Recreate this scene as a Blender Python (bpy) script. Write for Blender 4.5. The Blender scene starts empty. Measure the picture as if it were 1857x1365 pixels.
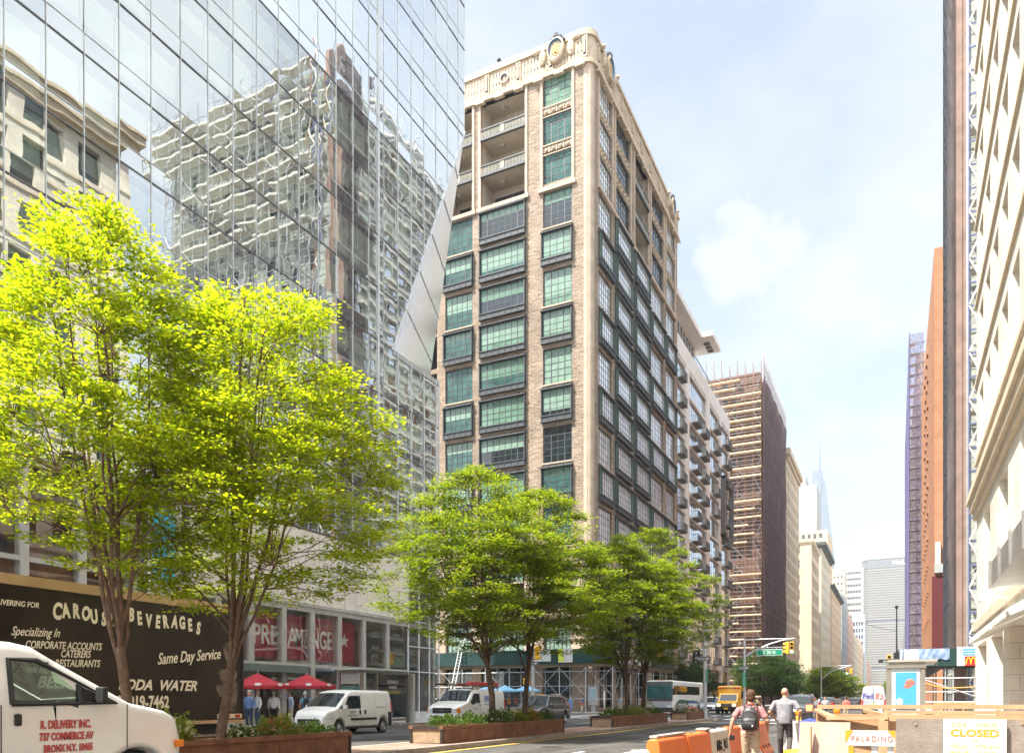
import bpy, bmesh, math, random
import numpy as np
from mathutils import Vector, Matrix

R = math.radians
SC = bpy.context.scene
COL = SC.collection
random.seed(7)

# ------------------------------------------------------------------ camera, sky, sun, exposure
cam_d = bpy.data.cameras.new("camera")
cam = bpy.data.objects.new("camera", cam_d)
COL.objects.link(cam)
cam.location = (0, 0, 1.5)
cam.rotation_euler = (R(90), 0, R(26.4))
cam_d.sensor_width = 36
cam_d.lens = 27.2
cam_d.shift_y = 0.3153
cam_d.clip_start = 0.1
cam_d.clip_end = 6000
SC.camera = cam

SUN_EL, SUN_AZ = 58.0, 215.0           # azimuth clockwise from +Y (the avenue runs along +Y)
SKY_STRENGTH = 0.15
world = bpy.data.worlds.new("World")
SC.world = world
world.use_nodes = True
nt = world.node_tree
for n in list(nt.nodes):
    nt.nodes.remove(n)
w_out = nt.nodes.new("ShaderNodeOutputWorld")
w_bg = nt.nodes.new("ShaderNodeBackground")
w_bg.inputs["Strength"].default_value = SKY_STRENGTH
sky = nt.nodes.new("ShaderNodeTexSky")
sky.sky_type = 'NISHITA'
sky.sun_disc = False
sky.sun_elevation = R(SUN_EL)
sky.sun_rotation = R(SUN_AZ)
sky.air_density = 1.0
sky.dust_density = 1.2
sky.ozone_density = 1.0
# soft summer clouds, laid out by direction in the sky
w_tc = nt.nodes.new("ShaderNodeTexCoord")
w_sep = nt.nodes.new("ShaderNodeSeparateXYZ")
nt.links.new(w_tc.outputs["Generated"], w_sep.inputs[0])
w_add = nt.nodes.new("ShaderNodeMath"); w_add.operation = 'ADD'; w_add.inputs[1].default_value = 0.22
w_max = nt.nodes.new("ShaderNodeMath"); w_max.operation = 'MAXIMUM'; w_max.inputs[1].default_value = 0.05
nt.links.new(w_sep.outputs["Z"], w_add.inputs[0]); nt.links.new(w_add.outputs[0], w_max.inputs[0])
w_dx = nt.nodes.new("ShaderNodeMath"); w_dx.operation = 'DIVIDE'
w_dy = nt.nodes.new("ShaderNodeMath"); w_dy.operation = 'DIVIDE'
nt.links.new(w_sep.outputs["X"], w_dx.inputs[0]); nt.links.new(w_max.outputs[0], w_dx.inputs[1])
nt.links.new(w_sep.outputs["Y"], w_dy.inputs[0]); nt.links.new(w_max.outputs[0], w_dy.inputs[1])
w_cmb = nt.nodes.new("ShaderNodeCombineXYZ")
nt.links.new(w_dx.outputs[0], w_cmb.inputs[0]); nt.links.new(w_dy.outputs[0], w_cmb.inputs[1])
w_noise = nt.nodes.new("ShaderNodeTexNoise")
w_noise.inputs["Scale"].default_value = 1.3
w_noise.inputs["Detail"].default_value = 7
w_noise.inputs["Roughness"].default_value = 0.55
nt.links.new(w_cmb.outputs[0], w_noise.inputs["Vector"])
w_ramp = nt.nodes.new("ShaderNodeValToRGB")
w_ramp.color_ramp.elements[0].position = 0.44
w_ramp.color_ramp.elements[0].color = (0.40, 0.40, 0.40, 1)
w_ramp.color_ramp.elements[1].position = 0.60
w_ramp.color_ramp.elements[1].color = (0.95, 0.95, 0.95, 1)
nt.links.new(w_noise.outputs["Fac"], w_ramp.inputs[0])
w_mix = nt.nodes.new("ShaderNodeMixRGB")
# cloud veil boosted out of view overhead, south and east as added fill light
w_veil = nt.nodes.new("ShaderNodeVectorMath"); w_veil.operation = 'SCALE'
w_veil.inputs[0].default_value = (1.25, 1.315, 1.34)
w_mz = nt.nodes.new("ShaderNodeMapRange"); w_mz.interpolation_type = 'SMOOTHSTEP'
w_mz.inputs["From Min"].default_value = 0.68; w_mz.inputs["From Max"].default_value = 0.95
w_mz.inputs["To Min"].default_value = 1.0; w_mz.inputs["To Max"].default_value = 6.5
w_my = nt.nodes.new("ShaderNodeMapRange"); w_my.interpolation_type = 'SMOOTHSTEP'
w_my.inputs["From Min"].default_value = 0.35; w_my.inputs["From Max"].default_value = -0.5
w_my.inputs["To Min"].default_value = 0.0; w_my.inputs["To Max"].default_value = 1.5
nt.links.new(w_sep.outputs["Z"], w_mz.inputs["Value"]); nt.links.new(w_sep.outputs["Y"], w_my.inputs["Value"])
w_sum = nt.nodes.new("ShaderNodeMath"); w_sum.operation = 'ADD'
nt.links.new(w_mz.outputs[0], w_sum.inputs[0]); nt.links.new(w_my.outputs[0], w_sum.inputs[1])
w_mx = nt.nodes.new("ShaderNodeMapRange"); w_mx.interpolation_type = 'SMOOTHSTEP'
w_mx.inputs["From Min"].default_value = 0.3; w_mx.inputs["From Max"].default_value = 0.75
w_mx.inputs["To Min"].default_value = 0.0; w_mx.inputs["To Max"].default_value = 0.95
nt.links.new(w_sep.outputs["X"], w_mx.inputs["Value"])
w_sm2 = nt.nodes.new("ShaderNodeMath"); w_sm2.operation = 'ADD'
nt.links.new(w_sum.outputs[0], w_sm2.inputs[0]); nt.links.new(w_mx.outputs[0], w_sm2.inputs[1])
nt.links.new(w_sm2.outputs[0], w_veil.inputs["Scale"])
nt.links.new(w_veil.outputs[0], w_mix.inputs[2])
w_dot = nt.nodes.new("ShaderNodeVectorMath"); w_dot.operation = 'DOT_PRODUCT'; w_dot.inputs[1].default_value = (-0.15, 0.855, 0.497)
nt.links.new(w_tc.outputs["Generated"], w_dot.inputs[0])
w_n2 = nt.nodes.new("ShaderNodeTexNoise"); w_n2.inputs["Scale"].default_value = 9; w_n2.inputs["Detail"].default_value = 8; w_n2.inputs["Roughness"].default_value = 0.6
nt.links.new(w_tc.outputs["Generated"], w_n2.inputs["Vector"])
w_sc2 = nt.nodes.new("ShaderNodeMath"); w_sc2.operation = 'MULTIPLY_ADD'; w_sc2.inputs[1].default_value = 0.022; nt.links.new(w_n2.outputs["Fac"], w_sc2.inputs[0]); nt.links.new(w_dot.outputs["Value"], w_sc2.inputs[2])
w_puff = nt.nodes.new("ShaderNodeMapRange"); w_puff.interpolation_type = 'SMOOTHSTEP'
w_puff.inputs["From Min"].default_value = 1.0080; w_puff.inputs["From Max"].default_value = 1.0118
w_puff.inputs["To Max"].default_value = 0.9
nt.links.new(w_sc2.outputs[0], w_puff.inputs["Value"])
w_or = nt.nodes.new("ShaderNodeMath"); w_or.operation = 'MAXIMUM'
nt.links.new(w_ramp.outputs[0], w_or.inputs[0]); nt.links.new(w_puff.outputs[0], w_or.inputs[1]); nt.links.new(w_or.outputs[0], w_mix.inputs[0])
w_dim = nt.nodes.new("ShaderNodeVectorMath"); w_dim.operation = 'SCALE'; w_dim.inputs["Scale"].default_value = 0.44
nt.links.new(sky.outputs[0], w_dim.inputs[0]); nt.links.new(w_dim.outputs[0], w_mix.inputs[1])
nt.links.new(w_mix.outputs[0], w_bg.inputs[0])
nt.links.new(w_bg.outputs[0], w_out.inputs[0])

sun_d = bpy.data.lights.new("sun", 'SUN')
sun_d.energy = 3.0
sun_d.angle = R(0.5)
sun_d.color = (1.0, 0.93, 0.82)
sun = bpy.data.objects.new("sun", sun_d)
COL.objects.link(sun)
_h = math.cos(R(SUN_EL))
SUN_DIR = Vector((_h * math.sin(R(SUN_AZ)), _h * math.cos(R(SUN_AZ)), math.sin(R(SUN_EL))))
sun.rotation_euler = SUN_DIR.to_track_quat('Z', 'Y').to_euler()
sun.location = (0, -20, 90)

SC.view_settings.view_transform = 'Standard'
SC.view_settings.look = 'None'
SC.view_settings.exposure = 2.22
SC.view_settings.gamma = 1
SC.cycles.use_denoising = True
SC.cycles.max_bounces = 10
SC.cycles.transparent_max_bounces = 16
SC.cycles.volume_bounces = 0

# ------------------------------------------------------------------ materials
MATS = {}
def mat(name, rgb, rough=0.7, metal=0.0, var=0.12, vscale=1.5, bump=0.0, bscale=25.0, ior=1.45, coat=0.0,
        alpha=1.0, emit=None, estr=0.0, spec=0.5):
    """procedural Principled surface: colour broken up by two noises, optional bump"""
    if name in MATS:
        return MATS[name]
    m = bpy.data.materials.new(name)
    m.use_nodes = True
    t = m.node_tree
    b = t.nodes["Principled BSDF"]
    b.inputs["Roughness"].default_value = rough
    b.inputs["Metallic"].default_value = metal
    b.inputs["IOR"].default_value = ior
    b.inputs["Coat Weight"].default_value = coat
    b.inputs["Alpha"].default_value = alpha
    b.inputs["Specular IOR Level"].default_value = spec
    b.inputs["Base Color"].default_value = (*rgb, 1)
    tc = t.nodes.new("ShaderNodeTexCoord")
    if var > 0:
        n1 = t.nodes.new("ShaderNodeTexNoise")
        n1.inputs["Scale"].default_value = vscale
        n1.inputs["Detail"].default_value = 6
        n1.inputs["Roughness"].default_value = 0.65
        t.links.new(tc.outputs["Object"], n1.inputs["Vector"])
        mr = t.nodes.new("ShaderNodeMapRange")
        mr.inputs["From Min"].default_value = 0.3
        mr.inputs["From Max"].default_value = 0.7
        mr.inputs["To Min"].default_value = 1 - var * 1.4
        mr.inputs["To Max"].default_value = 1 + var
        t.links.new(n1.outputs["Fac"], mr.inputs["Value"])
        mx = t.nodes.new("ShaderNodeVectorMath"); mx.operation = 'SCALE'
        mx.inputs[0].default_value = rgb
        t.links.new(mr.outputs[0], mx.inputs["Scale"])
        t.links.new(mx.outputs[0], b.inputs["Base Color"])
    if bump > 0:
        n2 = t.nodes.new("ShaderNodeTexNoise")
        n2.inputs["Scale"].default_value = bscale
        n2.inputs["Detail"].default_value = 5
        t.links.new(tc.outputs["Object"], n2.inputs["Vector"])
        bp = t.nodes.new("ShaderNodeBump")
        bp.inputs["Strength"].default_value = bump
        bp.inputs["Distance"].default_value = 0.05
        t.links.new(n2.outputs["Fac"], bp.inputs["Height"])
        t.links.new(bp.outputs[0], b.inputs["Normal"])
    if emit:
        b.inputs["Emission Color"].default_value = (*emit, 1)
        b.inputs["Emission Strength"].default_value = estr
    MATS[name] = m
    return m

def brick_mat(name, c1, c2, mortar, scale=1.0, bw=0.5, bh=0.16, bump=0.5, rough=0.85):
    if name in MATS:
        return MATS[name]
    m = bpy.data.materials.new(name)
    m.use_nodes = True
    t = m.node_tree
    b = t.nodes["Principled BSDF"]
    b.inputs["Roughness"].default_value = rough
    b.inputs["Specular IOR Level"].default_value = 0.2
    tc = t.nodes.new("ShaderNodeTexCoord")
    sp = t.nodes.new("ShaderNodeSeparateXYZ")
    t.links.new(tc.outputs["Object"], sp.inputs[0])
    ad = t.nodes.new("ShaderNodeMath"); ad.operation = 'ADD'
    t.links.new(sp.outputs["X"], ad.inputs[0]); t.links.new(sp.outputs["Y"], ad.inputs[1])
    cb = t.nodes.new("ShaderNodeCombineXYZ")
    t.links.new(ad.outputs[0], cb.inputs[0]); t.links.new(sp.outputs["Z"], cb.inputs[1])
    bt = t.nodes.new("ShaderNodeTexBrick")
    bt.inputs["Color1"].default_value = (*c1, 1)
    bt.inputs["Color2"].default_value = (*c2, 1)
    bt.inputs["Mortar"].default_value = (*mortar, 1)
    bt.inputs["Scale"].default_value = scale
    bt.inputs["Brick Width"].default_value = bw
    bt.inputs["Row Height"].default_value = bh
    bt.inputs["Mortar Size"].default_value = 0.012
    t.links.new(cb.outputs[0], bt.inputs["Vector"])
    n1 = t.nodes.new("ShaderNodeTexNoise")
    n1.inputs["Scale"].default_value = 0.35
    n1.inputs["Detail"].default_value = 8
    n1.inputs["Roughness"].default_value = 0.7
    t.links.new(tc.outputs["Object"], n1.inputs["Vector"])
    mr = t.nodes.new("ShaderNodeMapRange")
    mr.inputs["From Min"].default_value = 0.3; mr.inputs["From Max"].default_value = 0.7
    mr.inputs["To Min"].default_value = 0.75; mr.inputs["To Max"].default_value = 1.2
    t.links.new(n1.outputs["Fac"], mr.inputs["Value"])
    mx = t.nodes.new("ShaderNodeVectorMath"); mx.operation = 'SCALE'
    t.links.new(bt.outputs["Color"], mx.inputs[0]); t.links.new(mr.outputs[0], mx.inputs["Scale"])
    t.links.new(mx.outputs[0], b.inputs["Base Color"])
    n2 = t.nodes.new("ShaderNodeTexNoise"); n2.inputs["Scale"].default_value = 4
    n2.inputs["Detail"].default_value = 6
    t.links.new(tc.outputs["Object"], n2.inputs["Vector"])
    bp = t.nodes.new("ShaderNodeBump"); bp.inputs["Strength"].default_value = bump
    bp.inputs["Distance"].default_value = 0.12
    t.links.new(n2.outputs["Fac"], bp.inputs["Height"])
    t.links.new(bp.outputs[0], b.inputs["Normal"])
    MATS[name] = m
    return m

def curtain_glass(name, refl=0.55, tint=(0.80, 0.88, 0.84), wave=0.35, wscale=0.55):
    """coated facade glass: see-through, strongly mirroring, gently wavy"""
    m = bpy.data.materials.new(name)
    m.use_nodes = True
    t = m.node_tree
    for n in list(t.nodes):
        t.nodes.remove(n)
    o = t.nodes.new("ShaderNodeOutputMaterial")
    tr = t.nodes.new("ShaderNodeBsdfTransparent"); tr.inputs[0].default_value = (*tint, 1)
    gl = t.nodes.new("ShaderNodeBsdfGlossy"); gl.inputs["Roughness"].default_value = 0.0
    gl.inputs["Color"].default_value = (0.93, 0.96, 0.97, 1)
    tc = t.nodes.new("ShaderNodeTexCoord")
    nz = t.nodes.new("ShaderNodeTexNoise")
    nz.inputs["Scale"].default_value = wscale
    nz.inputs["Detail"].default_value = 2.0
    nz.inputs["Roughness"].default_value = 0.4
    t.links.new(tc.outputs["Object"], nz.inputs["Vector"])
    bp = t.nodes.new("ShaderNodeBump")
    bp.inputs["Strength"].default_value = wave
    bp.inputs["Distance"].default_value = 0.05
    t.links.new(nz.outputs["Fac"], bp.inputs["Height"])
    t.links.new(bp.outputs[0], gl.inputs["Normal"])
    lw = t.nodes.new("ShaderNodeFresnel"); lw.inputs["IOR"].default_value = 1.6
    mr = t.nodes.new("ShaderNodeMapRange")
    mr.inputs["From Min"].default_value = 0.05; mr.inputs["From Max"].default_value = 0.6
    mr.inputs["To Min"].default_value = refl; mr.inputs["To Max"].default_value = 0.95 if refl > .1 else 0.6
    t.links.new(lw.outputs[0], mr.inputs["Value"])
    mx = t.nodes.new("ShaderNodeMixShader")
    t.links.new(mr.outputs[0], mx.inputs[0])
    t.links.new(tr.outputs[0], mx.inputs[1]); t.links.new(gl.outputs[0], mx.inputs[2])
    t.links.new(mx.outputs[0], o.inputs[0])
    MATS[name] = m
    return m

def leaf_mat(name, c1, c2, trans=0.45):
    m = bpy.data.materials.new(name)
    m.use_nodes = True
    t = m.node_tree
    for n in list(t.nodes):
        t.nodes.remove(n)
    o = t.nodes.new("ShaderNodeOutputMaterial")
    g = t.nodes.new("ShaderNodeNewGeometry")
    rp = t.nodes.new("ShaderNodeMixRGB")
    rp.inputs[1].default_value = (*c1, 1); rp.inputs[2].default_value = (*c2, 1)
    t.links.new(g.outputs["Random Per Island"], rp.inputs[0])
    d = t.nodes.new("ShaderNodeBsdfPrincipled")
    d.inputs["Roughness"].default_value = 0.45
    d.inputs["Specular IOR Level"].default_value = 0.35
    tl = t.nodes.new("ShaderNodeBsdfTranslucent")
    sc = t.nodes.new("ShaderNodeVectorMath"); sc.operation = 'MULTIPLY'
    sc.inputs[1].default_value = (1.7, 1.6, 0.6)
    t.links.new(rp.outputs[0], sc.inputs[0])
    t.links.new(rp.outputs[0], d.inputs["Base Color"])
    t.links.new(sc.outputs[0], tl.inputs[0])
    mx = t.nodes.new("ShaderNodeMixShader"); mx.inputs[0].default_value = trans
    t.links.new(d.outputs[0], mx.inputs[1]); t.links.new(tl.outputs[0], mx.inputs[2])
    t.links.new(mx.outputs[0], o.inputs[0])
    MATS[name] = m
    return m

def net_mat(name, rgb, cover=0.7, scale=6.0, streak=0.6):
    """debris netting: a weave you can partly see through"""
    m = bpy.data.materials.new(name)
    m.use_nodes = True
    t = m.node_tree
    b = t.nodes["Principled BSDF"]
    b.inputs["Roughness"].default_value = 0.9
    b.inputs["Specular IOR Level"].default_value = 0.1
    tc = t.nodes.new("ShaderNodeTexCoord")
    mp = t.nodes.new("ShaderNodeMapping"); mp.inputs["Scale"].default_value = (1, 1, 0.12)
    t.links.new(tc.outputs["Object"], mp.inputs[0])
    n = t.nodes.new("ShaderNodeTexNoise"); n.inputs["Scale"].default_value = 0.9; n.inputs["Detail"].default_value = 8
    n.inputs["Roughness"].default_value = 0.75
    t.links.new(mp.outputs[0], n.inputs["Vector"])
    mr = t.nodes.new("ShaderNodeMapRange")
    mr.inputs["From Min"].default_value = 0.3; mr.inputs["From Max"].default_value = 0.7
    mr.inputs["To Min"].default_value = 1 - streak; mr.inputs["To Max"].default_value = 1 + streak
    t.links.new(n.outputs["Fac"], mr.inputs["Value"])
    mx = t.nodes.new("ShaderNodeVectorMath"); mx.operation = 'SCALE'; mx.inputs[0].default_value = rgb
    t.links.new(mr.outputs[0], mx.inputs["Scale"])
    t.links.new(mx.outputs[0], b.inputs["Base Color"])
    n2 = t.nodes.new("ShaderNodeTexNoise"); n2.inputs["Scale"].default_value = scale; n2.inputs["Detail"].default_value = 2
    t.links.new(tc.outputs["Object"], n2.inputs["Vector"])
    m2 = t.nodes.new("ShaderNodeMapRange")
    m2.inputs["From Min"].default_value = 0.35; m2.inputs["From Max"].default_value = 0.65
    m2.inputs["To Min"].default_value = cover - 0.25; m2.inputs["To Max"].default_value = min(1.0, cover + 0.25)
    t.links.new(n2.outputs["Fac"], m2.inputs["Value"])
    t.links.new(m2.outputs[0], b.inputs["Alpha"])
    MATS[name] = m
    return m

# ------------------------------------------------------------------ mesh building
class MB:
    def __init__(s):
        s.v = []; s.f = []; s.m = []
    def face(s, pts, m=0):
        n = len(s.v)
        s.v += [tuple(p) for p in pts]
        s.f.append(tuple(range(n, n + len(pts)))); s.m.append(m)
    def hexa(s, p, m=0):
        n = len(s.v)
        s.v += [tuple(q) for q in p]
        for q in ((0, 3, 2, 1), (4, 5, 6, 7), (0, 1, 5, 4), (1, 2, 6, 5), (2, 3, 7, 6), (3, 0, 4, 7)):
            s.f.append(tuple(n + i for i in q)); s.m.append(m)
    def box(s, a, b, m=0):
        x0, x1 = sorted((a[0], b[0])); y0, y1 = sorted((a[1], b[1])); z0, z1 = sorted((a[2], b[2]))
        s.hexa([(x0, y0, z0), (x1, y0, z0), (x1, y1, z0), (x0, y1, z0), (x0, y0, z1), (x1, y0, z1), (x1, y1, z1), (x0, y1, z1)], m)
    def bar(s, p, q, w, h=None, m=0):
        h = h or w
        p = Vector(p); q = Vector(q); d = (q - p).normalized()
        up = Vector((0, 0, 1)) if abs(d.z) < 0.95 else Vector((1, 0, 0))
        a = d.cross(up).normalized(); b = a.cross(d)
        a *= w / 2; b *= h / 2
        s.hexa([p - a - b, p + a - b, p + a + b, p - a + b, q - a - b, q + a - b, q + a + b, q - a + b], m)
    def tube(s, pts, rad, n=8, m=0, cap=True):
        pts = [Vector(p) for p in pts]
        if not hasattr(rad, '__len__'):
            rad = [rad] * len(pts)
        base = len(s.v)
        ref = None
        for i, p in enumerate(pts):
            d = (pts[min(i + 1, len(pts) - 1)] - pts[max(i - 1, 0)])
            d = d.normalized() if d.length > 1e-9 else Vector((0, 0, 1))
            if ref is None:
                ref = Vector((1, 0, 0)) if abs(d.x) < 0.9 else Vector((0, 1, 0))
            a = (ref - d * ref.dot(d)).normalized(); ref = a
            b = d.cross(a)
            for k in range(n):
                t = 2 * math.pi * k / n
                s.v.append(tuple(p + (a * math.cos(t) + b * math.sin(t)) * rad[i]))
        for i in range(len(pts) - 1):
            for k in range(n):
                k2 = (k + 1) % n
                s.f.append((base + i * n + k, base + i * n + k2, base + (i + 1) * n + k2, base + (i + 1) * n + k)); s.m.append(m)
        if cap:
            s.f.append(tuple(base + k for k in range(n))[::-1]); s.m.append(m)
            s.f.append(tuple(base + (len(pts) - 1) * n + k for k in range(n))); s.m.append(m)
    def prism(s, poly, axis, a, b, m=0):
        def P(u, w, t):
            return {'x': (t, u, w), 'y': (u, t, w), 'z': (u, w, t)}[axis]
        n = len(poly); base = len(s.v)
        s.v += [P(u, w, a) for u, w in poly] + [P(u, w, b) for u, w in poly]
        s.f.append(tuple(range(base, base + n))[::-1]); s.m.append(m)
        s.f.append(tuple(range(base + n, base + 2 * n))); s.m.append(m)
        for i in range(n):
            j = (i + 1) % n
            s.f.append((base + i, base + j, base + n + j, base + n + i)); s.m.append(m)
    def lathe(s, prof, c, n=16, m=0):
        base = len(s.v)
        for r, z in prof:
            for k in range(n):
                t = 2 * math.pi * k / n
                s.v.append((c[0] + r * math.cos(t), c[1] + r * math.sin(t), c[2] + z))
        for i in range(len(prof) - 1):
            for k in range(n):
                k2 = (k + 1) % n
                s.f.append((base + i * n + k, base + i * n + k2, base + (i + 1) * n + k2, base + (i + 1) * n + k)); s.m.append(m)
    def ball(s, c, r, m=0, nu=10, nv=6, sq=(1, 1, 1)):
        base = len(s.v)
        for i in range(nv + 1):
            t = math.pi * i / nv
            for k in range(nu):
                a = 2 * math.pi * k / nu
                s.v.append((c[0] + r * sq[0] * math.sin(t) * math.cos(a), c[1] + r * sq[1] * math.sin(t) * math.sin(a), c[2] + r * sq[2] * math.cos(t)))
        for i in range(nv):
            for k in range(nu):
                k2 = (k + 1) % nu
                s.f.append((base + i * nu + k, base + (i + 1) * nu + k, base + (i + 1) * nu + k2, base + i * nu + k2)); s.m.append(m)
    def mesh(s, name, mats, smooth=False, merge=False, off=None):
        me = bpy.data.meshes.new(name)
        v = s.v if off is None else [(p[0] - off[0], p[1] - off[1], p[2] - off[2]) for p in s.v]
        me.from_pydata(v, [], s.f)
        for mt in (mats if isinstance(mats, (list, tuple)) else [mats]):
            me.materials.append(mt)
        me.polygons.foreach_set("material_index", s.m)
        if smooth:
            me.polygons.foreach_set("use_smooth", [True] * len(s.f))
        me.update()
        if merge:
            bm = bmesh.new(); bm.from_mesh(me)
            bmesh.ops.remove_doubles(bm, verts=bm.verts, dist=1e-4)
            bmesh.ops.recalc_face_normals(bm, faces=bm.faces)
            bm.to_mesh(me); bm.free()
        return me
    def build(s, name, mats, parent=None, smooth=False, merge=False, bevel=0.0, seg=2, world=True):
        """link as one object; with world=True the coordinates are world ones and the (unrotated) parent's offset is taken off"""
        off = wloc(parent) if (parent and world) else None
        me = s.mesh(name, mats, smooth, merge or bevel > 0, off)
        o = bpy.data.objects.new(name, me)
        COL.objects.link(o)
        if parent:
            o.parent = parent
        if bevel > 0:
            bv = o.modifiers.new("bevel", 'BEVEL'); bv.width = bevel; bv.segments = seg
            bv.limit_method = 'ANGLE'; bv.angle_limit = R(28)
            bv.harden_normals = False
            me.polygons.foreach_set("use_smooth", [True] * len(me.polygons))
            wn = o.modifiers.new("normals", 'WEIGHTED_NORMAL'); wn.keep_sharp = True
        return o

def wloc(o):
    v = Vector((0, 0, 0))
    while o:
        v += o.location; o = o.parent
    return v

def tag(o, label=None, cat=None, group=None, kind=None):
    if label: o["label"] = label
    if cat: o["category"] = cat
    if group: o["group"] = group
    if kind: o["kind"] = kind
    return o

def thing(name, label, cat, loc=(0, 0, 0), rz=0.0, group=None):
    o = bpy.data.objects.new(name, None)
    o.empty_display_size = 0.3
    COL.objects.link(o)
    o.location = loc; o.rotation_euler = (0, 0, rz)
    return tag(o, label, cat, group)

def inst(name, me, parent, loc, rz=0.0):
    o = bpy.data.objects.new(name, me)
    COL.objects.link(o); o.parent = parent
    o.location = loc; o.rotation_euler = (0, 0, rz)
    return o

def dup_tree(o, parent=None):
    c = o.copy(); COL.objects.link(c); c.parent = parent
    for ch in list(o.children):
        dup_tree(ch, c)
    return c

def struct(o):
    o["kind"] = "structure"
    return o

def text_obj(name, body, size, material, origin, right, up, parent=None, bold=0.0, shear=0.0, sx=1.0, align='CENTER', depth=0.004, spacing=1.0):
    """lettering as a thin mesh; origin is the middle of the baseline (or its left end)"""
    cu = bpy.data.curves.new(name, 'FONT')
    cu.body = body; cu.size = size; cu.align_x = align; cu.extrude = depth / 2
    cu.offset = bold; cu.shear = shear; cu.space_character = spacing
    cu.resolution_u = 3
    tmp = bpy.data.objects.new(name, cu); COL.objects.link(tmp)
    dg = bpy.context.evaluated_depsgraph_get()
    me = bpy.data.meshes.new_from_object(tmp.evaluated_get(dg))
    bpy.data.objects.remove(tmp); bpy.data.curves.remove(cu)
    me.materials.clear(); me.materials.append(material)
    r = Vector(right).normalized(); u = Vector(up).normalized(); n = r.cross(u)
    o = bpy.data.objects.new(name, me); COL.objects.link(o)
    M = Matrix(((r.x * sx, u.x, n.x, 0), (r.y * sx, u.y, n.y, 0), (r.z * sx, u.z, n.z, 0), (0, 0, 0, 1)))
    off = Vector(origin)
    if parent:
        o.parent = parent
        off = off - wloc(parent) if parent.get("_w", 1) else off
    me.transform(Matrix.Translation(off) @ M)
    return o

class Fac:
    """a facade plane: s runs along it, z up, out away from the building"""
    def __init__(f, o, a, n):
        f.o = Vector(o); f.a = Vector(a); f.n = Vector(n)
        f.rz = math.atan2(f.a.y, f.a.x)
    def P(f, s, z, out=0.0):
        p = f.o + f.a * s + f.n * out
        return (p.x, p.y, z)
    def box(f, mb, s0, s1, z0, z1, o0, o1, m=0):
        mb.hexa([f.P(s0, z0, o0), f.P(s1, z0, o0), f.P(s1, z0, o1), f.P(s0, z0, o1),
                 f.P(s0, z1, o0), f.P(s1, z1, o0), f.P(s1, z1, o1), f.P(s0, z1, o1)], m)
    def wall(f, mb, s0, s1, z0, z1, holes, reveal=0.3, m=0, mr=None, out=0.0):
        mr = m if mr is None else mr
        hs = [(max(a, s0), min(b, s1), max(c, z0), min(d, z1)) for a, b, c, d in holes if b > s0 and a < s1 and d > z0 and c < z1]
        zs = sorted({z0, z1, *[h[2] for h in hs], *[h[3] for h in hs]})
        for za, zb in zip(zs[:-1], zs[1:]):
            if zb - za < 1e-5: continue
            zc = (za + zb) / 2
            cuts = sorted([(h[0], h[1]) for h in hs if h[2] < zc < h[3]])
            s = s0
            for a, b in cuts:
                if a > s + 1e-5:
                    mb.face([f.P(s, za, out), f.P(a, za, out), f.P(a, zb, out), f.P(s, zb, out)], m)
                s = max(s, b)
            if s < s1 - 1e-5:
                mb.face([f.P(s, za, out), f.P(s1, za, out), f.P(s1, zb, out), f.P(s, zb, out)], m)
        if reveal:
            for a, b, c, d in hs:
                i = out - reveal
                mb.face([f.P(a, c, out), f.P(b, c, out), f.P(b, c, i), f.P(a, c, i)], mr)
                mb.face([f.P(a, d, out), f.P(a, d, i), f.P(b, d, i), f.P(b, d, out)], mr)
                mb.face([f.P(a, c, out), f.P(a, c, i), f.P(a, d, i), f.P(a, d, out)], mr)
                mb.face([f.P(b, c, out), f.P(b, d, out), f.P(b, d, i), f.P(b, c, i)], mr)

_wcache = {}
def window_meshes(w, h, cols, rows, ft, bt, fm, pm, depth=0.12, style='', blind=None):
    """frame with bars, and its panes, round the origin at the middle of the sill; local -y is outward"""
    key = (round(w, 2), round(h, 2), cols, rows, ft, bt, fm.name, pm.name, depth, style, blind and (blind[0], blind[1].name))
    if key in _wcache:
        return _wcache[key]
    mb = MB()
    x0, x1 = -w / 2, w / 2
    mb.box((x0, 0, 0), (x0 + ft, depth, h)); mb.box((x1 - ft, 0, 0), (x1, depth, h))
    mb.box((x0 + ft, 0, h - ft), (x1 - ft, depth, h)); mb.box((x0 + ft, 0, 0), (x1 - ft, depth, ft))
    for i in range(1, cols):
        x = x0 + ft + (w - 2 * ft) * i / cols
        t = bt * (2.0 if (style == 'loft' and i in (1, cols - 1)) else 1.0)
        mb.box((x - t / 2, depth * 0.25, ft), (x + t / 2, depth * 0.75, h - ft))
    for j in range(1, rows):
        z = ft + (h - 2 * ft) * j / rows
        t = bt * (1.8 if (style == 'loft' and j == rows - 1) else 1.0)
        xs = [x0 + ft] + [x0 + ft + (w - 2 * ft) * i / cols for i in range(1, cols)] + [x1 - ft]
        mb.box((x0 + ft, depth * 0.3, z - t / 2), (x1 - ft, depth * 0.7, z + t / 2))
    a = mb.mesh("window_frame", [fm])
    pb = MB()
    pb.face([(x0 + ft * .5, depth * 0.5, ft * .5), (x1 - ft * .5, depth * 0.5, ft * .5), (x1 - ft * .5, depth * 0.5, h - ft * .5), (x0 + ft * .5, depth * 0.5, h - ft * .5)])
    if blind:       # a shade drawn part of the way down
        z = h * (1 - blind[0])
        pb.box((x0 + ft, depth * 0.5 - .012, z), (x1 - ft, depth * 0.5 - .004, h - ft), 1)
    b = pb.mesh("pane", [pm] + ([blind[1]] if blind else []))
    _wcache[key] = (a, b)
    return a, b

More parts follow.
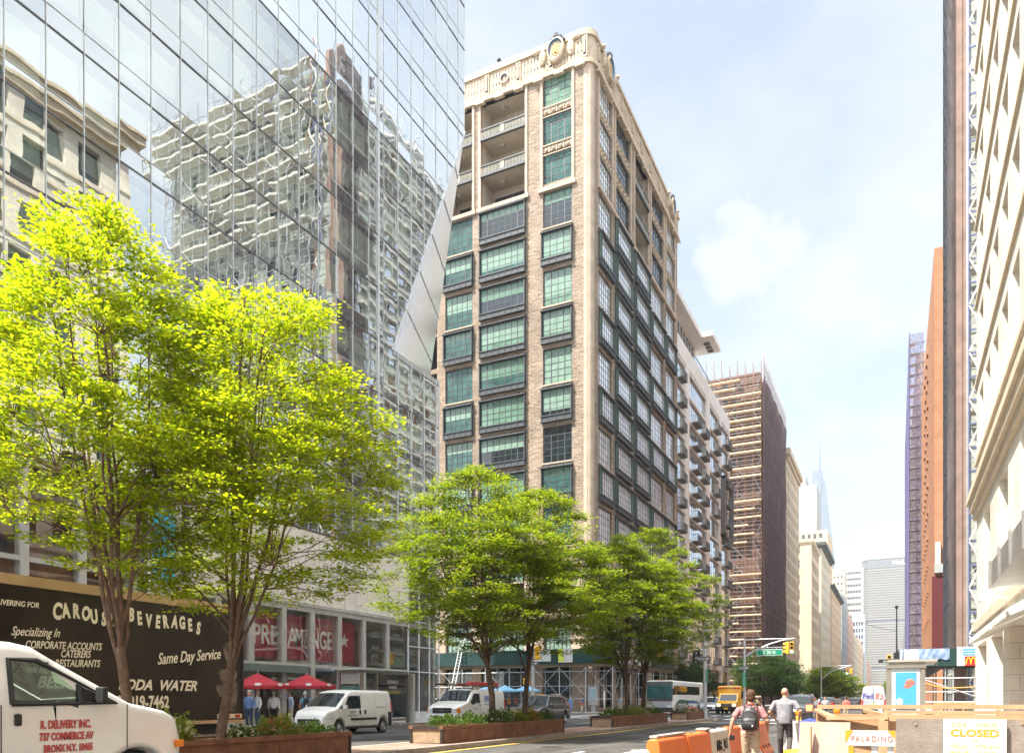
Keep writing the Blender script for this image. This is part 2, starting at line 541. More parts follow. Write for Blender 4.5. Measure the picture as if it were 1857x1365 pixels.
def add_window(parent, fac, s, z, w, h, cols, rows, fm, pm, ft=0.09, bt=0.05, out=-0.25, depth=0.12, style='', name="window", blind=None):
    a, b = window_meshes(w, h, cols, rows, ft, bt, fm, pm, depth, style, blind)
    p = Vector(fac.P(s, z, out)) - wloc(parent)
    o = inst(name, a, parent, p, fac.rz)
    inst("pane", b, o, (0, 0, 0), 0)
    return o

class StuffWin:
    """windows past the hundredth of one building, kept as one part"""
    def __init__(f): f.mb = MB()
    def add(f, fac, s, z, w, h, out=-0.25):
        fac.box(f.mb, s - w / 2, s + w / 2, z, z + h, out - 0.1, out, 0)
        fac.box(f.mb, s - w / 2, s + w / 2, z + h / 2 - .04, z + h / 2 + .04, out, out + .03, 1)
    def done(f, parent, pm, fm, name="upper_windows"):
        if f.mb.f:
            o = f.mb.build(name, [pm, fm], parent); o["kind"] = "stuff"

# ================================================================== SETTING
asphalt = mat("asphalt", (0.082, 0.078, 0.074), 0.9, var=0.3, vscale=0.5, bump=0.5, bscale=60, spec=0.25)
concrete = mat("concrete", (0.36, 0.34, 0.31), 0.9, var=0.2, vscale=0.7, bump=0.2, bscale=30, spec=0.2)
granite = mat("granite_kerb", (0.30, 0.27, 0.25), 0.85, var=0.25, vscale=3, spec=0.3)
paver = mat("median_pavers", (0.30, 0.19, 0.15), 0.9, var=0.25, vscale=2, bump=0.3, bscale=12, spec=0.2)
paint_white = mat("road_paint_white", (0.72, 0.71, 0.68), 0.8, var=0.2, vscale=6)
paint_yellow = mat("road_paint_yellow", (0.75, 0.47, 0.06), 0.8, var=0.2, vscale=6)

m = MB(); m.face([(-3000, -3000, -.02), (3000, -3000, -.02), (3000, 3500, -.02), (-3000, 3500, -.02)])
struct(m.build("ground", concrete))
m = MB(); m.face([(-700, 57, -.008), (700, 57, -.008), (700, 76, -.008), (-700, 76, -.008)])
struct(m.build("cross_road", asphalt))
m = MB(); m.face([(-25, -80, 0), (-.3, -80, 0), (-.3, 1300, 0), (-25, 1300, 0)])
struct(m.build("road", asphalt))

def rounded(x0, x1, y0, y1, r, corners):
    """outline with some corners rounded; corners: set of 'ne','nw','se','sw'"""
    pts = []
    for key, cx, cy, a0 in (("sw", x0, y0, 180), ("se", x1, y0, 270), ("ne", x1, y1, 0), ("nw", x0, y1, 90)):
        if key in corners:
            ox = cx + (r if cx == x0 else -r); oy = cy + (r if cy == y0 else -r)
            for k in range(9):
                a = R(a0 + 90 * k / 8)
                pts.append((ox + r * math.cos(a), oy + r * math.sin(a)))
        else:
            pts.append((cx, cy))
    return pts

def pavement(name, x0, x1, y0, y1, r, corners, surf, label=None):
    m = MB(); p = rounded(x0, x1, y0, y1, r, corners)
    n = len(p)
    inner = rounded(x0 + .18, x1 - .18, y0 + .18, y1 - .18, max(r - .18, .05), corners)
    for i in range(n):
        j = (i + 1) % n
        m.face([(*p[i], -.02), (*p[j], -.02), (*p[j], .15), (*p[i], .15)], 1)
        m.face([(*p[i], .15), (*p[j], .15), (*inner[j], .15), (*inner[i], .15)], 1)
    m.face([(*q, .15) for q in inner], 0)
    return struct(m.build(name, [surf, granite]))

pavement("pavement", -700, -25, -80, 57, 1.6, {"ne"}, concrete)
pavement("pavement", -700, -25, 76, 1300, 3.5, {"se"}, concrete)
pavement("pavement", -.3, 700, -80, 57, 3.0, {"nw"}, concrete)
pavement("pavement", -.3, 700, 76, 1300, 3.0, {"sw"}, concrete)
pavement("median_strip", -14.1, -11.95, -60, 58.2, 1.0, {"ne", "nw"}, paver)
pavement("median_strip", -14.1, -11.95, 74.6, 1300, 1.0, {"se", "sw"}, paver)

m = MB()
m.face([(-11.75, -60, .004), (-11.6, -60, .004), (-11.6, 57, .004), (-11.75, 57, .004)])
m.face([(-14.45, -60, .004), (-14.3, -60, .004), (-14.3, 57, .004), (-14.45, 57, .004)])
struct(m.build("yellow_line", paint_yellow))
m = MB()
for x in (-8.1, -17.9, -21.3):
    for k in range(-4, 60):
        y = k * 9.0
        if 50 < y < 80 or y + 3 > 50 and y < 57: continue
        m.face([(x - .06, y, .004), (x + .06, y, .004), (x + .06, y + 3, .004), (x - .06, y + 3, .004)])
m.face([(-11.5, 51, .004), (-3.2, 51, .004), (-3.2, 51.45, .004), (-11.5, 51.45, .004)])
m.face([(-24.5, 81, .004), (-14.4, 81, .004), (-14.4, 81.45, .004), (-24.5, 81.45, .004)])
struct(m.build("lane_marking", paint_white))
m = MB()
for y0, y1 in ((59.0, 62.2), (71.0, 74.2)):
    x = -24.4
    while x < -1:
        m.face([(x, y0, .004), (x + .42, y0, .004), (x + .42, y1, .004), (x, y1, .004)])
        x += 1.15
for x0 in (-24.0 - 3.6, 1.2):
    y = 57.6
    while y < 75:
        m.face([(x0, y, .004), (x0 + 2.8, y, .004), (x0 + 2.8, y + .42, .004), (x0, y + .42, .004)])
        y += 1.15
struct(m.build("crosswalk", paint_white))
patch = mat("asphalt_patch", (.04, .04, .041), .95, var=.25, vscale=3, bump=.4, bscale=70)
pale_asph = mat("asphalt_worn", (.085, .08, .075), .9, var=.3, vscale=1.2, bump=.4, bscale=60)
rp = random.Random(2); m = MB()
for x, y, w, l in ((-9.2, 14, .9, 5), (-6.5, 19, 1.6, 2.2), (-10.6, 27, .5, 9), (-5.2, 36, 1.4, 4), (-18.6, 22, 1.1, 5), (-16, 38, .6, 8), (-8.4, 44, 2.2, 1.8), (-21, 33, .9, 3), (-7, 66, 3, 2)):
    m.face([(x + rp.uniform(-.08, .08), y, .002), (x + w, y + rp.uniform(-.1, .1), .002), (x + w + rp.uniform(-.08, .08), y + l, .002), (x, y + l + rp.uniform(-.1, .1), .002)], 0)
for x in (-10.4, -8.9, -6.4, -4.9): m.face([(x, -60, .0015), (x + .55, -60, .0015), (x + .5, 57, .0015), (x + .03, 57, .0015)], 1)
for x0, y0 in ((-9.6, 12), (-7.4, 24), (-5.8, 40), (-19.8, 24), (-17, 30)):
    p = Vector((x0, y0, .003))
    for k in range(14):
        q = p + Vector((rp.uniform(-.25, .25), rp.uniform(.25, .7), 0)); m.face([p, p + Vector((.022, 0, 0)), q + Vector((.022, 0, 0)), q], 0); p = q
struct(m.build("road_patches", [patch, pale_asph]))
manhole_m = mat("cast_iron", (0.07, 0.065, 0.06), 0.6, metal=.6, var=.3, vscale=8)
for x, y in ((-9.8, 22.5), (-6.2, 34.0), (-19.2, 26.0)):
    m = MB(); m.lathe([(0.01, .012), (.33, .012), (.36, .004)], (x, y, 0), 20)
    o = m.build("manhole_cover", manhole_m)
    tag(o, {-9.8: "round iron manhole cover in the near roadway beside the long planter", -6.2: "round iron manhole cover out in the near roadway towards the crossing", -19.2: "round iron manhole cover in the far roadway by the small white van"}[x], "manhole cover", "manhole covers in the roadway")

# ================================================================== GLASS BUILDING (left)
GX = -31.0
g_mull = mat("mullion_metal", (0.6, 0.62, 0.64), 0.45, metal=0.2, var=0.1)
g_slab = mat("slab_edge", (0.05, 0.05, 0.052), 0.8, var=.2)
g_floor = mat("office_floor", (0.16, 0.15, 0.14), 0.8)
g_ceil = mat("office_ceiling", (0.62, 0.66, 0.62), 0.8, var=.05)
g_back = mat("office_back_wall", (0.30, 0.36, 0.33), 0.8, var=.25, vscale=.4)
g_blind = mat("roller_blind", (0.74, 0.84, 0.75), 0.8, var=.08)
g_spand = mat("spandrel_panel", (0.36, 0.38, 0.38), 0.5, var=.1)
g_glass = curtain_glass("facade_glass", 0.54, (0.94, 0.99, 0.96), 0.11, 0.45)
g_glass_hi = curtain_glass("facade_glass_upper", 0.86, (0.70, 0.82, 0.80), 0.25, 0.35)
g_shop = curtain_glass("shop_glass", 0.085, (0.97, 0.98, 0.97), 0.12, 0.5)
g_stone = mat("white_stone_panel", (0.66, 0.62, 0.55), 0.6, var=.08, vscale=1.2)
g_post = mat("pale_metal_post", (0.45, 0.44, 0.42), 0.4, metal=.3, var=.1)
black_matte = mat("black_matte", (0.012, 0.012, 0.013), 0.7)

glass_bldg = thing("glass_building", "tall mirrored glass office building with a slanted notch at its far corner", "building", (GX, 2.0, 0))
fe = Fac((GX, 0, 0), (0, 1, 0), (1, 0, 0))          # s is world Y
ys = [19.77 + 1.655 * k for k in range(-10, 19)]    # mullion lines, 3.2 .. 49.6
Y0g, YL, YU = ys[0], 49.95, 53.9
ys_up = ys + [ys[-1] + 1.655, ys[-1] + 3.31]
zf = [11.5 + 3.5 * k for k in range(15)]            # thick floor lines 11.5 .. 60.5
ZB, ZA, YB = 25.5, 47.0, 44.0
def ymax(z):
    if z < ZB - 1e-6: return YL
    if z > ZA: return YU
    return YB + (z - ZB) * (YU - YB) / (ZA - ZB)
def clip_poly(pts):
    """clip a (y,z) polygon against the slanted north edge"""
    def inside(p): return p[0] <= ymax(p[1]) + 1e-6
    out = []
    for i in range(len(pts)):
        a, b = pts[i], pts[(i + 1) % len(pts)]
        ia, ib = inside(a), inside(b)
        if ia: out.append(a)
        if ia != ib:
            lo, hi = 0.0, 1.0
            for _ in range(40):
                mid = (lo + hi) / 2
                p = (a[0] + (b[0] - a[0]) * mid, a[1] + (b[1] - a[1]) * mid)
                if inside(p) == ia: lo = mid
                else: hi = mid
            out.append((a[0] + (b[0] - a[0]) * lo, a[1] + (b[1] - a[1]) * lo))
    return out
rg = random.Random(3)
panes = []
for fi in range(len(zf) - 1):
    for z0, z1, kind in ((zf[fi], zf[fi] + .9, 's'), (zf[fi] + .9, zf[fi + 1], 'v')):
        low = zf[fi] < ZB - 1e-3
        yy = [y for y in ys_up if y < (YL if low else YU)] + [YL if low else YU]
        for a, b in zip(yy[:-1], yy[1:]):
            if b - a < .2: continue
            poly = [(a, z0), (b, z0), (b, z1), (a, z1)]
            if not low: poly = clip_poly(poly)
            if len(poly) < 3: continue
            j = [rg.uniform(-.008, .008) for _ in range(3)]
            pts = []
            for y, z in poly:
                tx = (y - (a + b) / 2) / (b - a) * 2 * j[0] + (z - (z0 + z1) / 2) / (z1 - z0) * 2 * j[1] + j[2] * .2
                pts.append((GX + tx, y, z))
            cy, cz = (a + b) / 2, (z0 + z1) / 2
            size = (b - a) * (z1 - z0) / (.4446 * 31 + .8957 * cy) ** 2 * (1 if 17 < cy else .01)
            panes.append((size, pts, fi))
for fi in range(0, 3):      # glass corner bay down to the street and the shop zone's upper panes
    pass
panes.sort(key=lambda p: -p[0])
lo_m, hi_m = MB(), MB()
for i, (sz, pts, fi) in enumerate(panes):
    hi = fi >= 8
    if i < 100:
        q = MB(); q.face(pts)
        q.build("glass_pane", g_glass_hi if hi else g_glass, glass_bldg)
    else:
        (hi_m if hi else lo_m).face(pts)
o = lo_m.build("glass_panes", g_glass, glass_bldg); o["kind"] = "stuff"
o = hi_m.build("glass_panes", g_glass_hi, glass_bldg); o["kind"] = "stuff"
# mullions and transoms: thin proud fins (verticals) and flush dark joints (horizontals)
mv = MB(); mh = MB(); mt_ = MB()
for y in ys_up:
    if y < YL:
        ztop = zf[-1]
        if y > YB + .2:
            zstart = ZB + (y - YB) * (ZA - ZB) / (YU - YB)
            fe.box(mv, y - .03, y + .03, 11.5, ZB, .012, .07)
            fe.box(mv, y - .02, y + .02, zstart + .1, ztop, .012, .05)
        else:
            fe.box(mv, y - .016, y + .016, 11.5, ztop, .012, .045)
    else:
        zstart = ZB + (y - YB) * (ZA - ZB) / (YU - YB)
        fe.box(mv, y - .02, y + .02, zstart + .1, ztop, .012, .05)
fe.box(mv, YL - .05, YL + .02, .15, ZB, .012, .08)
fe.box(mv, 42.25, 42.37, ZB - 9, 60.5, .012, .11)
for k, z in enumerate(zf):
    low = z < ZB - 1e-3
    fe.box(mh, Y0g, ymax(z) - .02, z - .035, z + .035, .012, .035)
    if k < len(zf) - 1:
        fe.box(mt_, Y0g, ymax(z + .9) - .03, z + .885, z + .915, .012, .03)
mv.build("mullions", g_mull, glass_bldg); mh.build("floor_joints", mat("dark_joint", (.13, .135, .14), .6), glass_bldg)
mt_.build("transoms", g_mull, glass_bldg)
# sloping chamfer at the upper corner
A_, B_, C_ = Vector((GX, YU, ZA)), Vector((GX, YB, ZB)), Vector((GX - 3.7, YU, ZB))
cf = MB()
N = 6
for i in range(N):
    t0, t1 = i / N, (i + 1) / N
    p0, p1 = B_.lerp(A_, t0), B_.lerp(A_, t1)
    q0, q1 = C_.lerp(A_, t0), C_.lerp(A_, t1)
    for u0, u1 in ((0, .38), (.38, .7), (.7, 1)):
        cf.face([p0.lerp(q0, u0), p0.lerp(q0, u1), p1.lerp(q1, u1), p1.lerp(q1, u0)])
o = cf.build("corner_chamfer", mat("chamfer_glass", (.80, .84, .87), .16, metal=.7, var=.04), glass_bldg)
cj = MB()
for i in range(1, N):
    t = i / N; p, q = B_.lerp(A_, t), C_.lerp(A_, t)
    nrm = (A_ - B_).cross(C_ - B_).normalized(); nrm = nrm if nrm.x > 0 else -nrm
    cj.bar(p + nrm * .03, q + nrm * .03, .06)
cj.bar(B_ + Vector((.05, 0, 0)), A_ + Vector((.05, 0, 0)), .09)
cj.build("chamfer_joints", g_mull, glass_bldg)
# floors, ceilings, core wall, blinds
fl = MB(); ce = MB(); sp = MB(); bl = MB(); bw = MB()
for fi, z in enumerate(zf[:-1]):
    yN = (YL if z < ZB - .01 else min(YU, ymax(z))) - .4
    fl.box((GX - 16, Y0g, z - .02), (GX - .35, yN, z + .1))
    ce.box((GX - 16, Y0g, z - .42), (GX - .5, yN, z - .1)) if z > 12 else None
    fe.box(sp, Y0g, yN, z - .5, z + .12, -.55, -.36)
    for a in ys_up:
        if a + 1.6 > yN: continue
        if rg.random() < .8:
            drop = rg.choice((.8, 1.5, 2.0, 2.4, 2.5, 2.5))
            fe.box(bl, a + .05, a + 1.58, z + 3.0 - drop, z + 3.02, -.30, -.28)
        if rg.random() < .25:
            fe.box(bl, a + .1, a + rg.uniform(.3, .7), z + .12, z + 3.0, -.42, -.36)
    bw.box((GX - 5.2, Y0g, z + .1), (GX - 5.0, yN, z + 3.1))
fl.build("floor_slab", g_floor, glass_bldg); ce.build("ceiling_deck", g_ceil, glass_bldg)
sp.build("slab_edge", g_slab, glass_bldg)
o = bl.build("roller_blinds", g_blind, glass_bldg); o["kind"] = "stuff"
bw.build("core_wall", g_back, glass_bldg)
# the rest of the shell: roof, back and end walls
sh = MB()
sh.box((GX - 28, Y0g - .4, 60.5), (GX + .06, YU, 61.2))
sh.box((GX - 28, YB, ZB - .3), (GX + .05, YL, ZB + .05))
sh.box((GX - 28, Y0g - .5, 0), (GX - .02, Y0g - .02, 61.2))
sh.box((GX - 28, Y0g, 0), (GX - 27.7, YL, 61))
sh.box((GX - 28, YL - .3, 0), (GX - .3, YL, ZB))
sh.face([(GX - 28, YU, ZB), (GX - 3.7, YU, ZB), (GX, YU, ZA), (GX, YU, 61), (GX - 28, YU, 61)])
sh.build("outer_wall", g_spand, glass_bldg)
# pale panel band over the shops
pb = MB(); pj = MB()
for k in range(16):
    a = 27.0 + k * 1.18
    if a > 45.7: break
    b = min(a + 1.15, 45.8)
    fe.box(pb, a, b, 7.15, 9.0, -.3, .02); fe.box(pb, a, b, 9.03, 11.42, -.3, .0)
pb.build("stone_band", g_stone, glass_bldg, bevel=.01)
lg = MB(); fe.box(lg, 27, 45.9, 6.95, 7.12, -.2, .14); fe.box(lg, 3.2, 27, 11.2, 11.44, -.2, .1); lg.build("ledge", g_post, glass_bldg)
# glazed corner bay
cb = MB(); cg = MB()
cz = [.6, 3.5, 5.3, 7.1, 9.3, 11.5]
for a, b in ((45.9, 47.2), (47.25, 48.6), (48.65, YL - .06)):
    for z0, z1 in zip(cz[:-1], cz[1:]):
        t = rg.uniform(-.008, .008)
        cg.face([(GX + t, a, z0), (GX - t, b, z0), (GX - t * .5, b, z1), (GX + t * .6, a, z1)])
o = cg.build("corner_glass", g_shop, glass_bldg)
for y in (45.85, 47.22, 48.62): fe.box(cb, y - .05, y + .05, .15, 11.5, -.05, .07)
for z in cz: fe.box(cb, 45.85, YL, z - .04, z + .04, -.04, .06)
fe.box(cb, 45.85, YL, .15, .56, -.1, .03)
cb.build("corner_frame", g_mull, glass_bldg)
# shop front: posts, glass, doors, red banner wall inside
sf = MB()
post_y = [4.2 + 2.45 * k for k in range(11)] + [30.98, 33.45, 35.85, 38.34, 40.79, 43.41]
for y in post_y:
    fe.box(sf, y - .17, y + .17, .15, 7.0 if y > 27 else 11.2, -.35, .05)
for y0_, y1_, zt in ((3.2, 27, 11.2), (27, 45.8, 6.95)):
    fe.box(sf, y0_, y1_, 3.38, 3.6, -.2, .04); fe.box(sf, y0_, y1_, .15, .45, -.2, .02)
    fe.box(sf, y0_, y1_, zt - .3, zt, -.25, .03)
    if zt > 10: fe.box(sf, y0_, y1_, 7.0, 7.2, -.25, .03)
sf.build("shop_posts", g_post, glass_bldg)
sg = MB()
allp = [3.2] + post_y + [45.8]
for a, b in zip(allp[:-1], allp[1:]):
    zt = 6.7 if a > 27 else 10.9
    for z0, z1 in ((.45, 3.4), (3.6, 6.7)) + (((7.2, 10.9),) if zt > 10 else ()):
        t = rg.uniform(-.006, .006)
        sg.face([(GX - .1 + t, a + .1, z0), (GX - .1 - t, b - .1, z0), (GX - .1 - t, b - .1, z1), (GX - .1 + t, a + .1, z1)])
sg.build("shop_glass", g_shop, glass_bldg)
si = MB()
si.box((GX - 7, 3.2, .15), (GX - 6.8, 49.5, 11.3), 0)
si.box((GX - 9, 3.2, .1), (GX - .4, 49.5, .17), 1)
si.box((GX - 7, 3.2, 3.4), (GX - 2.5, 45.5, 3.6), 2); si.box((GX - 7, 27, 6.8), (GX - .4, 49.5, 7.0), 2)
for y in (29.5, 33.8, 38.9, 42.1, 44.4): si.box((GX - 5.5, y, .17), (GX - 5.0, y + 1.6, 3.0), 3)
for y in (31.2, 36.4, 41.0): si.box((GX - 2.2, y, .17), (GX - 1.6, y + 1.9, 1.1), 4)
si.build("shop_interior", [mat("shop_wall", (.36, .2, .13), .8, var=.5, vscale=.8), mat("shop_floor", (.2, .17, .14), .5), mat("shop_ceiling", (.5, .42, .34), .8),
                           mat("shop_shelf", (.16, .09, .05), .7, var=.4, vscale=4), mat("shop_counter", (.35, .22, .12), .5)], glass_bldg)
awn = MB(); fe.box(awn, 29.2, 34.5, 3.0, 3.4, .05, .9); awn.build("shop_canopy", mat("canopy_green_grey", (.12, .17, .15), .6), glass_bldg)
bn = MB(); fe.box(bn, 28.2, 40.55, 3.85, 6.45, -.62, -.58)
banner = bn.build("shop_banner", mat("banner_red", (.34, .02, .035), .6, var=.06), glass_bldg)
wl = mat("lettering_white", (.8, .78, .74), .7, var=.04)
for word, yc in (("PRET", 32.95), ("A", 34.75), ("MANGER", 36.9)):
    text_obj("lettering", word, 1.55, wl, (GX - .56, yc, 4.62), (0, 1, 0), (0, 0, 1), banner, bold=.02, sx={"PRET": .78, "A": .8, "MANGER": .62}[word], depth=.02)
def star_mesh(mb, fac, s, z, r, out, th=.02):
    pts = [fac.P(s + (r if k % 2 == 0 else r * .42) * math.sin(k * math.pi / 5), z + (r if k % 2 == 0 else r * .42) * math.cos(k * math.pi / 5), out) for k in range(10)]
    mb.face(pts)
st = MB(); star_mesh(st, fe, 39.5, 5.25, .48, -.565); star_mesh(st, fe, 30.3, 5.25, .48, -.565); st.build("star_emblem", wl, banner)

# ================================================================== BROWN BRICK BUILDING
BX, BYs, BYn, BZ = -31.0, 82.8, 121.2, 74.2
brick = brick_mat("tan_brick", (.31, .245, .19), (.215, .165, .125), (.33, .28, .235), 1.0, .85, .3, 1.0)
lime = mat("limestone", (.44, .35, .275), .85, var=.15, vscale=.6, bump=.25, bscale=6, spec=.2)
terra = mat("terracotta", (.47, .38, .285), .8, var=.22, vscale=2.2, bump=.3, bscale=8, spec=.25)
loft = mat("window_steel", (.055, .062, .07), .5, var=.1)
p_green = mat("pane_green_blind", (.125, .22, .165), .05, var=.22, vscale=1.1, ior=1.5, spec=.45)
p_teal = mat("pane_teal", (.045, .11, .10), .04, var=.5, vscale=.5, ior=1.5, spec=.5)
p_dark = mat("pane_dark", (.012, .02, .024), .03, var=.6, vscale=.5, ior=1.75, spec=.6)
p_pale = mat("pane_pale_blind", (.20, .30, .245), .05, var=.18, vscale=1.1, ior=1.5, spec=.45)
p_east = mat("pane_painted_sky", (.84, .86, .86), .03, metal=.4, var=.2, vscale=.6, ior=2.0)  # near-white base stands in for bright sky mirrored in the panes
BP = [p_green, p_pale, p_green, p_teal, p_teal, p_dark]
brown = thing("brick_building", "tan brick loft building with dark steel windows and an ornate rounded parapet", "building", (BX, BYs, 0))
fs = Fac((0, BYs, 0), (1, 0, 0), (0, -1, 0))        # s is world X
fb = Fac((BX, 0, 0), (0, 1, 0), (1, 0, 0))          # s is world Y
XW = -62.0
row = lambda k: 60.7 - 4.57 * k                     # top of the k-th row
NR = 9                                              # rows down to the stone base
COLS_S = [(-56.6, -51.6, 'C'), (-50.4, -46.5, 'A'), (-45.3, -39.35, 'B'), (-37.05, -33.4, 'C')]
COLS_E = [(85.1, 89.8, 'C'), (91.0, 97.0, 'B'), (98.8, 105.0, 'B'), (106.5, 113.0, 'A'), (114.4, 119.5, 'C')]
LOG = [(74.0, 70.0), (69.6, 65.5), (65.2, 61.2)]    # loggia storeys (top, floor)
rb = random.Random(11)
holes_s, holes_e = [], []
jobs = []                                           # (fac, s0, s1, top, bottom, bay)
for fac, cols, holes in ((fs, COLS_S, holes_s), (fb, COLS_E, holes_e)):
    for ci, (a, b, kind) in enumerate(cols):
        for k in range(NR + 1):
            t = row(k)
            bay = kind == 'B' or (kind == 'C' and k % 2 == 1) or (kind == 'A' and k % 2 == 1)
            if k >= NR: bay = False
            h = 3.55 if bay else 4.1
            if kind != 'B' and not bay: h = 4.2
            holes.append((a, b, t - (4.0 if bay else h), t))
            jobs.append((fac, a, b, t, h, bay, k, kind))
        # top three storeys
        loggia = (fac is fs and kind in 'BA') or (fac is fb and ci in (2,))
        if loggia:
            holes.append((a, b, 61.2, 74.0))
        else:
            for (t, z) in LOG:
                holes.append((a, b, t - 3.5, t + .2))
        # stone base
        holes.append((a + .1, b - .1, 12.2, 17.2)); holes.append((a + .1, b - .1, 7.2, 10.8)); holes.append((a, b, .6, 5.6))
wb = MB()
for fac, s0, s1, holes in ((fs, XW, BX - .55, holes_s), (fb, BYs + .55, BYn, holes_e)):
    fac.wall(wb, s0, s1, 19.0, BZ + .2, holes, .34, 0)
wb.build("brick_wall", brick, brown)
wl2 = MB()
for fac, s0, s1, holes in ((fs, XW, BX - .55, holes_s), (fb, BYs + .55, BYn, holes_e)):
    fac.wall(wl2, s0, s1, .15, 19.0, holes, .45, 0, out=.12)
    fac.box(wl2, s0, s1, 18.7, 19.25, .0, .42); fac.box(wl2, s0, s1, 11.0, 11.4, .1, .3); fac.box(wl2, s0, s1, 17.5, 17.8, .1, .22)
# rounded corner shaft in stone from street to parapet
crn = [(BX - .55 + .55 * math.sin(R(a)), BYs + .55 - .55 * math.cos(R(a))) for a in range(0, 91, 10)]
for (p, q) in zip(crn[:-1], crn[1:]):
    wl2.face([(*p, .15), (*q, .15), (*q, BZ + .2), (*p, BZ + .2)])
wl2.build("stone_base", lime, brown)
# thin stone quoin strips up the corner, pilaster lines
qs = MB()
fs.box(qs, BX - .95, BX - .53, 19.25, BZ, -.02, .05)
fb.box(qs, BYs + .53, BYs + .8, 19.25, BZ, -.02, .05)
for a, b, _ in COLS_S: fs.box(qs, a - .32, a, 61.0, BZ, -.02, .16); fs.box(qs, b, b + .32, 61.0, BZ, -.02, .16)
for a, b, _ in COLS_E: fb.box(qs, a - .3, a, 61.0, BZ, -.02, .16); fb.box(qs, b, b + .3, 61.0, BZ, -.02, .16)
for a, b, _ in COLS_S: fs.box(qs, a - .5, b + .5, 60.75, 61.2, -.02, .3)
for a, b, _ in COLS_E: fb.box(qs, a - .5, b + .5, 60.75, 61.2, -.02, .3)
qs.build("stone_trim", lime, brown)
# parapet: frieze with flutes, medallions, caps
pa = MB()
def parapet_run(mb, z0, z1, out, m=0):
    path = [(XW, BYs - out)] + [(BX - .95 + (.95 + out) * math.sin(R(a)), BYs + .95 - (.95 + out) * math.cos(R(a))) for a in range(0, 91, 15)] + [(BX + out, BYn)]
    for p, q in zip(path[:-1], path[1:]):
        mb.face([(*p, z0), (*q, z0), (*q, z1), (*p, z1)], m)
    back = [(XW, BYs + .6), (BX - .6, BYs + .6), (BX - .6, BYn)]
    n = len(path)
    mb.face([(*p, z1) for p in path] + [(*p, z1) for p in back[::-1]], m)
    mb.face([(*p, z0) for p in path] + [(*p, z0) for p in back[::-1]], m)
parapet_run(pa, 74.0, 74.5, .38); parapet_run(pa, 74.5, 77.1, .18); parapet_run(pa, 77.1, 77.5, .42); parapet_run(pa, 77.5, 77.9, .3)
pa.build("parapet", terra, brown)
fz = MB(); hd = MB()  # hd: thin dark blue slabs laid on the frieze
for fac, s0, s1 in ((fs, XW + .5, BX - 1.0), (fb, BYs + 1.2, BYn - .4)):
    s = s0; k = 0
    while s < s1:
        if k % 9 == 0:
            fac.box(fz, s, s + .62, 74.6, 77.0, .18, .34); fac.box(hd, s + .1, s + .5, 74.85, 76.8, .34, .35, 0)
            fac.box(fz, s + .2, s + .42, 75.0, 76.6, .35, .45)
            s += .85
        else:
            fac.box(fz, s, s + .22, 74.65, 76.95, .18, .235)
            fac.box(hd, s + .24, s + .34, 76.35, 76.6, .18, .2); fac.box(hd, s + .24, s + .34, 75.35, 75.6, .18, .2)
            s += .42
        k += 1
    for s_ in np.arange(s0, s1, 2.6):
        fac.box(fz, s_, s_ + 1.2, 73.72, 74.0, .0, .5)
    fz.build("frieze_flutes", terra, brown); hd.build("frieze_dark_slabs", mat("frieze_dark_blue", (.05, .06, .075), .8), brown)
    fz = MB(); hd = MB()
def shield(fac, s):
    mb = MB()
    prof = []
    for k in range(24):
        a = 2 * math.pi * k / 24
        prof.append((1.05 * math.sin(a) * (1 + .12 * math.cos(a)), 1.4 * math.cos(a)))
    def ring(sc, out): return [fac.P(s + x * sc, 76.4 + z * sc, out) for x, z in prof]
    r0, r1, r2, r3 = ring(1, .18), ring(1, .75), ring(.82, .85), ring(.72, .6)
    for i in range(24):
        j = (i + 1) % 24
        for (p, q, mm) in ((r0, r1, 0), (r1, r2, 0), (r2, r3, 2)):
            mb.face([p[i], p[j], q[j], q[i]], mm)
    mb.face(r3, 0)
    for dx, dz, r in ((0, 1.5, .42), (-.5, 1.35, .32), (.5, 1.35, .32), (-.92, .95, .26), (.92, .95, .26), (0, 1.85, .26)):
        c = fac.P(s + dx, 76.4 + dz, .45); mb.ball(c, r, 1, 8, 6)
    for dx, dz, w, h in ((0, .1, .13, .75), (-.32, .12, .12, .4), (.32, .12, .12, .4), (0, -.35, .4, .1)):
        fac.box(mb, s + dx - w, s + dx + w, 76.4 + dz - h, 76.4 + dz + h, .58, .66, 3)
    for sd in (-1, 1):
        mb.ball(fac.P(s + sd * 1.75, 76.3, .3), .5, 0, 8, 6, (1, .6, 1.8)); mb.ball(fac.P(s + sd * 2.5, 77.2, .3), .45, 0, 8, 6, (1.5, .7, .7))
    mb.build("shield_emblem", [terra, mat("weathered_bronze", (.05, .05, .06), .6, var=.4, vscale=4), mat("faience_blue", (.06, .13, .2), .4), mat("ochre_relief", (.45, .26, .07), .6)], brown)
shield(fs, -35.2); shield(fb, 87.6); shield(fb, 116.5)
mb = MB()
for k in range(20):
    a0, a1 = 2 * math.pi * k / 20, 2 * math.pi * (k + 1) / 20
    for r0_, r1_, o0, o1, mm in ((.62, .45, .42, .42, 0), (.45, .38, .42, .3, 1), (.62, .62, .18, .42, 0)):
        mb.face([fs.P(-42.0 + r0_ * math.sin(a0), 75.8 + r0_ * math.cos(a0), o0), fs.P(-42.0 + r0_ * math.sin(a1), 75.8 + r0_ * math.cos(a1), o0),
                 fs.P(-42.0 + r1_ * math.sin(a1), 75.8 + r1_ * math.cos(a1), o1), fs.P(-42.0 + r1_ * math.sin(a0), 75.8 + r1_ * math.cos(a0), o1)], mm)
mb.build("round_medallion", [terra, mat("faience_blue", (.06, .13, .2), .4)], brown)
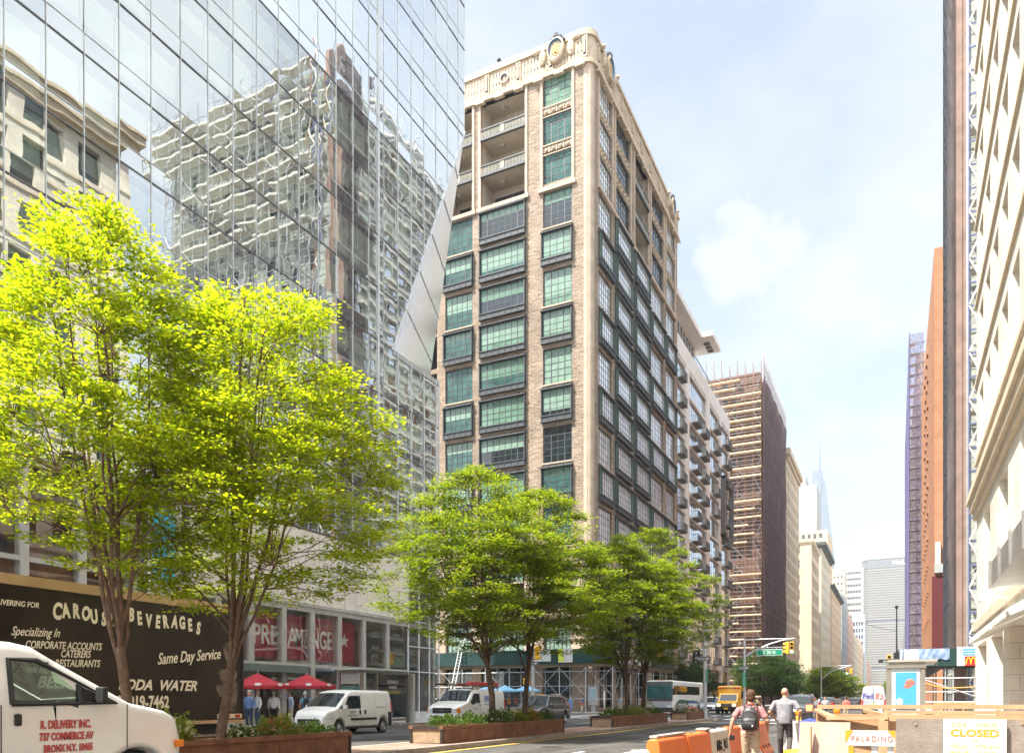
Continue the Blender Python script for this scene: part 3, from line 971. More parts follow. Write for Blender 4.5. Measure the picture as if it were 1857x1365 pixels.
rf = MB(); rf.box((XW, BYs + .6, BZ), (BX - .5, BYn, BZ + .3)); rf.box((-46.5, 86, BZ), (-41.5, 90, 81.2)); rf.box((-50, 85.6, BZ), (-48.3, 88, 79.4))
rf.box((XW, BYn - .3, .2), (BX - .02, BYn - .01, BZ)); rf.box((XW, BYs, .2), (XW + .3, BYn, BZ))
roof = rf.build("roof_block", mat("roof_render", (.5, .47, .42), .8, var=.1), brown)
vt = MB(); vt.tube([(-45, 87, 81.2), (-45, 87, 82.2)], .12); vt.ball((-45, 87, 82.3), .28); vt.build("roof_vent", black_matte, roof)
# windows and bays
frn = MB()
nwin = 0
stuff_w = StuffWin()
def bay_mesh(w, h):
    """steel box bay: cheeks, sloped top, ribbed apron; local -y outward"""
    mb = MB()
    x0, x1, D = -w / 2 - .12, w / 2 + .12, .42
    mb.box((x0, -D + .1, -.62), (x1, .1, -.02))
    for i in range(int(w / .75) + 1):
        x = x0 + .1 + (x1 - x0 - .2) * i / max(1, int(w / .75))
        mb.box((x - .03, -D + .04, -.60), (x + .03, -D + .1, -.04))
    mb.box((x0 - .05, -D, -.08), (x1 + .05, .1, .04)); mb.box((x0 - .04, -D + .02, -.72), (x1 + .04, .05, -.62))
    for sx in (x0, x1 - .1): mb.box((sx, -D + .06, .04), (sx + .1, -D + .16, h)); mb.box((sx, -.1, .04), (sx + .1, .1, h))
    mb.hexa([(x0 - .06, -D - .05, h), (x1 + .06, -D - .05, h), (x1 + .06, .1, h), (x0 - .06, .1, h),
             (x0 - .06, -D - .05, h + .1), (x1 + .06, -D - .05, h + .1), (x1 + .06, .1, h + .42), (x0 - .06, .1, h + .42)])
    for i in range(int(w / .75) + 1):
        x = x0 + .1 + (x1 - x0 - .2) * i / max(1, int(w / .75))
        mb.bar((x, -D - .04, h + .13), (x, .06, h + .43), .06)
    return mb.mesh("bay_box", [loft])
_bay = {}
def cheek_mesh(h, w):
    mb = MB()
    for sx in (-w / 2 - .07, w / 2 + .07): mb.face([(sx, -.26, .04), (sx, -.1, .04), (sx, -.1, h), (sx, -.26, h)])
    return mb.mesh("side_pane", [p_green])
def do_window(fac, a, b, t, h, bay, k, kind, cnt=[0]):
    w = b - a - .04; sc = (a + b) / 2
    cols = max(4, round(w / .82)); rows = 4 if bay else 5
    pm = rb.choice(BP) if fac is fs else p_east
    blind = (rb.choice((.3, .5, .62, .8)), rb.choice((p_pale, p_green))) if pm in (p_dark, p_teal) and rb.random() < .75 else ((rb.choice((.7, .85)), p_pale) if pm is p_green and rb.random() < .4 else None)
    cnt[0] += 1
    if cnt[0] > 100 and not (fac is fs):
        pass
    if bay:
        o = add_window(brown, fac, sc, t - 4.0 + .62, w, 3.05, cols, rows, loft, pm, *((.11, .055) if fac is fs else (.07, .035)), .22, .14, 'loft', blind=blind)
        key = (round(w, 2),)
        if key not in _bay: _bay[key] = (bay_mesh(w, 3.05), cheek_mesh(3.05, w))
        inst("bay_box", _bay[key][0], o, (0, .12, 0)); inst("side_pane", _bay[key][1], o, (0, .12, 0))
    else:
        o = add_window(brown, fac, sc, t - h + .02, w, h - .06, cols, rows, loft, pm, *((.12, .055) if fac is fs else (.07, .035)), -.16, .14, 'loft', blind=blind)
        fac.box(frn, a - .1, b + .1, t - h - .16, t - h, -.1, .16)
    return o
vis = lambda j: (0 if j[0] is fs and j[7] != 'X' else 1)
for j in jobs:
    fac, a, b, t, h, bay, k, kind = j
    if fac is fs and a < -55 : continue
    if k >= 8 and fac is fs and False: continue
    do_window(*j)
frn.build("stone_sills", lime, brown)
# top storeys: windows with ornamented spandrels
orn = MB()
for fac, cols in ((fs, COLS_S), (fb, COLS_E)):
    for ci, (a, b, kind) in enumerate(cols):
        if (fac is fs and kind in 'BA') or (fac is fb and ci == 2): continue
        for t, z in LOG:
            add_window(brown, fac, (a + b) / 2, t - 3.48, b - a - .04, 3.6, 4 if b - a < 4.5 else 6, 4, loft, (rb.choice([p_teal, p_green]) if fac is fs else (p_east if ci in (0, 4) else p_dark)), .11, .05, -.2, .14, 'loft')
        for zc in (70.05, 65.6):
            orn = MB()
            n = 4 if b - a < 4.5 else 6
            for i in range(n):
                s = a + (b - a) * (i + .5) / n
                orn.ball(fac.P(s, zc, .02), .22, 0, 8, 6); fac.box(orn, s + .3, s + .42, zc - .3, zc + .3, 0, .08)
            fac.box(orn, a, b, zc + .5, zc + .62, 0, .1); fac.box(orn, a, b, zc - .6, zc - .5, 0, .1)
            orn.build("spandrel_ornament", terra, brown)
# loggias
lrend = mat("loggia_render", (.42, .36, .29), .85, var=.1); lstone = mat("railing_stone", (.3, .29, .25), .8)
for fac, a, b in ((fs, -45.3, -39.35), (fs, -50.4, -46.5), (fb, 98.8, 105.0)):
    lw = MB()
    fac.box(lw, a - .1, b + .1, 61.2, 74.0, -3.2, -3.0)
    for sx in (a - .06, b): fac.box(lw, sx, sx + .06, 61.2, 74.0, -3.0, -.3)
    for i, zf_ in enumerate((61.2, 65.3, 69.7)):
        if i: fac.box(lw, a, b, zf_ - .35, zf_, -3.0, -.02)
        add_window(brown, fac, (a + b) / 2, zf_ + .05, b - a - .9, 2.7, 6, 3, loft, p_dark, .1, .05, -2.85, .1)
        if i:
            lr = MB()
            fac.box(lr, a, b, zf_ - .4, zf_ - .1, -.02, .3); fac.box(lr, a, b, zf_ + .85, zf_ + 1.0, .0, .25)
            for kx in range(int((b - a) / .19)):
                s = a + .1 + kx * .19
                fac.box(lr, s, s + .09, zf_ - .1, zf_ + .85, .08, .16, 1)
            fac.box(lr, (a + b) / 2 - .25, (a + b) / 2 + .25, zf_ - .1, zf_ + .85, .05, .2, 1)
            lr.build("balcony_railing", [loft, lstone], brown)
        zt = (65.3 - .35, 69.7 - .35, 74.0)[i]
        lc = MB(); fac.box(lc, (a + b) / 2 - 1.0, (a + b) / 2 - .5, zt - .3, zt, -1.7, -1.3, 0); lc.build("ceiling_lamp", g_post, brown)
    fac.box(lw, a, b, 74.0, 74.1, -3.0, -.3)
    lw.build("loggia_wall", lrend, brown)
# base windows
for fac, cols in ((fs, COLS_S), (fb, COLS_E)):
    for a, b, kind in cols:
        if fac is fs and a < -55: continue
        add_window(brown, fac, (a + b) / 2, 12.25, b - a - .25, 4.9, 6, 4, loft, rb.choice([p_dark, p_teal]), .15, .08, -.2, .14)
        add_window(brown, fac, (a + b) / 2, 7.25, b - a - .25, 3.5, 6, 3, loft, p_pale, .15, .08, -.2, .14)
        add_window(brown, fac, (a + b) / 2, .62, b - a - .05, 4.9, 3, 2, loft, p_dark, .15, .08, -.2, .14)

# ================================================================== GENERIC BLOCKS
cream = mat("cream_limestone", (.46, .38, .28), .85, var=.12, vscale=.25)
tan_st = mat("tan_masonry", (.50, .37, .25), .85, var=.14, vscale=.25)
pinkish = mat("pink_brick_far", (.48, .30, .22), .85, var=.14, vscale=.25)
grey_st = mat("grey_masonry", (.28, .28, .28), .8, var=.12, vscale=.25)
white_st = mat("white_glazed_brick", (.44, .39, .31), .8, var=.08, vscale=.3)
dark_corn = mat("dark_cornice", (.05, .06, .055), .7)
win_far = mat("far_window_pane", (.03, .035, .045), .12, var=.4, vscale=.3, ior=1.6)
sash = mat("window_sash", (.45, .43, .38), .6)
_fw = {}
def far_window_mesh(w, h):
    k = (round(w, 2), round(h, 2))
    if k not in _fw:
        mb = MB()
        mb.face([(-w / 2, .0, 0), (w / 2, .0, 0), (w / 2, .0, h), (-w / 2, .0, h)], 0)
        mb.box((-w / 2, -.06, h / 2 - .05), (w / 2, .0, h / 2 + .05), 1)
        mb.box((-w / 2, -.06, 0), (-w / 2 + .08, 0, h), 1); mb.box((w / 2 - .08, -.06, 0), (w / 2, 0, h), 1)
        mb.box((-w / 2 - .15, -.5, -.18), (w / 2 + .15, -.05, 0), 2)
        _fw[k] = mb
    return _fw[k]
_fwm = {}
def block(name, label, x0, x1, y0, y1, z, wm, cols_s=None, cols_e=None, east=None, fh=4.0, ww=1.4, wh=2.2, z0=6.0, cornice=None, rev=.3, group=None, cat="building", limit=100, west=None, pm=None):
    """a masonry block with window openings in its south face and its avenue face (east or west)"""
    pm = pm or win_far
    t = thing(name, label, cat, (x0, y0, 0), group=group)
    fsouth = Fac((0, y0, 0), (1, 0, 0), (0, -1, 0))
    fav = Fac((x1, 0, 0), (0, 1, 0), (1, 0, 0)) if west is None else Fac((x0, 0, 0), (0, -1, 0), (-1, 0, 0))
    sg = (lambda s: s) if west is None else (lambda s: -s)
    zs = []
    k = z0
    while k + wh < z - 1.5:
        zs.append(k); k += fh
    hs = [(c - ww / 2, c + ww / 2, q, q + wh) for c in (cols_s or []) for q in zs]
    ha = [(c - ww / 2, c + ww / 2, q, q + wh) for c in (cols_e or []) for q in zs]
    mb = MB()
    fsouth.wall(mb, x0, x1, .1, z, hs, rev)
    a, b = sorted((sg(y0), sg(y1)))
    ha2 = [tuple(sorted((sg(h[0]), sg(h[1])))) + h[2:] for h in ha]
    fav.wall(mb, a, b, .1, z, ha2, rev)
    # back, far side and roof
    xb = x0 if west is None else x1
    mb.face([(xb, y0, .1), (xb, y1, .1), (xb, y1, z), (xb, y0, z)]); mb.face([(x0, y1, .1), (x1, y1, .1), (x1, y1, z), (x0, y1, z)])
    mb.face([(x0, y0, z - .01), (x1, y0, z - .01), (x1, y1, z - .01), (x0, y1, z - .01)])
    w = mb.build("wall", wm, t)
    key = (name, wm.name, round(ww, 2), round(wh, 2), pm.name)
    if key not in _fwm:
        _fwm[key] = far_window_mesh(ww, wh).mesh("window", [pm, sash, wm])
    st = MB(); n = 0
    for fac, lst in ((fsouth, hs), (fav, ha2)):
        for h in lst:
            n += 1
            if n <= limit:
                p = Vector(fac.P((h[0] + h[1]) / 2, h[2], -rev + .02)) - wloc(t)
                inst("window", _fwm[key], t, p, fac.rz)
            else:
                fac.box(st, h[0], h[1], h[2], h[3], -rev - .05, -rev + .02, 0)
                fac.box(st, h[0], h[1], (h[2] + h[3]) / 2 - .05, (h[2] + h[3]) / 2 + .05, -rev + .02, -rev + .07, 1)
    if st.f:
        o = st.build("upper_windows", [pm, sash], t); o["kind"] = "stuff"
    if cornice:
        cm, ch, cp = cornice
        mb = MB()
        mb.box((x0, y0 - cp, z - ch), (x1 + (cp if west is None else 0), y1, z + .3)) if west is None else mb.box((x0 - cp, y0 - cp, z - ch), (x1, y1, z + .3))
        if west is None: mb.box((x0, y0 - cp * .5, z - ch * 1.7), (x1 + cp * .5, y1, z - ch))
        else: mb.box((x0 - cp * .5, y0 - cp * .5, z - ch * 1.7), (x1, y1, z - ch))
        mb.build("cornice", cm, t)
    return t, fsouth, fav

def rng(a, b, step): return [a + step * i for i in range(int((b - a) / step + 1e-6) + 1)]

# ================================================================== HOTEL WITH BALCONIES (north of the brick building)
hconc = mat("pale_concrete_frame", (.64, .61, .57), .7, var=.08, vscale=.4)
hglass = mat("hotel_glass", (.66, .70, .71), .03, metal=.7, var=.25, vscale=.3, ior=1.9)
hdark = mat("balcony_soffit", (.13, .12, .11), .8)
hrail = mat("balcony_rail", (.16, .16, .16), .4, metal=.5)
hwarm = mat("lobby_glass_painted_glow", (.50, .34, .14), .05, var=.5, vscale=.7, ior=1.7)  # gold-lit look put into the base colour of the glass
hotel = thing("hotel_building", "pale concrete and glass hotel with columns of small dark balconies and a flat projecting roof", "building", (-31, 121.3, 0))
fh_ = Fac((-31.2, 0, 0), (0, 1, 0), (1, 0, 0))
mb = MB()
bays = [(121.9, 127.6), (130.2, 143.4), (146.2, 155.0), (157.0, 164.6)]
hol = [(a, b, 8.2, 57.0) for a, b in bays] + [(a, b, .8, 7.2) for a, b in ((122, 133), (134.5, 146), (148, 156), (158, 164.6))]
fh_.wall(mb, 121.3, 165.4, .15, 60.0, hol, .5)
mb.face([(-60, 121.3, 60), (-31.2, 121.3, 60), (-31.2, 165.4, 60), (-60, 165.4, 60)])
mb.face([(-60, 165.4, .1), (-31.2, 165.4, .1), (-31.2, 165.4, 60), (-60, 165.4, 60)])
for k in range(13):
    z = 8.2 + 4.05 * k
    for a, b in bays: fh_.box(mb, a, b, z - .28, z + .12, -.5, -.08)
mb.build("concrete_frame", hconc, hotel)
g_key = {}
for k in range(12):
    z = 8.32 + 4.05 * k
    for a, b in bays:
        n = max(2, round((b - a) / 1.7))
        add_window(hotel, fh_, (a + b) / 2, z, b - a - .02, 3.62, n, 1, hrail, hglass, .08, .07, -.42, .1)
bal_me = {}
def balcony(y, z, w, d=1.05):
    key = (w, d)
    if key not in bal_me:
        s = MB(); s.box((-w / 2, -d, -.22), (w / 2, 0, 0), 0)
        r = MB()
        for x in np.arange(-w / 2 + .03, w / 2, .16): r.box((x - .012, -d + .02, 0), (x + .012, -d + .05, 1.05))
        for yy in np.arange(-d + .1, 0, .16):
            for sx in (-w / 2 + .03, w / 2 - .03): r.box((sx - .012, yy, 0), (sx + .012, yy + .024, 1.05))
        r.box((-w / 2, -d, 1.05), (w / 2, -d + .08, 1.12))
        for sx in (-w / 2, w / 2 - .07): r.box((sx, -d, 1.05), (sx + .07, 0, 1.12))
        bal_me[key] = (s.mesh("balcony", [hdark]), r.mesh("railing", [hrail]))
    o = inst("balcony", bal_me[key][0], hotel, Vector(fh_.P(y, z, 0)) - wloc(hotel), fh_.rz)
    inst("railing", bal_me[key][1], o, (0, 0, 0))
for k in range(12):
    z = 8.3 + 4.05 * k
    balcony(123.3, z, 2.6)
    if k % 12 != 11: balcony(133.6, z, 3.6) ; balcony(139.9, z, 3.6)
    if k != 6: balcony(150.5, z, 3.2)
    balcony(160.8, z, 4.4)
fr = MB()
for a, b, z0, z1 in ((156.2, 165.2, 34.0, 46.0),):
    for (p, q, r_, s_) in ((a, b, z1 - .5, z1), (a, b, z0, z0 + .5), (a, a + .5, z0, z1), (b - .5, b, z0, z1)):
        fh_.box(fr, p, q, r_, s_, -.1, .9)
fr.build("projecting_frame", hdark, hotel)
pv = MB()
pv.box((-58, 121.5, 60), (-33.0, 142, 65.2))
for y in np.arange(121.5, 142, 2.05): pv.box((-33.0, y - .05, 60), (-32.9, y + .05, 65.2), 1)
pv.box((-33.0, 121.5, 62.9), (-32.88, 142, 63.05), 1)
pv.build("penthouse", [hglass, hrail], hotel)
rs = MB(); rs.box((-58, 120.6, 65.2), (-30.7, 137.0, 66.3)); rs.box((-58, 137.0, 65.25), (-28.8, 144.2, 66.2))
o = rs.build("roof_slab", hconc, hotel, bevel=.08)
vn = MB()
for i in range(3): vn.box((-30.9, 139.2 + 1.6 * i, 65.12), (-29.9, 140.2 + 1.6 * i, 65.19))
vn.build("soffit_vent", black_matte, o)
tr_ = MB()
for y in np.arange(126.5, 165, 1.1): tr_.box((-31.3, y, 60), (-31.25, y + .05, 61.1))
tr_.box((-31.32, 126.5, 61.05), (-31.22, 165, 61.15)); tr_.build("terrace_railing", hrail, hotel)
ha_ = MB()
for a, b in ((122, 133), (134.5, 146), (148, 156), (158, 164.6)):
    fh_.box(ha_, a, b, .8, 7.2, -.5, -.42, 0)
    for s in np.arange(a, b, 1.4): fh_.box(ha_, s - .04, s + .04, .8, 7.2, -.42, -.34, 1)
    fh_.box(ha_, a, b, 4.9, 5.1, -.42, -.32, 1)
ha_.build("lobby_glazing", [hwarm, black_matte], hotel)
cn = MB(); fh_.box(cn, 137, 145, 3.6, 4.5, .0, 3.2)
canopy = cn.build("entrance_canopy", black_matte, hotel, bevel=.04)
text_obj("lettering", "TALTON", .62, wl, fh_.P(137 - .03, 3.85, 1.6), (1, 0, 0), (0, 0, 1), canopy, depth=.02)
bs = MB(); bs.box((-30.9, 131.2, 5.2), (-29.7, 131.5, 9.9))
blade = bs.build("blade_sign", black_matte, hotel, bevel=.03)
for i, ch in enumerate("TALTON"): text_obj("lettering", ch, .72, wl, (-30.3, 131.17, 9.1 - .76 * i), (1, 0, 0), (0, 0, 1), blade, depth=.02)
hc = MB(); fh_.box(hc, 121.4, 129, 4.6, 6.3, .05, 1.8); hc.build("dark_canopy", hdark, hotel)

# ================================================================== SCAFFOLDED TOWERS
s_pole = mat("scaffold_pole_rust", (.22, .105, .065), .7, metal=.2, var=.2)
s_pole_g = mat("scaffold_pole_grey", (.34, .34, .35), .5, metal=.5, var=.15)
s_plank = mat("scaffold_plank", (.66, .52, .35), .8, var=.2, vscale=1.0)
s_blue = mat("scaffold_blue_ledger", (.09, .11, .22), .6, var=.2)
net_purple = net_mat("purple_debris_net", (.085, .055, .062), 1.15, 5.0, .8)
net_blue = net_mat("muted_violet_net", (.13, .12, .19), .55, 3.0, .6)
net_pale = net_mat("pale_debris_net", (.50, .48, .48), .55, 4.0, .4)
net_dark = net_mat("dark_debris_net", (.085, .07, .07), 1.1, 5.0, .6)
red_brick = brick_mat("red_brick", (.16, .085, .06), (.13, .07, .05), (.14, .1, .08), 1.0, .6, .2, .6)

def scaffold(name, label, fac, s0, s1, z1, out0, depth, bay=1.9, lift=2.05, pole=None, planks=(), skip=0.0, seed=1, brace=True, top=3.0, ragged=0.35):
    """tube scaffold standing before a facade; poles, ledgers, decks and braces are its parts"""
    rr = random.Random(seed)
    o = Vector(fac.P(s0, 0, out0))
    t = thing(name, label, "scaffolding", o)
    po = MB(); le = MB(); br = MB()
    n = int((s1 - s0) / bay)
    for i in range(n + 1):
        s = s0 + (s1 - s0) * i / n
        for ou in (out0, out0 + depth):
            po.tube([fac.P(s, .15, ou), fac.P(s, z1 + (rr.uniform(0, top) if ou > out0 else 0), ou)], .045 * (1 if z1 < 40 else 1.6), 5, cap=False)
    L = int(z1 / lift)
    pl_list = []
    for k in range(1, L + 1):
        z = k * lift
        for ou in (out0, out0 + depth): le.bar(fac.P(s0, z, ou), fac.P(s1, z, ou), .07)
        le.bar(fac.P(s0, z + 1.0, out0 + depth), fac.P(s1, z + 1.0, out0 + depth), .06)
        if rr.random() < skip: continue
        a = s0 if rr.random() > ragged else s0 + (s1 - s0) * rr.uniform(.05, .35)
        b = s1 if rr.random() > ragged else s1 - (s1 - s0) * rr.uniform(.05, .35)
        pl_list.append((a, b, z + rr.uniform(-.1, .1)))
    for a, b, z in pl_list[:95]:
        d = MB(); fac.box(d, a, b, z, z + .07, out0 + .1, out0 + depth + .06); fac.box(d, a, b, z + .07, z + .30, out0 + depth + .02, out0 + depth + .08)
        d.build("deck_board", s_plank, t)
    if brace:
        for k in range(0, L, 2):
            for i in range(0, n, 3):
                sa, sb = s0 + (s1 - s0) * i / n, s0 + (s1 - s0) * min(i + 2, n) / n
                if rr.random() < .5: sa, sb = sb, sa
                br.tube([fac.P(sa, k * lift, out0 + depth + .06), fac.P(sb, (k + 2) * lift, out0 + depth + .06)], .05, 4, cap=False)
        br.build("cross_brace", s_pole_g, t)
    po.build("standards", pole or s_pole, t); le.build("ledgers", s_pole_g, t)
    return t

# west tower, far down the avenue
TW, fT, fTe = block("masonry_tower", "tall dark brick tower behind wooden decked scaffolding and purple netting", -75, -32.2, 212, 256, 88, red_brick, cols_s=rng(-72, -35, 3.4), cols_e=rng(214, 254, 4), fh=4.1, ww=1.6, wh=2.4)
scaffold("scaffolding", "orange pole scaffolding with plank decks up the near face of the dark western tower", fT, -58, -31.6, 89.5, .5, 1.5, 1.9, 2.15, s_pole, seed=4, skip=.05, ragged=.5)
nm = MB()
fN = Fac((-31, 0, 0), (0, 1, 0), (1, 0, 0))
for i in range(12):
    y0, y1 = 209.4 + 46.6 * i / 12, 209.4 + 46.6 * (i + 1) / 12
    for k in range(15):
        z0, z1 = .2 + 86 * k / 15, .2 + 86 * (k + 1) / 15
        q = lambda y, z: (-31 + .22 * math.sin(y * 1.1 + z * .33) + .1 * math.sin(z * .9), y, z)
        nm.face([q(y0, z0), q(y1, z0), q(y1, z1), q(y0, z1)])
for y in np.arange(209.4, 256.1, 1.95): nm.tube([(-30.82, y, .15), (-30.82, y, 90)], .04, 4, 1, cap=False)
for k in range(1, 43): nm.bar((-30.8, 209.4, 2.1 * k), (-30.8, 256, 2.1 * k), .06, m=1 if k % 4 else 2)
net = nm.build("debris_net", [net_purple, mat("scaffold_mauve_pole", (.16, .09, .08), .7), mat("scaffold_dull_plank", (.3, .22, .17), .8)]); tag(net, "dark purple netting hung down the avenue side of the scaffolded tower", "netting")
nf = MB(); nf.face([(-31.02, 209.4, 86.2), (-31.02, 256, 86.2), (-31.02, 256, 91.5), (-31.02, 209.4, 92.5)])
for y in np.arange(209.4, 256, 2.2): nf.bar((-31.1, y, 84), (-31.1, y, 92.4 - (y - 209) * .02), .12)
o = nf.build("net_fringe", net_pale, net)

# east side: white building at the right edge
wbld_st = brick_mat("cream_white_stone", (.70, .64, .55), (.66, .60, .51), (.42, .38, .32), 1.0, 1.3, .62, .12)
WXx = 4.0
white = thing("white_building", "cream white stone building with deep windows and a heavy lower cornice", "building", (WXx, -20, 0))
fw = Fac((WXx, 0, 0), (0, -1, 0), (-1, 0, 0))       # s = -Y
NY = 49.8
hw = []
wjobs = []
y = NY - 2.6
while y > -18:
    for k in range(9):
        z = 15.0 + 4.35 * k
        hw.append((-(y + 1.0), -(y - 1.0), z, z + 2.9)); wjobs.append((-y, z, 2.0, 2.9))
    y -= 3.25
hl = []
yb = NY - 5.3
while yb > -18:
    hl.append((-yb - 1.55, -yb + 1.55, 6.4, 11.0)); yb -= 6.5
mb = MB()
fw.wall(mb, -NY, 20, 12.9, 53.2, hw, .55)
fw.wall(mb, -NY, 20, 5.6, 11.4, hl, .75)
shop_h = [(-(NY - 1.2 - 6.5 * k), -(NY - 5.8 - 6.5 * k), .2, 4.4) for k in range(11)]
fw.wall(mb, -NY, 20, .15, 5.6, shop_h, .9, out=.06)
mb.face([(WXx, NY, .1), (40, NY, .1), (40, NY, 53.2), (WXx, NY, 53.2)]); mb.face([(WXx, -20, .1), (40, -20, .1), (40, -20, 53.2), (WXx, -20, 53.2)])
mb.face([(WXx, NY, 53), (40, NY, 53), (40, -20, 53), (WXx, -20, 53)])
mb.build("stone_wall", wbld_st, white)
cb = MB()
for z0, z1, p in ((11.4, 11.8, .18), (11.8, 12.25, .36), (12.25, 12.6, .5), (12.6, 12.9, .28)): cb.box((WXx - p, -20, z0), (WXx + .4, NY + p * .4, z1))
for z0, z1, p in ((53.2, 53.8, .4), (53.8, 54.5, .9), (54.5, 54.8, 1.1)): cb.box((WXx - p, -20, z0), (WXx + .4, NY + p * .4, z1))
for k in range(9): cb.box((WXx - .12, -20, 14.35 + 4.35 * k), (WXx, NY, 14.55 + 4.35 * k))
cb.box((WXx - .18, -20, 5.25), (WXx + .2, NY, 5.7))
cb.build("cornice", mat("cornice_stone", (.56, .47, .35), .85, var=.1), white)
w_me = MB(); w_me.face([(-1.0, 0, 0), (1.0, 0, 0), (1.0, 0, 2.9), (-1.0, 0, 2.9)], 0)
for (a, b, c, d) in ((-1, -.88, 0, 2.9), (.88, 1, 0, 2.9), (-.88, .88, 2.78, 2.9), (-.88, .88, 0, .12), (-.88, .88, 1.4, 1.52)): w_me.box((a, -.08, c), (b, 0, d), 1)
w_me = w_me.mesh("window", [mat("office_pane", (.10, .13, .13), .05, var=.6, vscale=.4, ior=1.7), mat("window_frame_brown", (.10, .075, .05), .6)])
cand = sorted(wjobs, key=lambda j: (j[1] - 10) + abs(j[0] + 34) * .6)
stw = StuffWin()
for i, (s, z, w, h) in enumerate(cand):
    if i < 90:
        inst("window", w_me, white, Vector(fw.P(s, z, -.5)) - wloc(white), fw.rz)
    else:
        stw.add(fw, s, z, w, h, -.5)
stw.done(white, MATS["office_pane"], MATS["window_frame_brown"])
for (a, b, z0, z1) in hl:
    for zz in (6.4, 8.8):
        me = MB(); W = b - a
        me.face([(-W / 2, 0, 0), (W / 2, 0, 0), (W / 2, 0, 2.2), (-W / 2, 0, 2.2)], 0)
        me.box((-W / 2, -.1, 0), (-W / 2 + .12, 0, 2.2), 1); me.box((W / 2 - .12, -.1, 0), (W / 2, 0, 2.2), 1); me.box((-.06, -.1, 0), (.06, 0, 2.2), 1)
        me.box((-W / 2, -.16, 1.9), (W / 2, 0, 2.2), 2); me.box((-W / 2, -.16, -.3), (W / 2, 0, .1), 2)
        if ('b',) not in _fwm: _fwm[('b',)] = me.mesh("bay_window", [MATS["office_pane"], MATS["window_frame_brown"], wbld_st])
        inst("bay_window", _fwm[('b',)], white, Vector(fw.P((a + b) / 2, zz, -.68)) - wloc(white), fw.rz)
sh = MB()
for (a, b, z0, z1) in shop_h:
    fw.box(sh, a, b, .2, 4.4, -.9, -.82, 0)
    for s in np.linspace(a, b, 4): fw.box(sh, s - .05, s + .05, .2, 4.4, -.82, -.7, 1)
    fw.box(sh, a, b, 3.2, 3.35, -.82, -.7, 1)
sh.build("shop_front", [mat("shop_pane_warm", (.30, .13, .08), .06, var=.6, vscale=.6, ior=1.6), mat("shop_frame_cream", (.6, .52, .42), .6)], white)
cy = MB(); cy.box((WXx - 1.7, 8, 4.55), (WXx, 24.5, 5.2))
for y in np.arange(8, 24.6, 2.06): cy.box((WXx - 1.76, y - .05, 4.5), (WXx - 1.7, y + .05, 5.26))
cy.build("metal_canopy", mat("canopy_metal_grey", (.30, .28, .26), .4, metal=.5, var=.15), white)
aw = MB()
for y0 in (25.2, 29.5, 33.6): aw.hexa([(WXx - 1.3, y0, 3.75), (WXx - 1.3, y0 + 3.4, 3.75), (WXx - .05, y0 + 3.4, 4.3), (WXx - .05, y0, 4.3), (WXx - 1.3, y0, 3.98), (WXx - 1.3, y0 + 3.4, 3.98), (WXx - .05, y0 + 3.4, 4.75), (WXx - .05, y0, 4.75)])
aw.build("white_awning", mat("awning_white", (.62, .59, .54), .8, var=.05), white, bevel=.03)
for y in (26.2, 31.0, 35.6):
    l = MB(); l.tube([(WXx, y, 5.4), (WXx - .7, y, 5.6)], .05, 6); l.ball((WXx - .85, y, 5.5), .28, 0, 10, 8); l.build("globe_lamp", mat("globe_white", (.8, .78, .74), .3), white)

# east scaffolded tower across the cross street
net_t = thing("masonry_tower", "very tall red brick tower wrapped in scaffolding beside the cream building", "building", (4.9, 82, 0))
fES = Fac((0, 82, 0), (1, 0, 0), (0, -1, 0)); fEW = Fac((5.95, 0, 0), (0, -1, 0), (-1, 0, 0))
mb = MB()
hs = [(x - .8, x + .8, 7 + 4.1 * k, 9.4 + 4.1 * k) for x in rng(8.5, 36, 3.2) for k in range(19)]
fES.wall(mb, 5.95, 38, .1, 86, hs, .3)
fEW.wall(mb, -117.5, -82, .1, 86, [(-y - .8, -y + .8, 7 + 4.1 * k, 9.4 + 4.1 * k) for y in rng(84, 116, 3.2) for k in range(19)], .3)
mb.face([(5.95, 82, 86), (38, 82, 86), (38, 117.5, 86), (5.95, 117.5, 86)])
mb.build("brick_wall", brick_mat("netted_brick", (.38, .41, .37), (.34, .37, .34), (.3, .3, .28), 1.0, .6, .2, .6), net_t)
gl = MB()
for i, h in enumerate(hs):
    if i < 95:
        q = MB(); fES.box(q, h[0], h[1], h[2], h[3], -.36, -.28); q.build("window", win_far, net_t)
    else: fES.box(gl, h[0], h[1], h[2], h[3], -.36, -.28)
o = gl.build("upper_windows", win_far, net_t); o["kind"] = "stuff"
pr = MB(); fES.box(pr, 4.68, 5.75, .1, 88.5, -.5, .25); fES.box(pr, 4.64, 4.82, .1, 88.5, .25, .34); fES.box(pr, 5.3, 5.42, .1, 88.5, .25, .34); fES.box(pr, 5.55, 5.75, .1, 88.5, .25, .4)
pr.build("corner_pier", mat("brown_pier", (.26, .18, .15), .8, var=.2, vscale=.8), net_t)
_sp = s_plank; s_plank = mat("scaffold_plank_pale", (.55, .53, .47), .8, var=.15)
scaffold("scaffolding", "blue and rust scaffolding with plank decks up the very tall red brick tower", fES, 5.8, 38, 87.5, .4, 1.4, 1.9, 2.1, s_pole_g, seed=9, skip=.12, ragged=.3)
scaffold("scaffolding", "pale decked scaffolding along the avenue side of the very tall tower", fEW, -117, -82.6, 87.5, .03, .28, 2.4, 2.1, s_pole_g, seed=21, skip=.12, ragged=.3, top=2.0, brace=False)
s_plank = _sp
bn_ = MB()
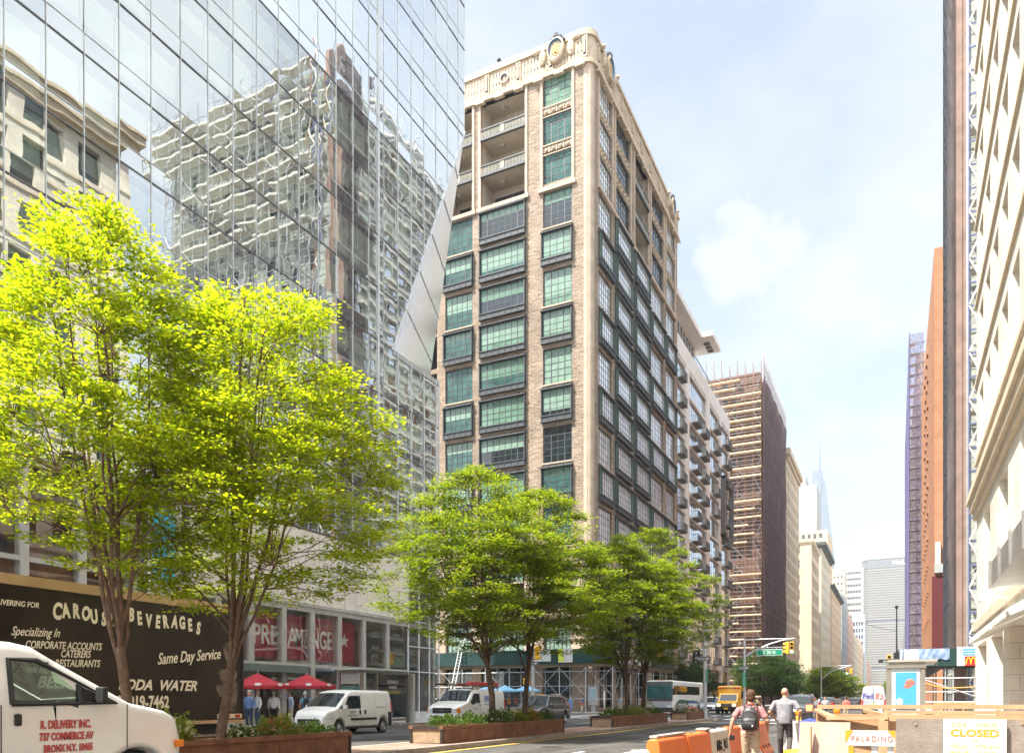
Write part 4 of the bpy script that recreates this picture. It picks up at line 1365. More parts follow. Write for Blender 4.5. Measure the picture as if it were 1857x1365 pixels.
for k in range(42): 
    fES.box(bn_, 5.85, 6.75, .8 + 2.1 * k, .95 + 2.1 * k, 1.9, 1.98, 0)
    a, b = (5.85, 6.75) if k % 2 else (6.75, 5.85)
    bn_.bar(fES.P(a, 1 + 2.1 * k, 2.05), fES.P(b, 3.0 + 2.1 * k, 2.05), .13, m=1)
bn_.tube([fES.P(5.83, .15, 2.0), fES.P(5.83, 89, 2.0)], .06, 6, 0); bn_.tube([fES.P(6.8, .15, 2.0), fES.P(6.8, 89, 2.0)], .08, 6, 2)
hoist = bn_.build("hoist_tower", [s_blue, mat("pale_brace", (.55, .52, .48), .6), s_pole]); tag(hoist, "narrow blue latticed hoist mast with pale zigzag braces climbing the very tall tower", "hoist")
n2 = MB()
for k in range(30):
    z0, z1 = 6 + 2.72 * k, 6 + 2.72 * (k + 1)
    q = lambda y, z: (4.35 + .1 * math.sin(z * 1.1 + y * .6), y, z)
    for i in range(3):
        y0, y1 = 81.5 + 2.0 * i, 81.5 + 2.0 * (i + 1)
        n2.face([q(y0, z0), q(y1, z0), q(y1, z1), q(y0, z1)])
for y in np.arange(81.5, 87.8, 2): n2.tube([(4.2, y, .15), (4.2, y, 89)], .05, 4, 1)
n2.face([(4.2, 81.45, 5.5), (4.74, 81.45, 5.5), (4.74, 81.45, 88), (4.2, 81.45, 88)])
for k in range(1, 43): n2.bar((4.2, 81.4, 2.05 * k), (4.2, 87.6, 2.05 * k), .07, m=1)
o = n2.build("debris_net", [net_dark, mat("scaffold_dark_steel", (.05, .055, .07), .6)]); tag(o, "dark netting on poles along the avenue side of the very tall tower", "netting")

# orange brick building, then a blue netted one
orange = brick_mat("orange_brick", (.42, .20, .11), (.36, .17, .095), (.36, .22, .15), 1.0, .6, .2, .4)
ob, _, obw = block("brick_block", "orange brick building with a plain flank between the scaffolded towers on the right", 4.6, 30, 118.2, 175, 62, orange, cols_s=[], cols_e=rng(140, 173, 4.6), west=True, fh=4.2, ww=1.5, wh=2.2, limit=60)
rs_ = MB(); rs_.box((4.3, 117.85, 8), (5.55, 118.05, 18))
red_sign = rs_.build("banner_sign", mat("sign_red", (.10, .012, .016), .6, var=.08)); tag(red_sign, "tall narrow red sign hung from the orange brick building's corner", "sign")
bm_ = MB(); bm_.box((4.7, 117.5, 19.6), (5.3, 118.1, 22.5)); bm_.box((4.6, 117.5, 18.4), (5.6, 118.18, 19.6), 1); o = bm_.build("rooftop_unit", [mat("pale_unit", (.6, .6, .58), .6), g_spand], ob); 
nb, _, _ = block("netted_block", "farther brick building covered in blue netting at the right of the avenue", 3.6, 30, 178, 262, 72, tan_st, west=True, cols_e=rng(181, 260, 4), fh=4, limit=60)
n3 = MB()
for i in range(40):
    y0, y1 = 176.5 + 2.15 * i, 176.5 + 2.15 * (i + 1)
    for k in range(18):
        z0, z1 = 7 + 3.8 * k, 7 + 3.8 * (k + 1)
        q = lambda y, z: (2.55 + .12 * math.sin(z * .9 + y), y, z)
        n3.face([q(y0, z0), q(y1, z0), q(y1, z1), q(y0, z1)])
for x in np.arange(2.5, 6, 1.7):
    pass

for y in np.arange(176.5, 262, 2.2): n3.tube([(2.4, y, .15), (2.4, y, 76)], .07, 4, 1)
n3.face([(2.5, 176.4, 7), (5, 176.4, 7), (5, 176.4, 75.5), (2.5, 176.4, 75.5)])
for k in range(1, 36):
    d = MB(); d.box((2.5, 176.6, 2.1 * k), (3.5, 178, 2.1 * k + .3)); d.build('deck_board', s_plank, nb)
    n3.bar((2.4, 176.4, 2.1 * k), (2.4, 262, 2.1 * k), .09, m=1); n3.bar((2.4, 176.3, 2.1 * k), (9, 176.3, 2.1 * k), .09, m=1)
o = n3.build("debris_net", [net_blue, mat("scaffold_violet_pole", (.10, .09, .18), .6)]); tag(o, "blue netting on a pole frame over the farther building at the right of the avenue", "netting")

# ================================================================== THE AVENUE'S FAR WEST SIDE
block("cornice_building", "cream building with a stone cornice right behind the purple netted tower", -70, -31, 256.6, 292, 80, cream, cols_e=rng(259, 291, 3.4), fh=4.2, ww=1.5, wh=2.5, cornice=(cream, 1.6, 1.4))
block("corner_building", "cream corner building with black paired windows in front of the dark-corniced tower", -66, -31, 338, 372, 67, cream, cols_s=[-39.7, -36.6], cols_e=rng(341, 371, 3.2), fh=6.2, ww=2.2, wh=3.4, cornice=(cream, 1.0, .6))
block("cornice_tower", "cream tower with one thin column of slit windows and a heavy dark cornice", -58, -31, 385, 440, 74, white_st, cols_s=[-33.8], cols_e=rng(390, 438, 4.2), fh=6.0, ww=1.0, wh=2.6, cornice=(dark_corn, 1.3, 2.2))
block("stepped_building", "tan building with a dark cornice stepping down behind the dark-corniced tower", -60, -30.6, 442, 520, 62, tan_st, cols_e=rng(446, 518, 4.2), fh=5, ww=1.3, wh=2.4, cornice=(dark_corn, 1.2, 1.8))
rfar = random.Random(5)
yy = 535
labs = ["pale grey avenue building beyond the tan one with the dark cornice", "pink brick avenue building next to the pale grey one far down the left side", "cream avenue building far off with white balconies beyond the pink brick one",
        "tan avenue building just short of the distant glass one on the left side", "pale far avenue building near the end of the left side", "small far pinkish building at the very end of the left side"]
for i, (wm, z, L) in enumerate(((grey_st, 70, 70), (pinkish, 64, 80), (cream, 56, 90), (tan_st, 58, 110), (white_st, 52, 130), (pinkish, 48, 170))):
    block("avenue_building", labs[i], -60, -31, yy, yy + L - 4, z, wm, cols_e=rng(yy + 4, yy + L - 8, 6.5), fh=6, ww=2.0, wh=3.2, group="far buildings along the left of the avenue", limit=70)
    yy += L
# right side far row, mostly hidden
yy = 275
labs = ["tan building far down the right side just past the blue netting", "cream building far down the right side beyond the tan one", "grey building at the far end of the right side"]
for i, (wm, z, L) in enumerate(((tan_st, 50, 90), (cream, 44, 140), (grey_st, 46, 200))):
    block("avenue_building", labs[i], 4.5, 30, yy, yy + L - 6, z, wm, west=True, cols_e=rng(yy + 4, yy + L - 8, 7), fh=6, ww=2, wh=3, group="far buildings along the right of the avenue", limit=40)
    yy += L

# ================================================================== SKYLINE
st1, f1, f2 = block("stepped_tower", "tan stepped apartment tower rising behind the cream corner building", -76, -47, 640, 690, 132, tan_st, cols_s=rng(-73, -50, 4.2), cols_e=rng(644, 688, 5), fh=7.5, ww=2.4, wh=3.6, limit=90)
mb = MB(); mb.box((-76, 641, 132), (-55, 680, 168)); mb.box((-76, 642, 168), (-63, 676, 176)); mb.build("upper_stage", grey_st, st1)
mb = MB()
for k in range(15): mb.box((-80, 639.0, 60 + 7.2 * k), (-71.5, 641, 61.4 + 7.2 * k)); mb.box((-80, 639.0, 61.4 + 7.2 * k), (-71.5, 639.3, 63.4 + 7.2 * k), 1)
mb.build("balconies", [hdark, hconc], st1)
# the slab tower that closes the avenue
slab_w = mat("precast_white", (.23, .22, .195), .7, var=.05, vscale=.02)
slab_d = mat("precast_window_band", (.09, .10, .12), .3, var=.1, vscale=.05)
slab = thing("slab_tower", "broad pale slab tower with window bands and a name at its top closing the avenue", "building", (0, 1380, 0))
mb = MB(); md = MB()
oct_ = [(-49, 1392), (-40, 1378), (52, 1378), (66, 1392), (66, 1420), (-49, 1420)]
def ocs(z0, z1, g, mbx, m=0):
    pts = [(x + (g if x > 0 else -g), y - (g if y < 1400 else -g)) for x, y in oct_]
    n = len(pts)
    for i in range(n):
        mbx.face([(*pts[i], z0), (*pts[(i + 1) % n], z0), (*pts[(i + 1) % n], z1), (*pts[i], z1)], m)
    mbx.face([(*p, z1) for p in pts], m); mbx.face([(*p, z0) for p in pts], m)
ocs(0, 226, 0, md)
for k in range(53):
    z = 4 + 3.95 * k
    if k in (31, 12): continue
    ocs(z, z + 2.35, .8, mb)
ocs(213.5, 225.5, .9, mb, 0); ocs(226, 227.5, 1.2, mb, 1); ocs(211.5, 213.4, .3, md)
mb.build("precast_band", [slab_w, slab_d], slab); md.build("window_band", slab_d, slab)
crown = MB(); ocs(214.5, 224.5, 1.0, crown); crown = crown.build("crown_panel", mat("crown_grey", (.12, .13, .15), .7, var=.05), slab)
text_obj("lettering", "MetLife", 8.5, mat("sign_letter_white", (.85, .85, .83), .6), (8, 1376.7, 216.8), (1, 0, 0), (0, 0, 1), crown, bold=.1, depth=.6)
# grey office in front-left of it, and lower ones
block("grey_office", "grey banded office slab standing left of the broad pale tower", -66, -37, 1080, 1115, 170, grey_st, cols_s=rng(-64, -40, 3.2), cols_e=rng(1083, 1112, 3.5), fh=8, ww=2.6, wh=2.6, z0=10, limit=90)
block("low_tower", "small blue grey tower low in front of the broad pale slab", -42, -30, 900, 930, 92, mat("bluegrey_cladding", (.32, .36, .42), .6, var=.1, vscale=.1), cols_s=rng(-40, -32, 2.6), fh=7, ww=1.8, wh=4, z0=10, limit=40)
block("cream_office", "cream block peeping over the grey office slab", -85, -55, 1000, 1040, 158, cream, cols_s=rng(-82, -58, 4), cols_e=rng(1004, 1038, 5), fh=8, ww=2, wh=3, z0=10, limit=60)
# the tapering glass skyscraper, far off
spire_g = mat("pale_sky_glass", (.12, .15, .19), .25, var=.1, vscale=.03)
sk = thing("glass_skyscraper", "faint tapering glass skyscraper with a needle spire in the haze", "building", (-115, 1400, 0))
mb = MB()
def frustum(mbx, xa0, xa1, ya0, ya1, z0, xb0, xb1, yb0, yb1, z1, m=0):
    mbx.hexa([(xa0, ya0, z0), (xa1, ya0, z0), (xa1, ya1, z0), (xa0, ya1, z0), (xb0, yb0, z1), (xb1, yb0, z1), (xb1, yb1, z1), (xb0, yb1, z1)], m)
frustum(mb, -138, -92, 1390, 1436, 0, -134, -95, 1392, 1434, 250)
frustum(mb, -134, -95, 1392, 1434, 250, -131, -104, 1394, 1430, 330)
frustum(mb, -131, -112, 1394, 1424, 330, -126, -112, 1398, 1418, 388)
frustum(mb, -112, -104, 1394, 1424, 330, -111, -108, 1398, 1418, 372)
mb.build("glass_shaft", spire_g, sk)
bd = MB()
for k in range(30): bd.box((-138.3 + .12 * k, 1389.6 + .06 * k, 10 + 8.2 * k), (-91.5 - .1 * k, 1390.3 + .06 * k, 12.5 + 8.2 * k))
bd.build("floor_lines", mat("pale_terracotta", (.2, .21, .22), .6), sk)
sp_ = MB(); sp_.tube([(-116, 1408, 380), (-116, 1408, 446)], [1.6, .3], 6); sp_.build("needle_spire", spire_g, sk)

# ================================================================== TREES
bark = mat("bark", (.15, .095, .065), .9, var=.35, vscale=6, bump=.5, bscale=30)
bark_dark = mat("bark_dark", (.085, .055, .042), .9, var=.35, vscale=5, bump=.4, bscale=25)
leaf_lime = leaf_mat("leaf_lime", (.12, .21, .012), (.40, .44, .022), .58)
leaf_mid = leaf_mat("leaf_mid_green", (.06, .14, .012), (.27, .31, .025), .52)
leaf_dark = leaf_mat("leaf_dark_green", (.022, .055, .012), (.045, .085, .014), .3)

def leaves_mesh(name, cen, out, size, rng_, material, flat=.35, aspect=.5):
    """many small folded leaf diamonds; cen (n,3) places, out (n,3) pointing directions"""
    n = len(cen)
    d = out + rng_.normal(0, .55, (n, 3)); d[:, 2] *= flat
    d /= np.linalg.norm(d, axis=1, keepdims=True) + 1e-9
    up = rng_.normal(0, .42, (n, 3)); up[:, 2] += 1.0
    side = np.cross(d, up); side /= np.linalg.norm(side, axis=1, keepdims=True) + 1e-9
    nrm = np.cross(side, d)
    L = size * rng_.uniform(.7, 1.35, (n, 1)); W = L * aspect
    a = cen; b = cen + d * L * .5 + side * W * .5 + nrm * L * .06; c = cen + d * L; e = cen + d * L * .5 - side * W * .5 + nrm * L * .06
    v = np.stack([a, b, c, e], 1).reshape(-1, 3)
    me = bpy.data.meshes.new(name)
    me.vertices.add(4 * n); me.vertices.foreach_set("co", v.astype(np.float32).ravel())
    me.loops.add(4 * n); me.loops.foreach_set("vertex_index", np.arange(4 * n, dtype=np.int32))
    me.polygons.add(n); me.polygons.foreach_set("loop_start", np.arange(0, 4 * n, 4, dtype=np.int32))
    me.polygons.foreach_set("loop_total", np.full(n, 4, dtype=np.int32))
    me.materials.append(material); me.update(calc_edges=True)
    return me

PROF = np.array([(0, .35), (.10, .72), (.22, .98), (.32, 1.0), (.48, .9), (.62, .76), (.76, .56), (.88, .36), (1, .10)])
def tree(name, label, base, ztop, zlow, rmax, seed, leaf, bk, nspray=420, nleaf=75, lsize=.085, fork=2.4, nlimb=7, trunk_r=.12, group=None, sx=1.0, lean=(0, 0), stems=1, spray_r=.62, gap=.0, prof=None):
    rg_ = np.random.default_rng(seed); rr = random.Random(seed)
    bx, by, bz = base
    P = PROF if prof is None else prof
    t_ = thing(name, label, "tree", base, group=group)
    def radius(t, ang):
        r = np.interp(t, P[:, 0], P[:, 1]) * rmax
        return r * (1 + .16 * np.sin(3 * ang + seed) + .1 * np.sin(5 * ang + 2 * t * 6 + seed * 2))
    mb = MB()
    nodes = []          # (pos, radius)
    H = ztop - bz
    def poly(pts, r0, r1, n):
        rad = [r0 + (r1 - r0) * i / (len(pts) - 1) for i in range(len(pts))]
        mb.tube(pts, rad, n, cap=False)
    fz = fork
    forkp = Vector((lean[0] * .25, lean[1] * .25, fz))
    pts = [Vector((0, 0, -.15)), Vector((0, 0, .1)), Vector((.03, .02, fz * .5)) + Vector((lean[0], lean[1], 0)) * .08, forkp]
    mb.tube(pts, [trunk_r * 1.5, trunk_r * 1.12, trunk_r, trunk_r * .92], 10, cap=False)
    for i in range(nlimb):
        ang = 2 * math.pi * (i + rr.uniform(-.3, .3)) / nlimb
        central = i == 0
        te = rr.uniform(.62, .9) if not central else .95
        ez = (zlow - bz) + te * (ztop - zlow)
        er = float(radius(te, ang)) * (.55 if not central else .08)
        s0 = rr.uniform(-.35, .3) if not central else 0
        st = forkp + Vector((0, 0, s0))
        en = Vector((math.cos(ang) * er * sx + lean[0], math.sin(ang) * er + lean[1], ez))
        ctl = st.lerp(en, .45) + Vector((math.cos(ang) * er * .32, math.sin(ang) * er * .32, -.04 * H))
        K = 9
        lp = []
        for k in range(K + 1):
            u = k / K
            p = st * (1 - u) ** 2 + ctl * 2 * u * (1 - u) + en * u * u
            p += Vector((rr.uniform(-1, 1), rr.uniform(-1, 1), rr.uniform(-.5, .5))) * .055 * (0 < k < K)
            lp.append(p)
        r0 = trunk_r * (.62 if central else rr.uniform(.36, .52))
        poly(lp, r0, .012, 7)
        for k in range(1, K + 1): nodes.append((lp[k], r0 + (.012 - r0) * k / K))
    # secondary boughs reaching outwards
    base_nodes = list(nodes)
    for i in range(nlimb * 5):
        p, r = rr.choice(base_nodes)
        if p.z < fz + .3 and rr.random() < .4: continue
        ang = math.atan2(p.y - lean[1] * .6, p.x - lean[0] * .6) + rr.uniform(-.7, .7)
        tz = max(0.02, min(.97, (p.z + rr.uniform(.1, 1.3) - (zlow - bz)) / (ztop - zlow)))
        er = float(radius(tz, ang)) * rr.uniform(.62, .92)
        en = Vector((math.cos(ang) * er * sx + lean[0] * .8, math.sin(ang) * er + lean[1] * .8, (zlow - bz) + tz * (ztop - zlow)))
        if (en - p).length < .6: continue
        ctl = p.lerp(en, .5) + Vector((0, 0, .14 * (en - p).length))
        lp = []
        for k in range(6):
            u = k / 5
            q = p * (1 - u) ** 2 + ctl * 2 * u * (1 - u) + en * u * u
            lp.append(q + Vector((rr.uniform(-1, 1), rr.uniform(-1, 1), rr.uniform(-1, 1))) * .03 * (0 < k < 5))
        r0 = min(r * .6, .035)
        poly(lp, r0, .006, 5)
        for k in range(1, 6): nodes.append((lp[k], r0 * (1 - k / 6) + .005))
    NP = np.array([tuple(p) for p, _ in nodes])
    # sprays
    cs = []; os_ = []
    made = 0; tries = 0
    while made < nspray and tries < nspray * 12:
        tries += 1
        t = rr.random() ** .85
        w = float(np.interp(t, P[:, 0], P[:, 1]))
        if rr.random() > w * w + .08: continue
        ang = rr.uniform(0, 2 * math.pi)
        R_ = float(radius(t, ang))
        q = math.sqrt(rr.uniform(.06, 1.0)) if rr.random() < .55 else rr.uniform(.82, 1.02)
        c = np.array([math.cos(ang) * R_ * q * sx + lean[0] * min(1, t + .4), math.sin(ang) * R_ * q + lean[1] * min(1, t + .4), (zlow - bz) + t * (ztop - zlow)])
        if gap and math.sin(c[0] * 2.1 + seed) + math.sin(c[1] * 1.9 + seed * 1.7) + math.sin(c[2] * 2.6 + seed * .6) > 1.6 - gap: continue
        dv = NP - c
        cost = np.linalg.norm(dv, axis=1) + np.maximum(0, dv[:, 2]) * 1.6
        j = int(np.argmin(cost))
        p0 = Vector(NP[j]); p1 = Vector(c)
        if (p1 - p0).length > .25:
            ctl = p0.lerp(p1, .5) + Vector((0, 0, .08 * (p1 - p0).length))
            mb.tube([p0, ctl, p1], [.011, .007, .004], 4, cap=False)
        od = np.array([math.cos(ang), math.sin(ang), rr.uniform(-.15, .3)])
        if q < .5: od = rg_.normal(0, 1, 3) * np.array([1, 1, .3])
        od /= np.linalg.norm(od)
        sr = spray_r * rr.uniform(.65, 1.25)
        m_ = int(nleaf * rr.uniform(.7, 1.3) * (sr / spray_r) ** 1.3)
        a = rg_.normal(0, .5, m_) * sr; b = rg_.normal(0, .42, m_) * sr; h = rg_.normal(0, .11, m_) * sr
        sd = np.cross(od, [0, 0, 1.0]); sd /= np.linalg.norm(sd) + 1e-9
        pts_ = c + np.outer(a, od) + np.outer(b, sd)
        pts_[:, 2] += h - .18 * np.maximum(0, a) * .6
        cs.append(pts_); os_.append(np.tile(od, (m_, 1)) * .6 + (pts_ - c) / (sr + 1e-6) * .5)
        made += 1
    tk = mb.build("trunk", bk, t_, smooth=True, world=False)
    me = leaves_mesh("crown", np.concatenate(cs), np.concatenate(os_), lsize, rg_, leaf)
    o = bpy.data.objects.new("crown", me); COL.objects.link(o); o.parent = t_
    return t_

# planters in the median and what grows in them
russet = mat("planter_russet", (.19, .085, .05), .75, var=.35, vscale=2.5, bump=.2, bscale=40)  # reddish brown for sides and cap rails, darker than the ends
tan_end = mat("planter_tan", (.34, .245, .16), .9, var=.25, vscale=9, bump=.3, bscale=90)  # lighter tan for the end panels
steel_d = mat("planter_steel", (.045, .038, .034), .6, metal=.3, var=.25, vscale=4)
soil = mat("soil_mulch", (.17, .095, .055), .95, var=.4, vscale=8, bump=.8, bscale=25)
PX0, PX1 = -13.6, -12.4
def planter(label, y0, y1, zt=.70):
    t = thing("planter", label, "planter", (PX0, y0, .15), group="planters along the median")
    for y in (y0 + .03, y1 - .07):
        a = MB(); a.box((PX0 + .03, y, .17), (PX1 - .03, y + .04, zt - .1)); a.build("end_panel", tan_end, t)
    L = y1 - y0; n = max(1, round(L / 2.4))
    for x in (PX0 + .02, PX1 - .06):
        b = MB()
        for i in range(n):
            b.box((x, y0 + .08 + (L - .16) * i / n + .008, .16), (x + .04, y0 + .08 + (L - .16) * (i + 1) / n - .008, zt - .1))
        b.build("side_panel", russet, t)
    for x in (PX0, PX1 - .09):
        for y in (y0, y1 - .09):
            c = MB(); c.box((x, y, .15), (x + .09, y + .09, zt - .02)); c.build("corner_post", steel_d, t)
    r = MB(); r.box((PX0 - .02, y0 - .02, zt - .11), (PX0 + .12, y1 + .02, zt)); r.box((PX1 - .12, y0 - .02, zt - .11), (PX1 + .02, y1 + .02, zt))
    r.build("cap_rail", russet, t)
    r = MB(); r.box((PX0 + .12, y0 - .018, zt - .108), (PX1 - .12, y0 + .12, zt - .002)); r.box((PX0 + .12, y1 - .12, zt - .108), (PX1 - .12, y1 + .018, zt - .002))
    r.build("end_rail", steel_d, t)
    s = MB()
    nx, ny = 5, max(6, int(L * 2))
    rs = random.Random(int(y0 * 10))
    g = [[(PX0 + .08 + (PX1 - PX0 - .16) * i / nx, y0 + .08 + (L - .16) * j / ny, zt - .13 + .12 * math.sin(math.pi * i / nx) + rs.uniform(-.03, .03)) for j in range(ny + 1)] for i in range(nx + 1)]
    for i in range(nx):
        for j in range(ny): s.face([g[i][j], g[i + 1][j], g[i + 1][j + 1], g[i][j + 1]])
    s.build("soil", soil, t, smooth=True, merge=True)
    return t
planter("long planter nearest the camera beside the white delivery van", 5.8, 15.8)
planter("long rust sided planter with two slender trees in front of the white ladder van", 20.2, 29.9)
planter("planter with a clipped golden bush and two trees before the coach", 36.1, 46.2)
planter("short planter with a round boxwood ball and pink flowers at the median's tip", 51.4, 56.2)
planter("planter with pink flowers on the far side of the crossing behind the walking men", 76.5, 86)

sh_green = leaf_mat("shrub_green", (.035, .085, .016), (.08, .135, .02), .35)
sh_lime = leaf_mat("shrub_lime", (.14, .20, .03), (.24, .27, .06), .4)
sh_pink = leaf_mat("petal_pink", (.55, .16, .20), (.62, .28, .30), .3)
sh_red = leaf_mat("petal_coral", (.50, .14, .08), (.55, .24, .16), .3)
sh_white = leaf_mat("petal_white", (.62, .58, .48), (.7, .66, .58), .3)
sh_gold = leaf_mat("shrub_gold", (.20, .19, .03), (.26, .22, .05), .35)
sh_box = leaf_mat("boxwood_green", (.03, .075, .012), (.06, .12, .018), .25)
def shrub(label, x, y, z, rx, ry, h, leaf, flower=None, n=900, lsize=.085, nf=60, name="shrub", ball=False, group="low plants in the median planters", cat="shrub"):
    t = thing(name, label, cat, (x, y, z), group=group)
    g = np.random.default_rng(int(abs(x * 131 + y * 977)) + n)
    u = g.normal(0, 1, (n, 3)); u /= np.linalg.norm(u, axis=1, keepdims=True)
    if not ball: u[:, 2] = np.abs(u[:, 2])
    rad = g.uniform(.35, 1.0, (n, 1)) ** (.25 if ball else .5)
    bump = 1 + (0 if ball else .28) * np.sin(u[:, :1] * 7 + y) * np.sin(u[:, 1:2] * 6 + x)
    c = u * rad * bump * np.array([rx, ry, h])
    if ball: c[:, 2] += h
    me = leaves_mesh("foliage", c, u + np.array([0, 0, .3]), lsize, g, leaf, flat=.8, aspect=.6)
    o = bpy.data.objects.new("foliage", me); COL.objects.link(o); o.parent = t
    st = MB()
    for k in range(6): st.tube([(g.uniform(-.1, .1), g.uniform(-.1, .1), -.05), (g.uniform(-.5, .5) * rx, g.uniform(-.5, .5) * ry, h * .6 * (2 if ball else 1))], [.012, .006], 4, cap=False)
    st.build("stems", bark, t, world=False)
    if flower:
        u = g.normal(0, 1, (nf, 3)); u[:, 2] = np.abs(u[:, 2]) + .3; u /= np.linalg.norm(u, axis=1, keepdims=True)
        c = u * g.uniform(.85, 1.06, (nf, 1)) * np.array([rx, ry, h])
        cc = np.repeat(c, 4, 0)
        me = leaves_mesh("blossom", cc, g.normal(0, 1, cc.shape) + np.array([0, 0, .4]), lsize * .85, g, flower, flat=1, aspect=.9)
        o = bpy.data.objects.new("blossom", me); COL.objects.link(o); o.parent = t
    return t
cx = (PX0 + PX1) / 2
shrub("bright lime leafed plant with pale edges next to the white delivery van's bonnet", cx + .1, 10.6, .6, .5, .62, .62, sh_lime, sh_white, 1200, .10, 30)
shrub("lime leafed plant at the foot of the nearest big tree", cx + .2, 9.2, .6, .45, .5, .5, sh_lime, sh_white, 900, .10, 20)
shrub("small pale flowering plant right of the second tree trunk", cx + .15, 12.55, .6, .36, .4, .32, sh_green, sh_white, 600, .08, 50)
shrub("pale green coleus with coral flower heads in the middle of the nearest planter", cx + .05, 13.75, .62, .5, .62, .46, sh_lime, sh_red, 1100, .09, 34)
shrub("dark green bedding plant at the far end of the nearest planter", cx, 15.0, .6, .5, .62, .34, sh_green, None, 900, .07)
for i, (y, rx, ry, h, lf, fl, n, nf, lab) in enumerate((
        (21.3, .58, .85, .40, sh_green, None, 1200, 0, "leafy green mound at the near end of the second planter"),
        (22.9, .56, .8, .44, sh_green, None, 1200, 0, "leafy green mound second from the near end of the second planter"),
        (24.9, .56, .8, .58, sh_green, sh_white, 1300, 14, "tall leafy plant with a few white flowers between the two slender trunks"),
        (26.3, .5, .6, .5, sh_lime, sh_white, 900, 30, "paler plant with white flowers right of the second slender trunk"),
        (27.6, .52, .62, .52, sh_gold, sh_red, 900, 24, "gold and coral tinted plant near the far end of the second planter"),
        (28.9, .52, .7, .42, sh_green, None, 900, 0, "dark green plant at the far end of the second planter"),
        (37.2, .52, .8, .42, sh_green, None, 800, 0, "dark green mound at the near end of the third planter"),
        (38.9, .52, .8, .44, sh_green, sh_red, 800, 16, "green mound with coral flowers at the third planter's first tree"),
        (40.8, .52, .8, .55, sh_lime, sh_gold, 800, 12, "yellow green plant between the third planter's two trees"),
        (42.4, .5, .7, .46, sh_lime, sh_white, 700, 20, "pale flowering plant past the third planter's second tree"),
        (45.3, .5, .7, .38, sh_green, None, 700, 0, "low green plant at the far end of the third planter"))):
    shrub(lab, cx + .05, y, .58, rx, ry, h, lf, fl, n, .085, nf)
shrub("clipped golden green bush in the third planter before the coach", cx, 43.9, .62, .42, .5, .42, sh_gold, None, 1500, .05, ball=True)
shrub("round dark green boxwood ball at the near end of the short planter", cx - .05, 52.4, .62, .46, .46, .44, sh_box, None, 2200, .045, ball=True)
shrub("pink flowering plant filling the short planter beside the boxwood ball", cx + .05, 54.5, .6, .5, .95, .42, sh_green, sh_pink, 700, .07, 150)
shrub("pink flowering plant in the planter across the crossing", cx, 77.6, .6, .5, .8, .5, sh_green, sh_pink, 500, .08, 110)
shrub("low green hedge plant in the planter across the crossing", cx, 80.2, .6, .55, 1.5, .5, sh_green, None, 900, .08)

G4 = "slender trees in the median planters"
tree("shade_tree", "big lime green tree at the left edge behind the white delivery van", (cx, 9.85, .6), 10.9, 3.7, 2.35, 5, leaf_lime, bark, 390, 125, .10, 1.9, 8, .10, G4, lean=(-.5, -.25), spray_r=.45, gap=.5)
tree("shade_tree", "big lime green tree second from the left, its trunk before the brown truck", (cx, 12.1, .6), 10.9, 3.5, 2.6, 12, leaf_lime, bark, 480, 125, .10, 1.7, 9, .10, G4, lean=(.85, .45), spray_r=.47, gap=.5, prof=np.array([(0, .5), (.08, .9), (.2, 1.06), (.35, .98), (.5, .84), (.65, .68), (.8, .5), (.92, .28), (1, .08)]))
tree("shade_tree", "first of the two slim trees in the second planter, left of its twin", (cx - .05, 24.7, .6), 9.9, 3.3, 3.3, 21, leaf_mid, bark_dark, 520, 125, .11, 2.0, 8, .11, G4, lean=(-.5, -.3), spray_r=.5, gap=.38)
tree("shade_tree", "second of the two slim trees in the second planter, right of its twin", (cx + .1, 27.0, .6), 9.6, 3.2, 3.1, 33, leaf_mid, bark_dark, 490, 125, .11, 1.9, 8, .10, G4, lean=(.5, .3), spray_r=.5, gap=.38)
tree("shade_tree", "left one of the two trees in the third planter before the coach", (cx, 40.0, .6), 10.4, 3.4, 3.3, 44, leaf_mid, bark_dark, 450, 105, .13, 2.0, 8, .11, G4, spray_r=.5, gap=.38)
tree("shade_tree", "right one of the two trees in the third planter before the coach", (cx, 43.0, .6), 11.2, 3.4, 3.7, 57, leaf_mid, bark_dark, 500, 105, .13, 2.1, 8, .11, G4, lean=(.5, .3), spray_r=.5, gap=.38)
# trees past the crossing
FAR = np.array([(0, .55), (.15, .9), (.35, 1), (.6, .9), (.8, .62), (1, .15)])
for i, (x, y, zt, r, lf, lab) in enumerate((
        (-13.0, 88, 7.2, 3.4, leaf_dark, "dense dark green tree right behind the street name sign"),
        (-13.0, 94, 6.6, 3.2, leaf_dark, "dark green tree beyond the street name sign tree"),
        (-13.0, 101, 5.4, 2.8, leaf_dark, "lower dark tree at the right of the dark median clump"),
        (-27.5, 112, 7.5, 3.2, leaf_dark, "green pavement tree left of the signal pole and above the school bus"),
        (-27.5, 121, 7.5, 3.0, leaf_dark, "green pavement tree farther behind the school bus"),
        (-13.0, 168, 8.0, 4.0, leaf_mid, "bright green median tree under the distant signal arm"),
        (-13.0, 180, 8.5, 4.4, leaf_dark, "darker median tree just past the distant signal arm"),
        (-13.0, 230, 9.0, 4.6, leaf_mid, "far median tree behind the distant signals"),
        (-2.5 + 4, 330, 11, 6, leaf_mid, "far green tree above the grey parcel van"),
        (2.0, 360, 12, 6.5, leaf_mid, "far green tree right of the grey parcel van"))):
    tree("street_tree", lab, (x, y, .2), zt, 2.0, r, 70 + i, lf, bark_dark, 230, 75, .2 if y < 150 else .4, 2.0, 6, .12, "trees beyond the crossing", spray_r=.8 if y < 150 else 1.4, prof=FAR)

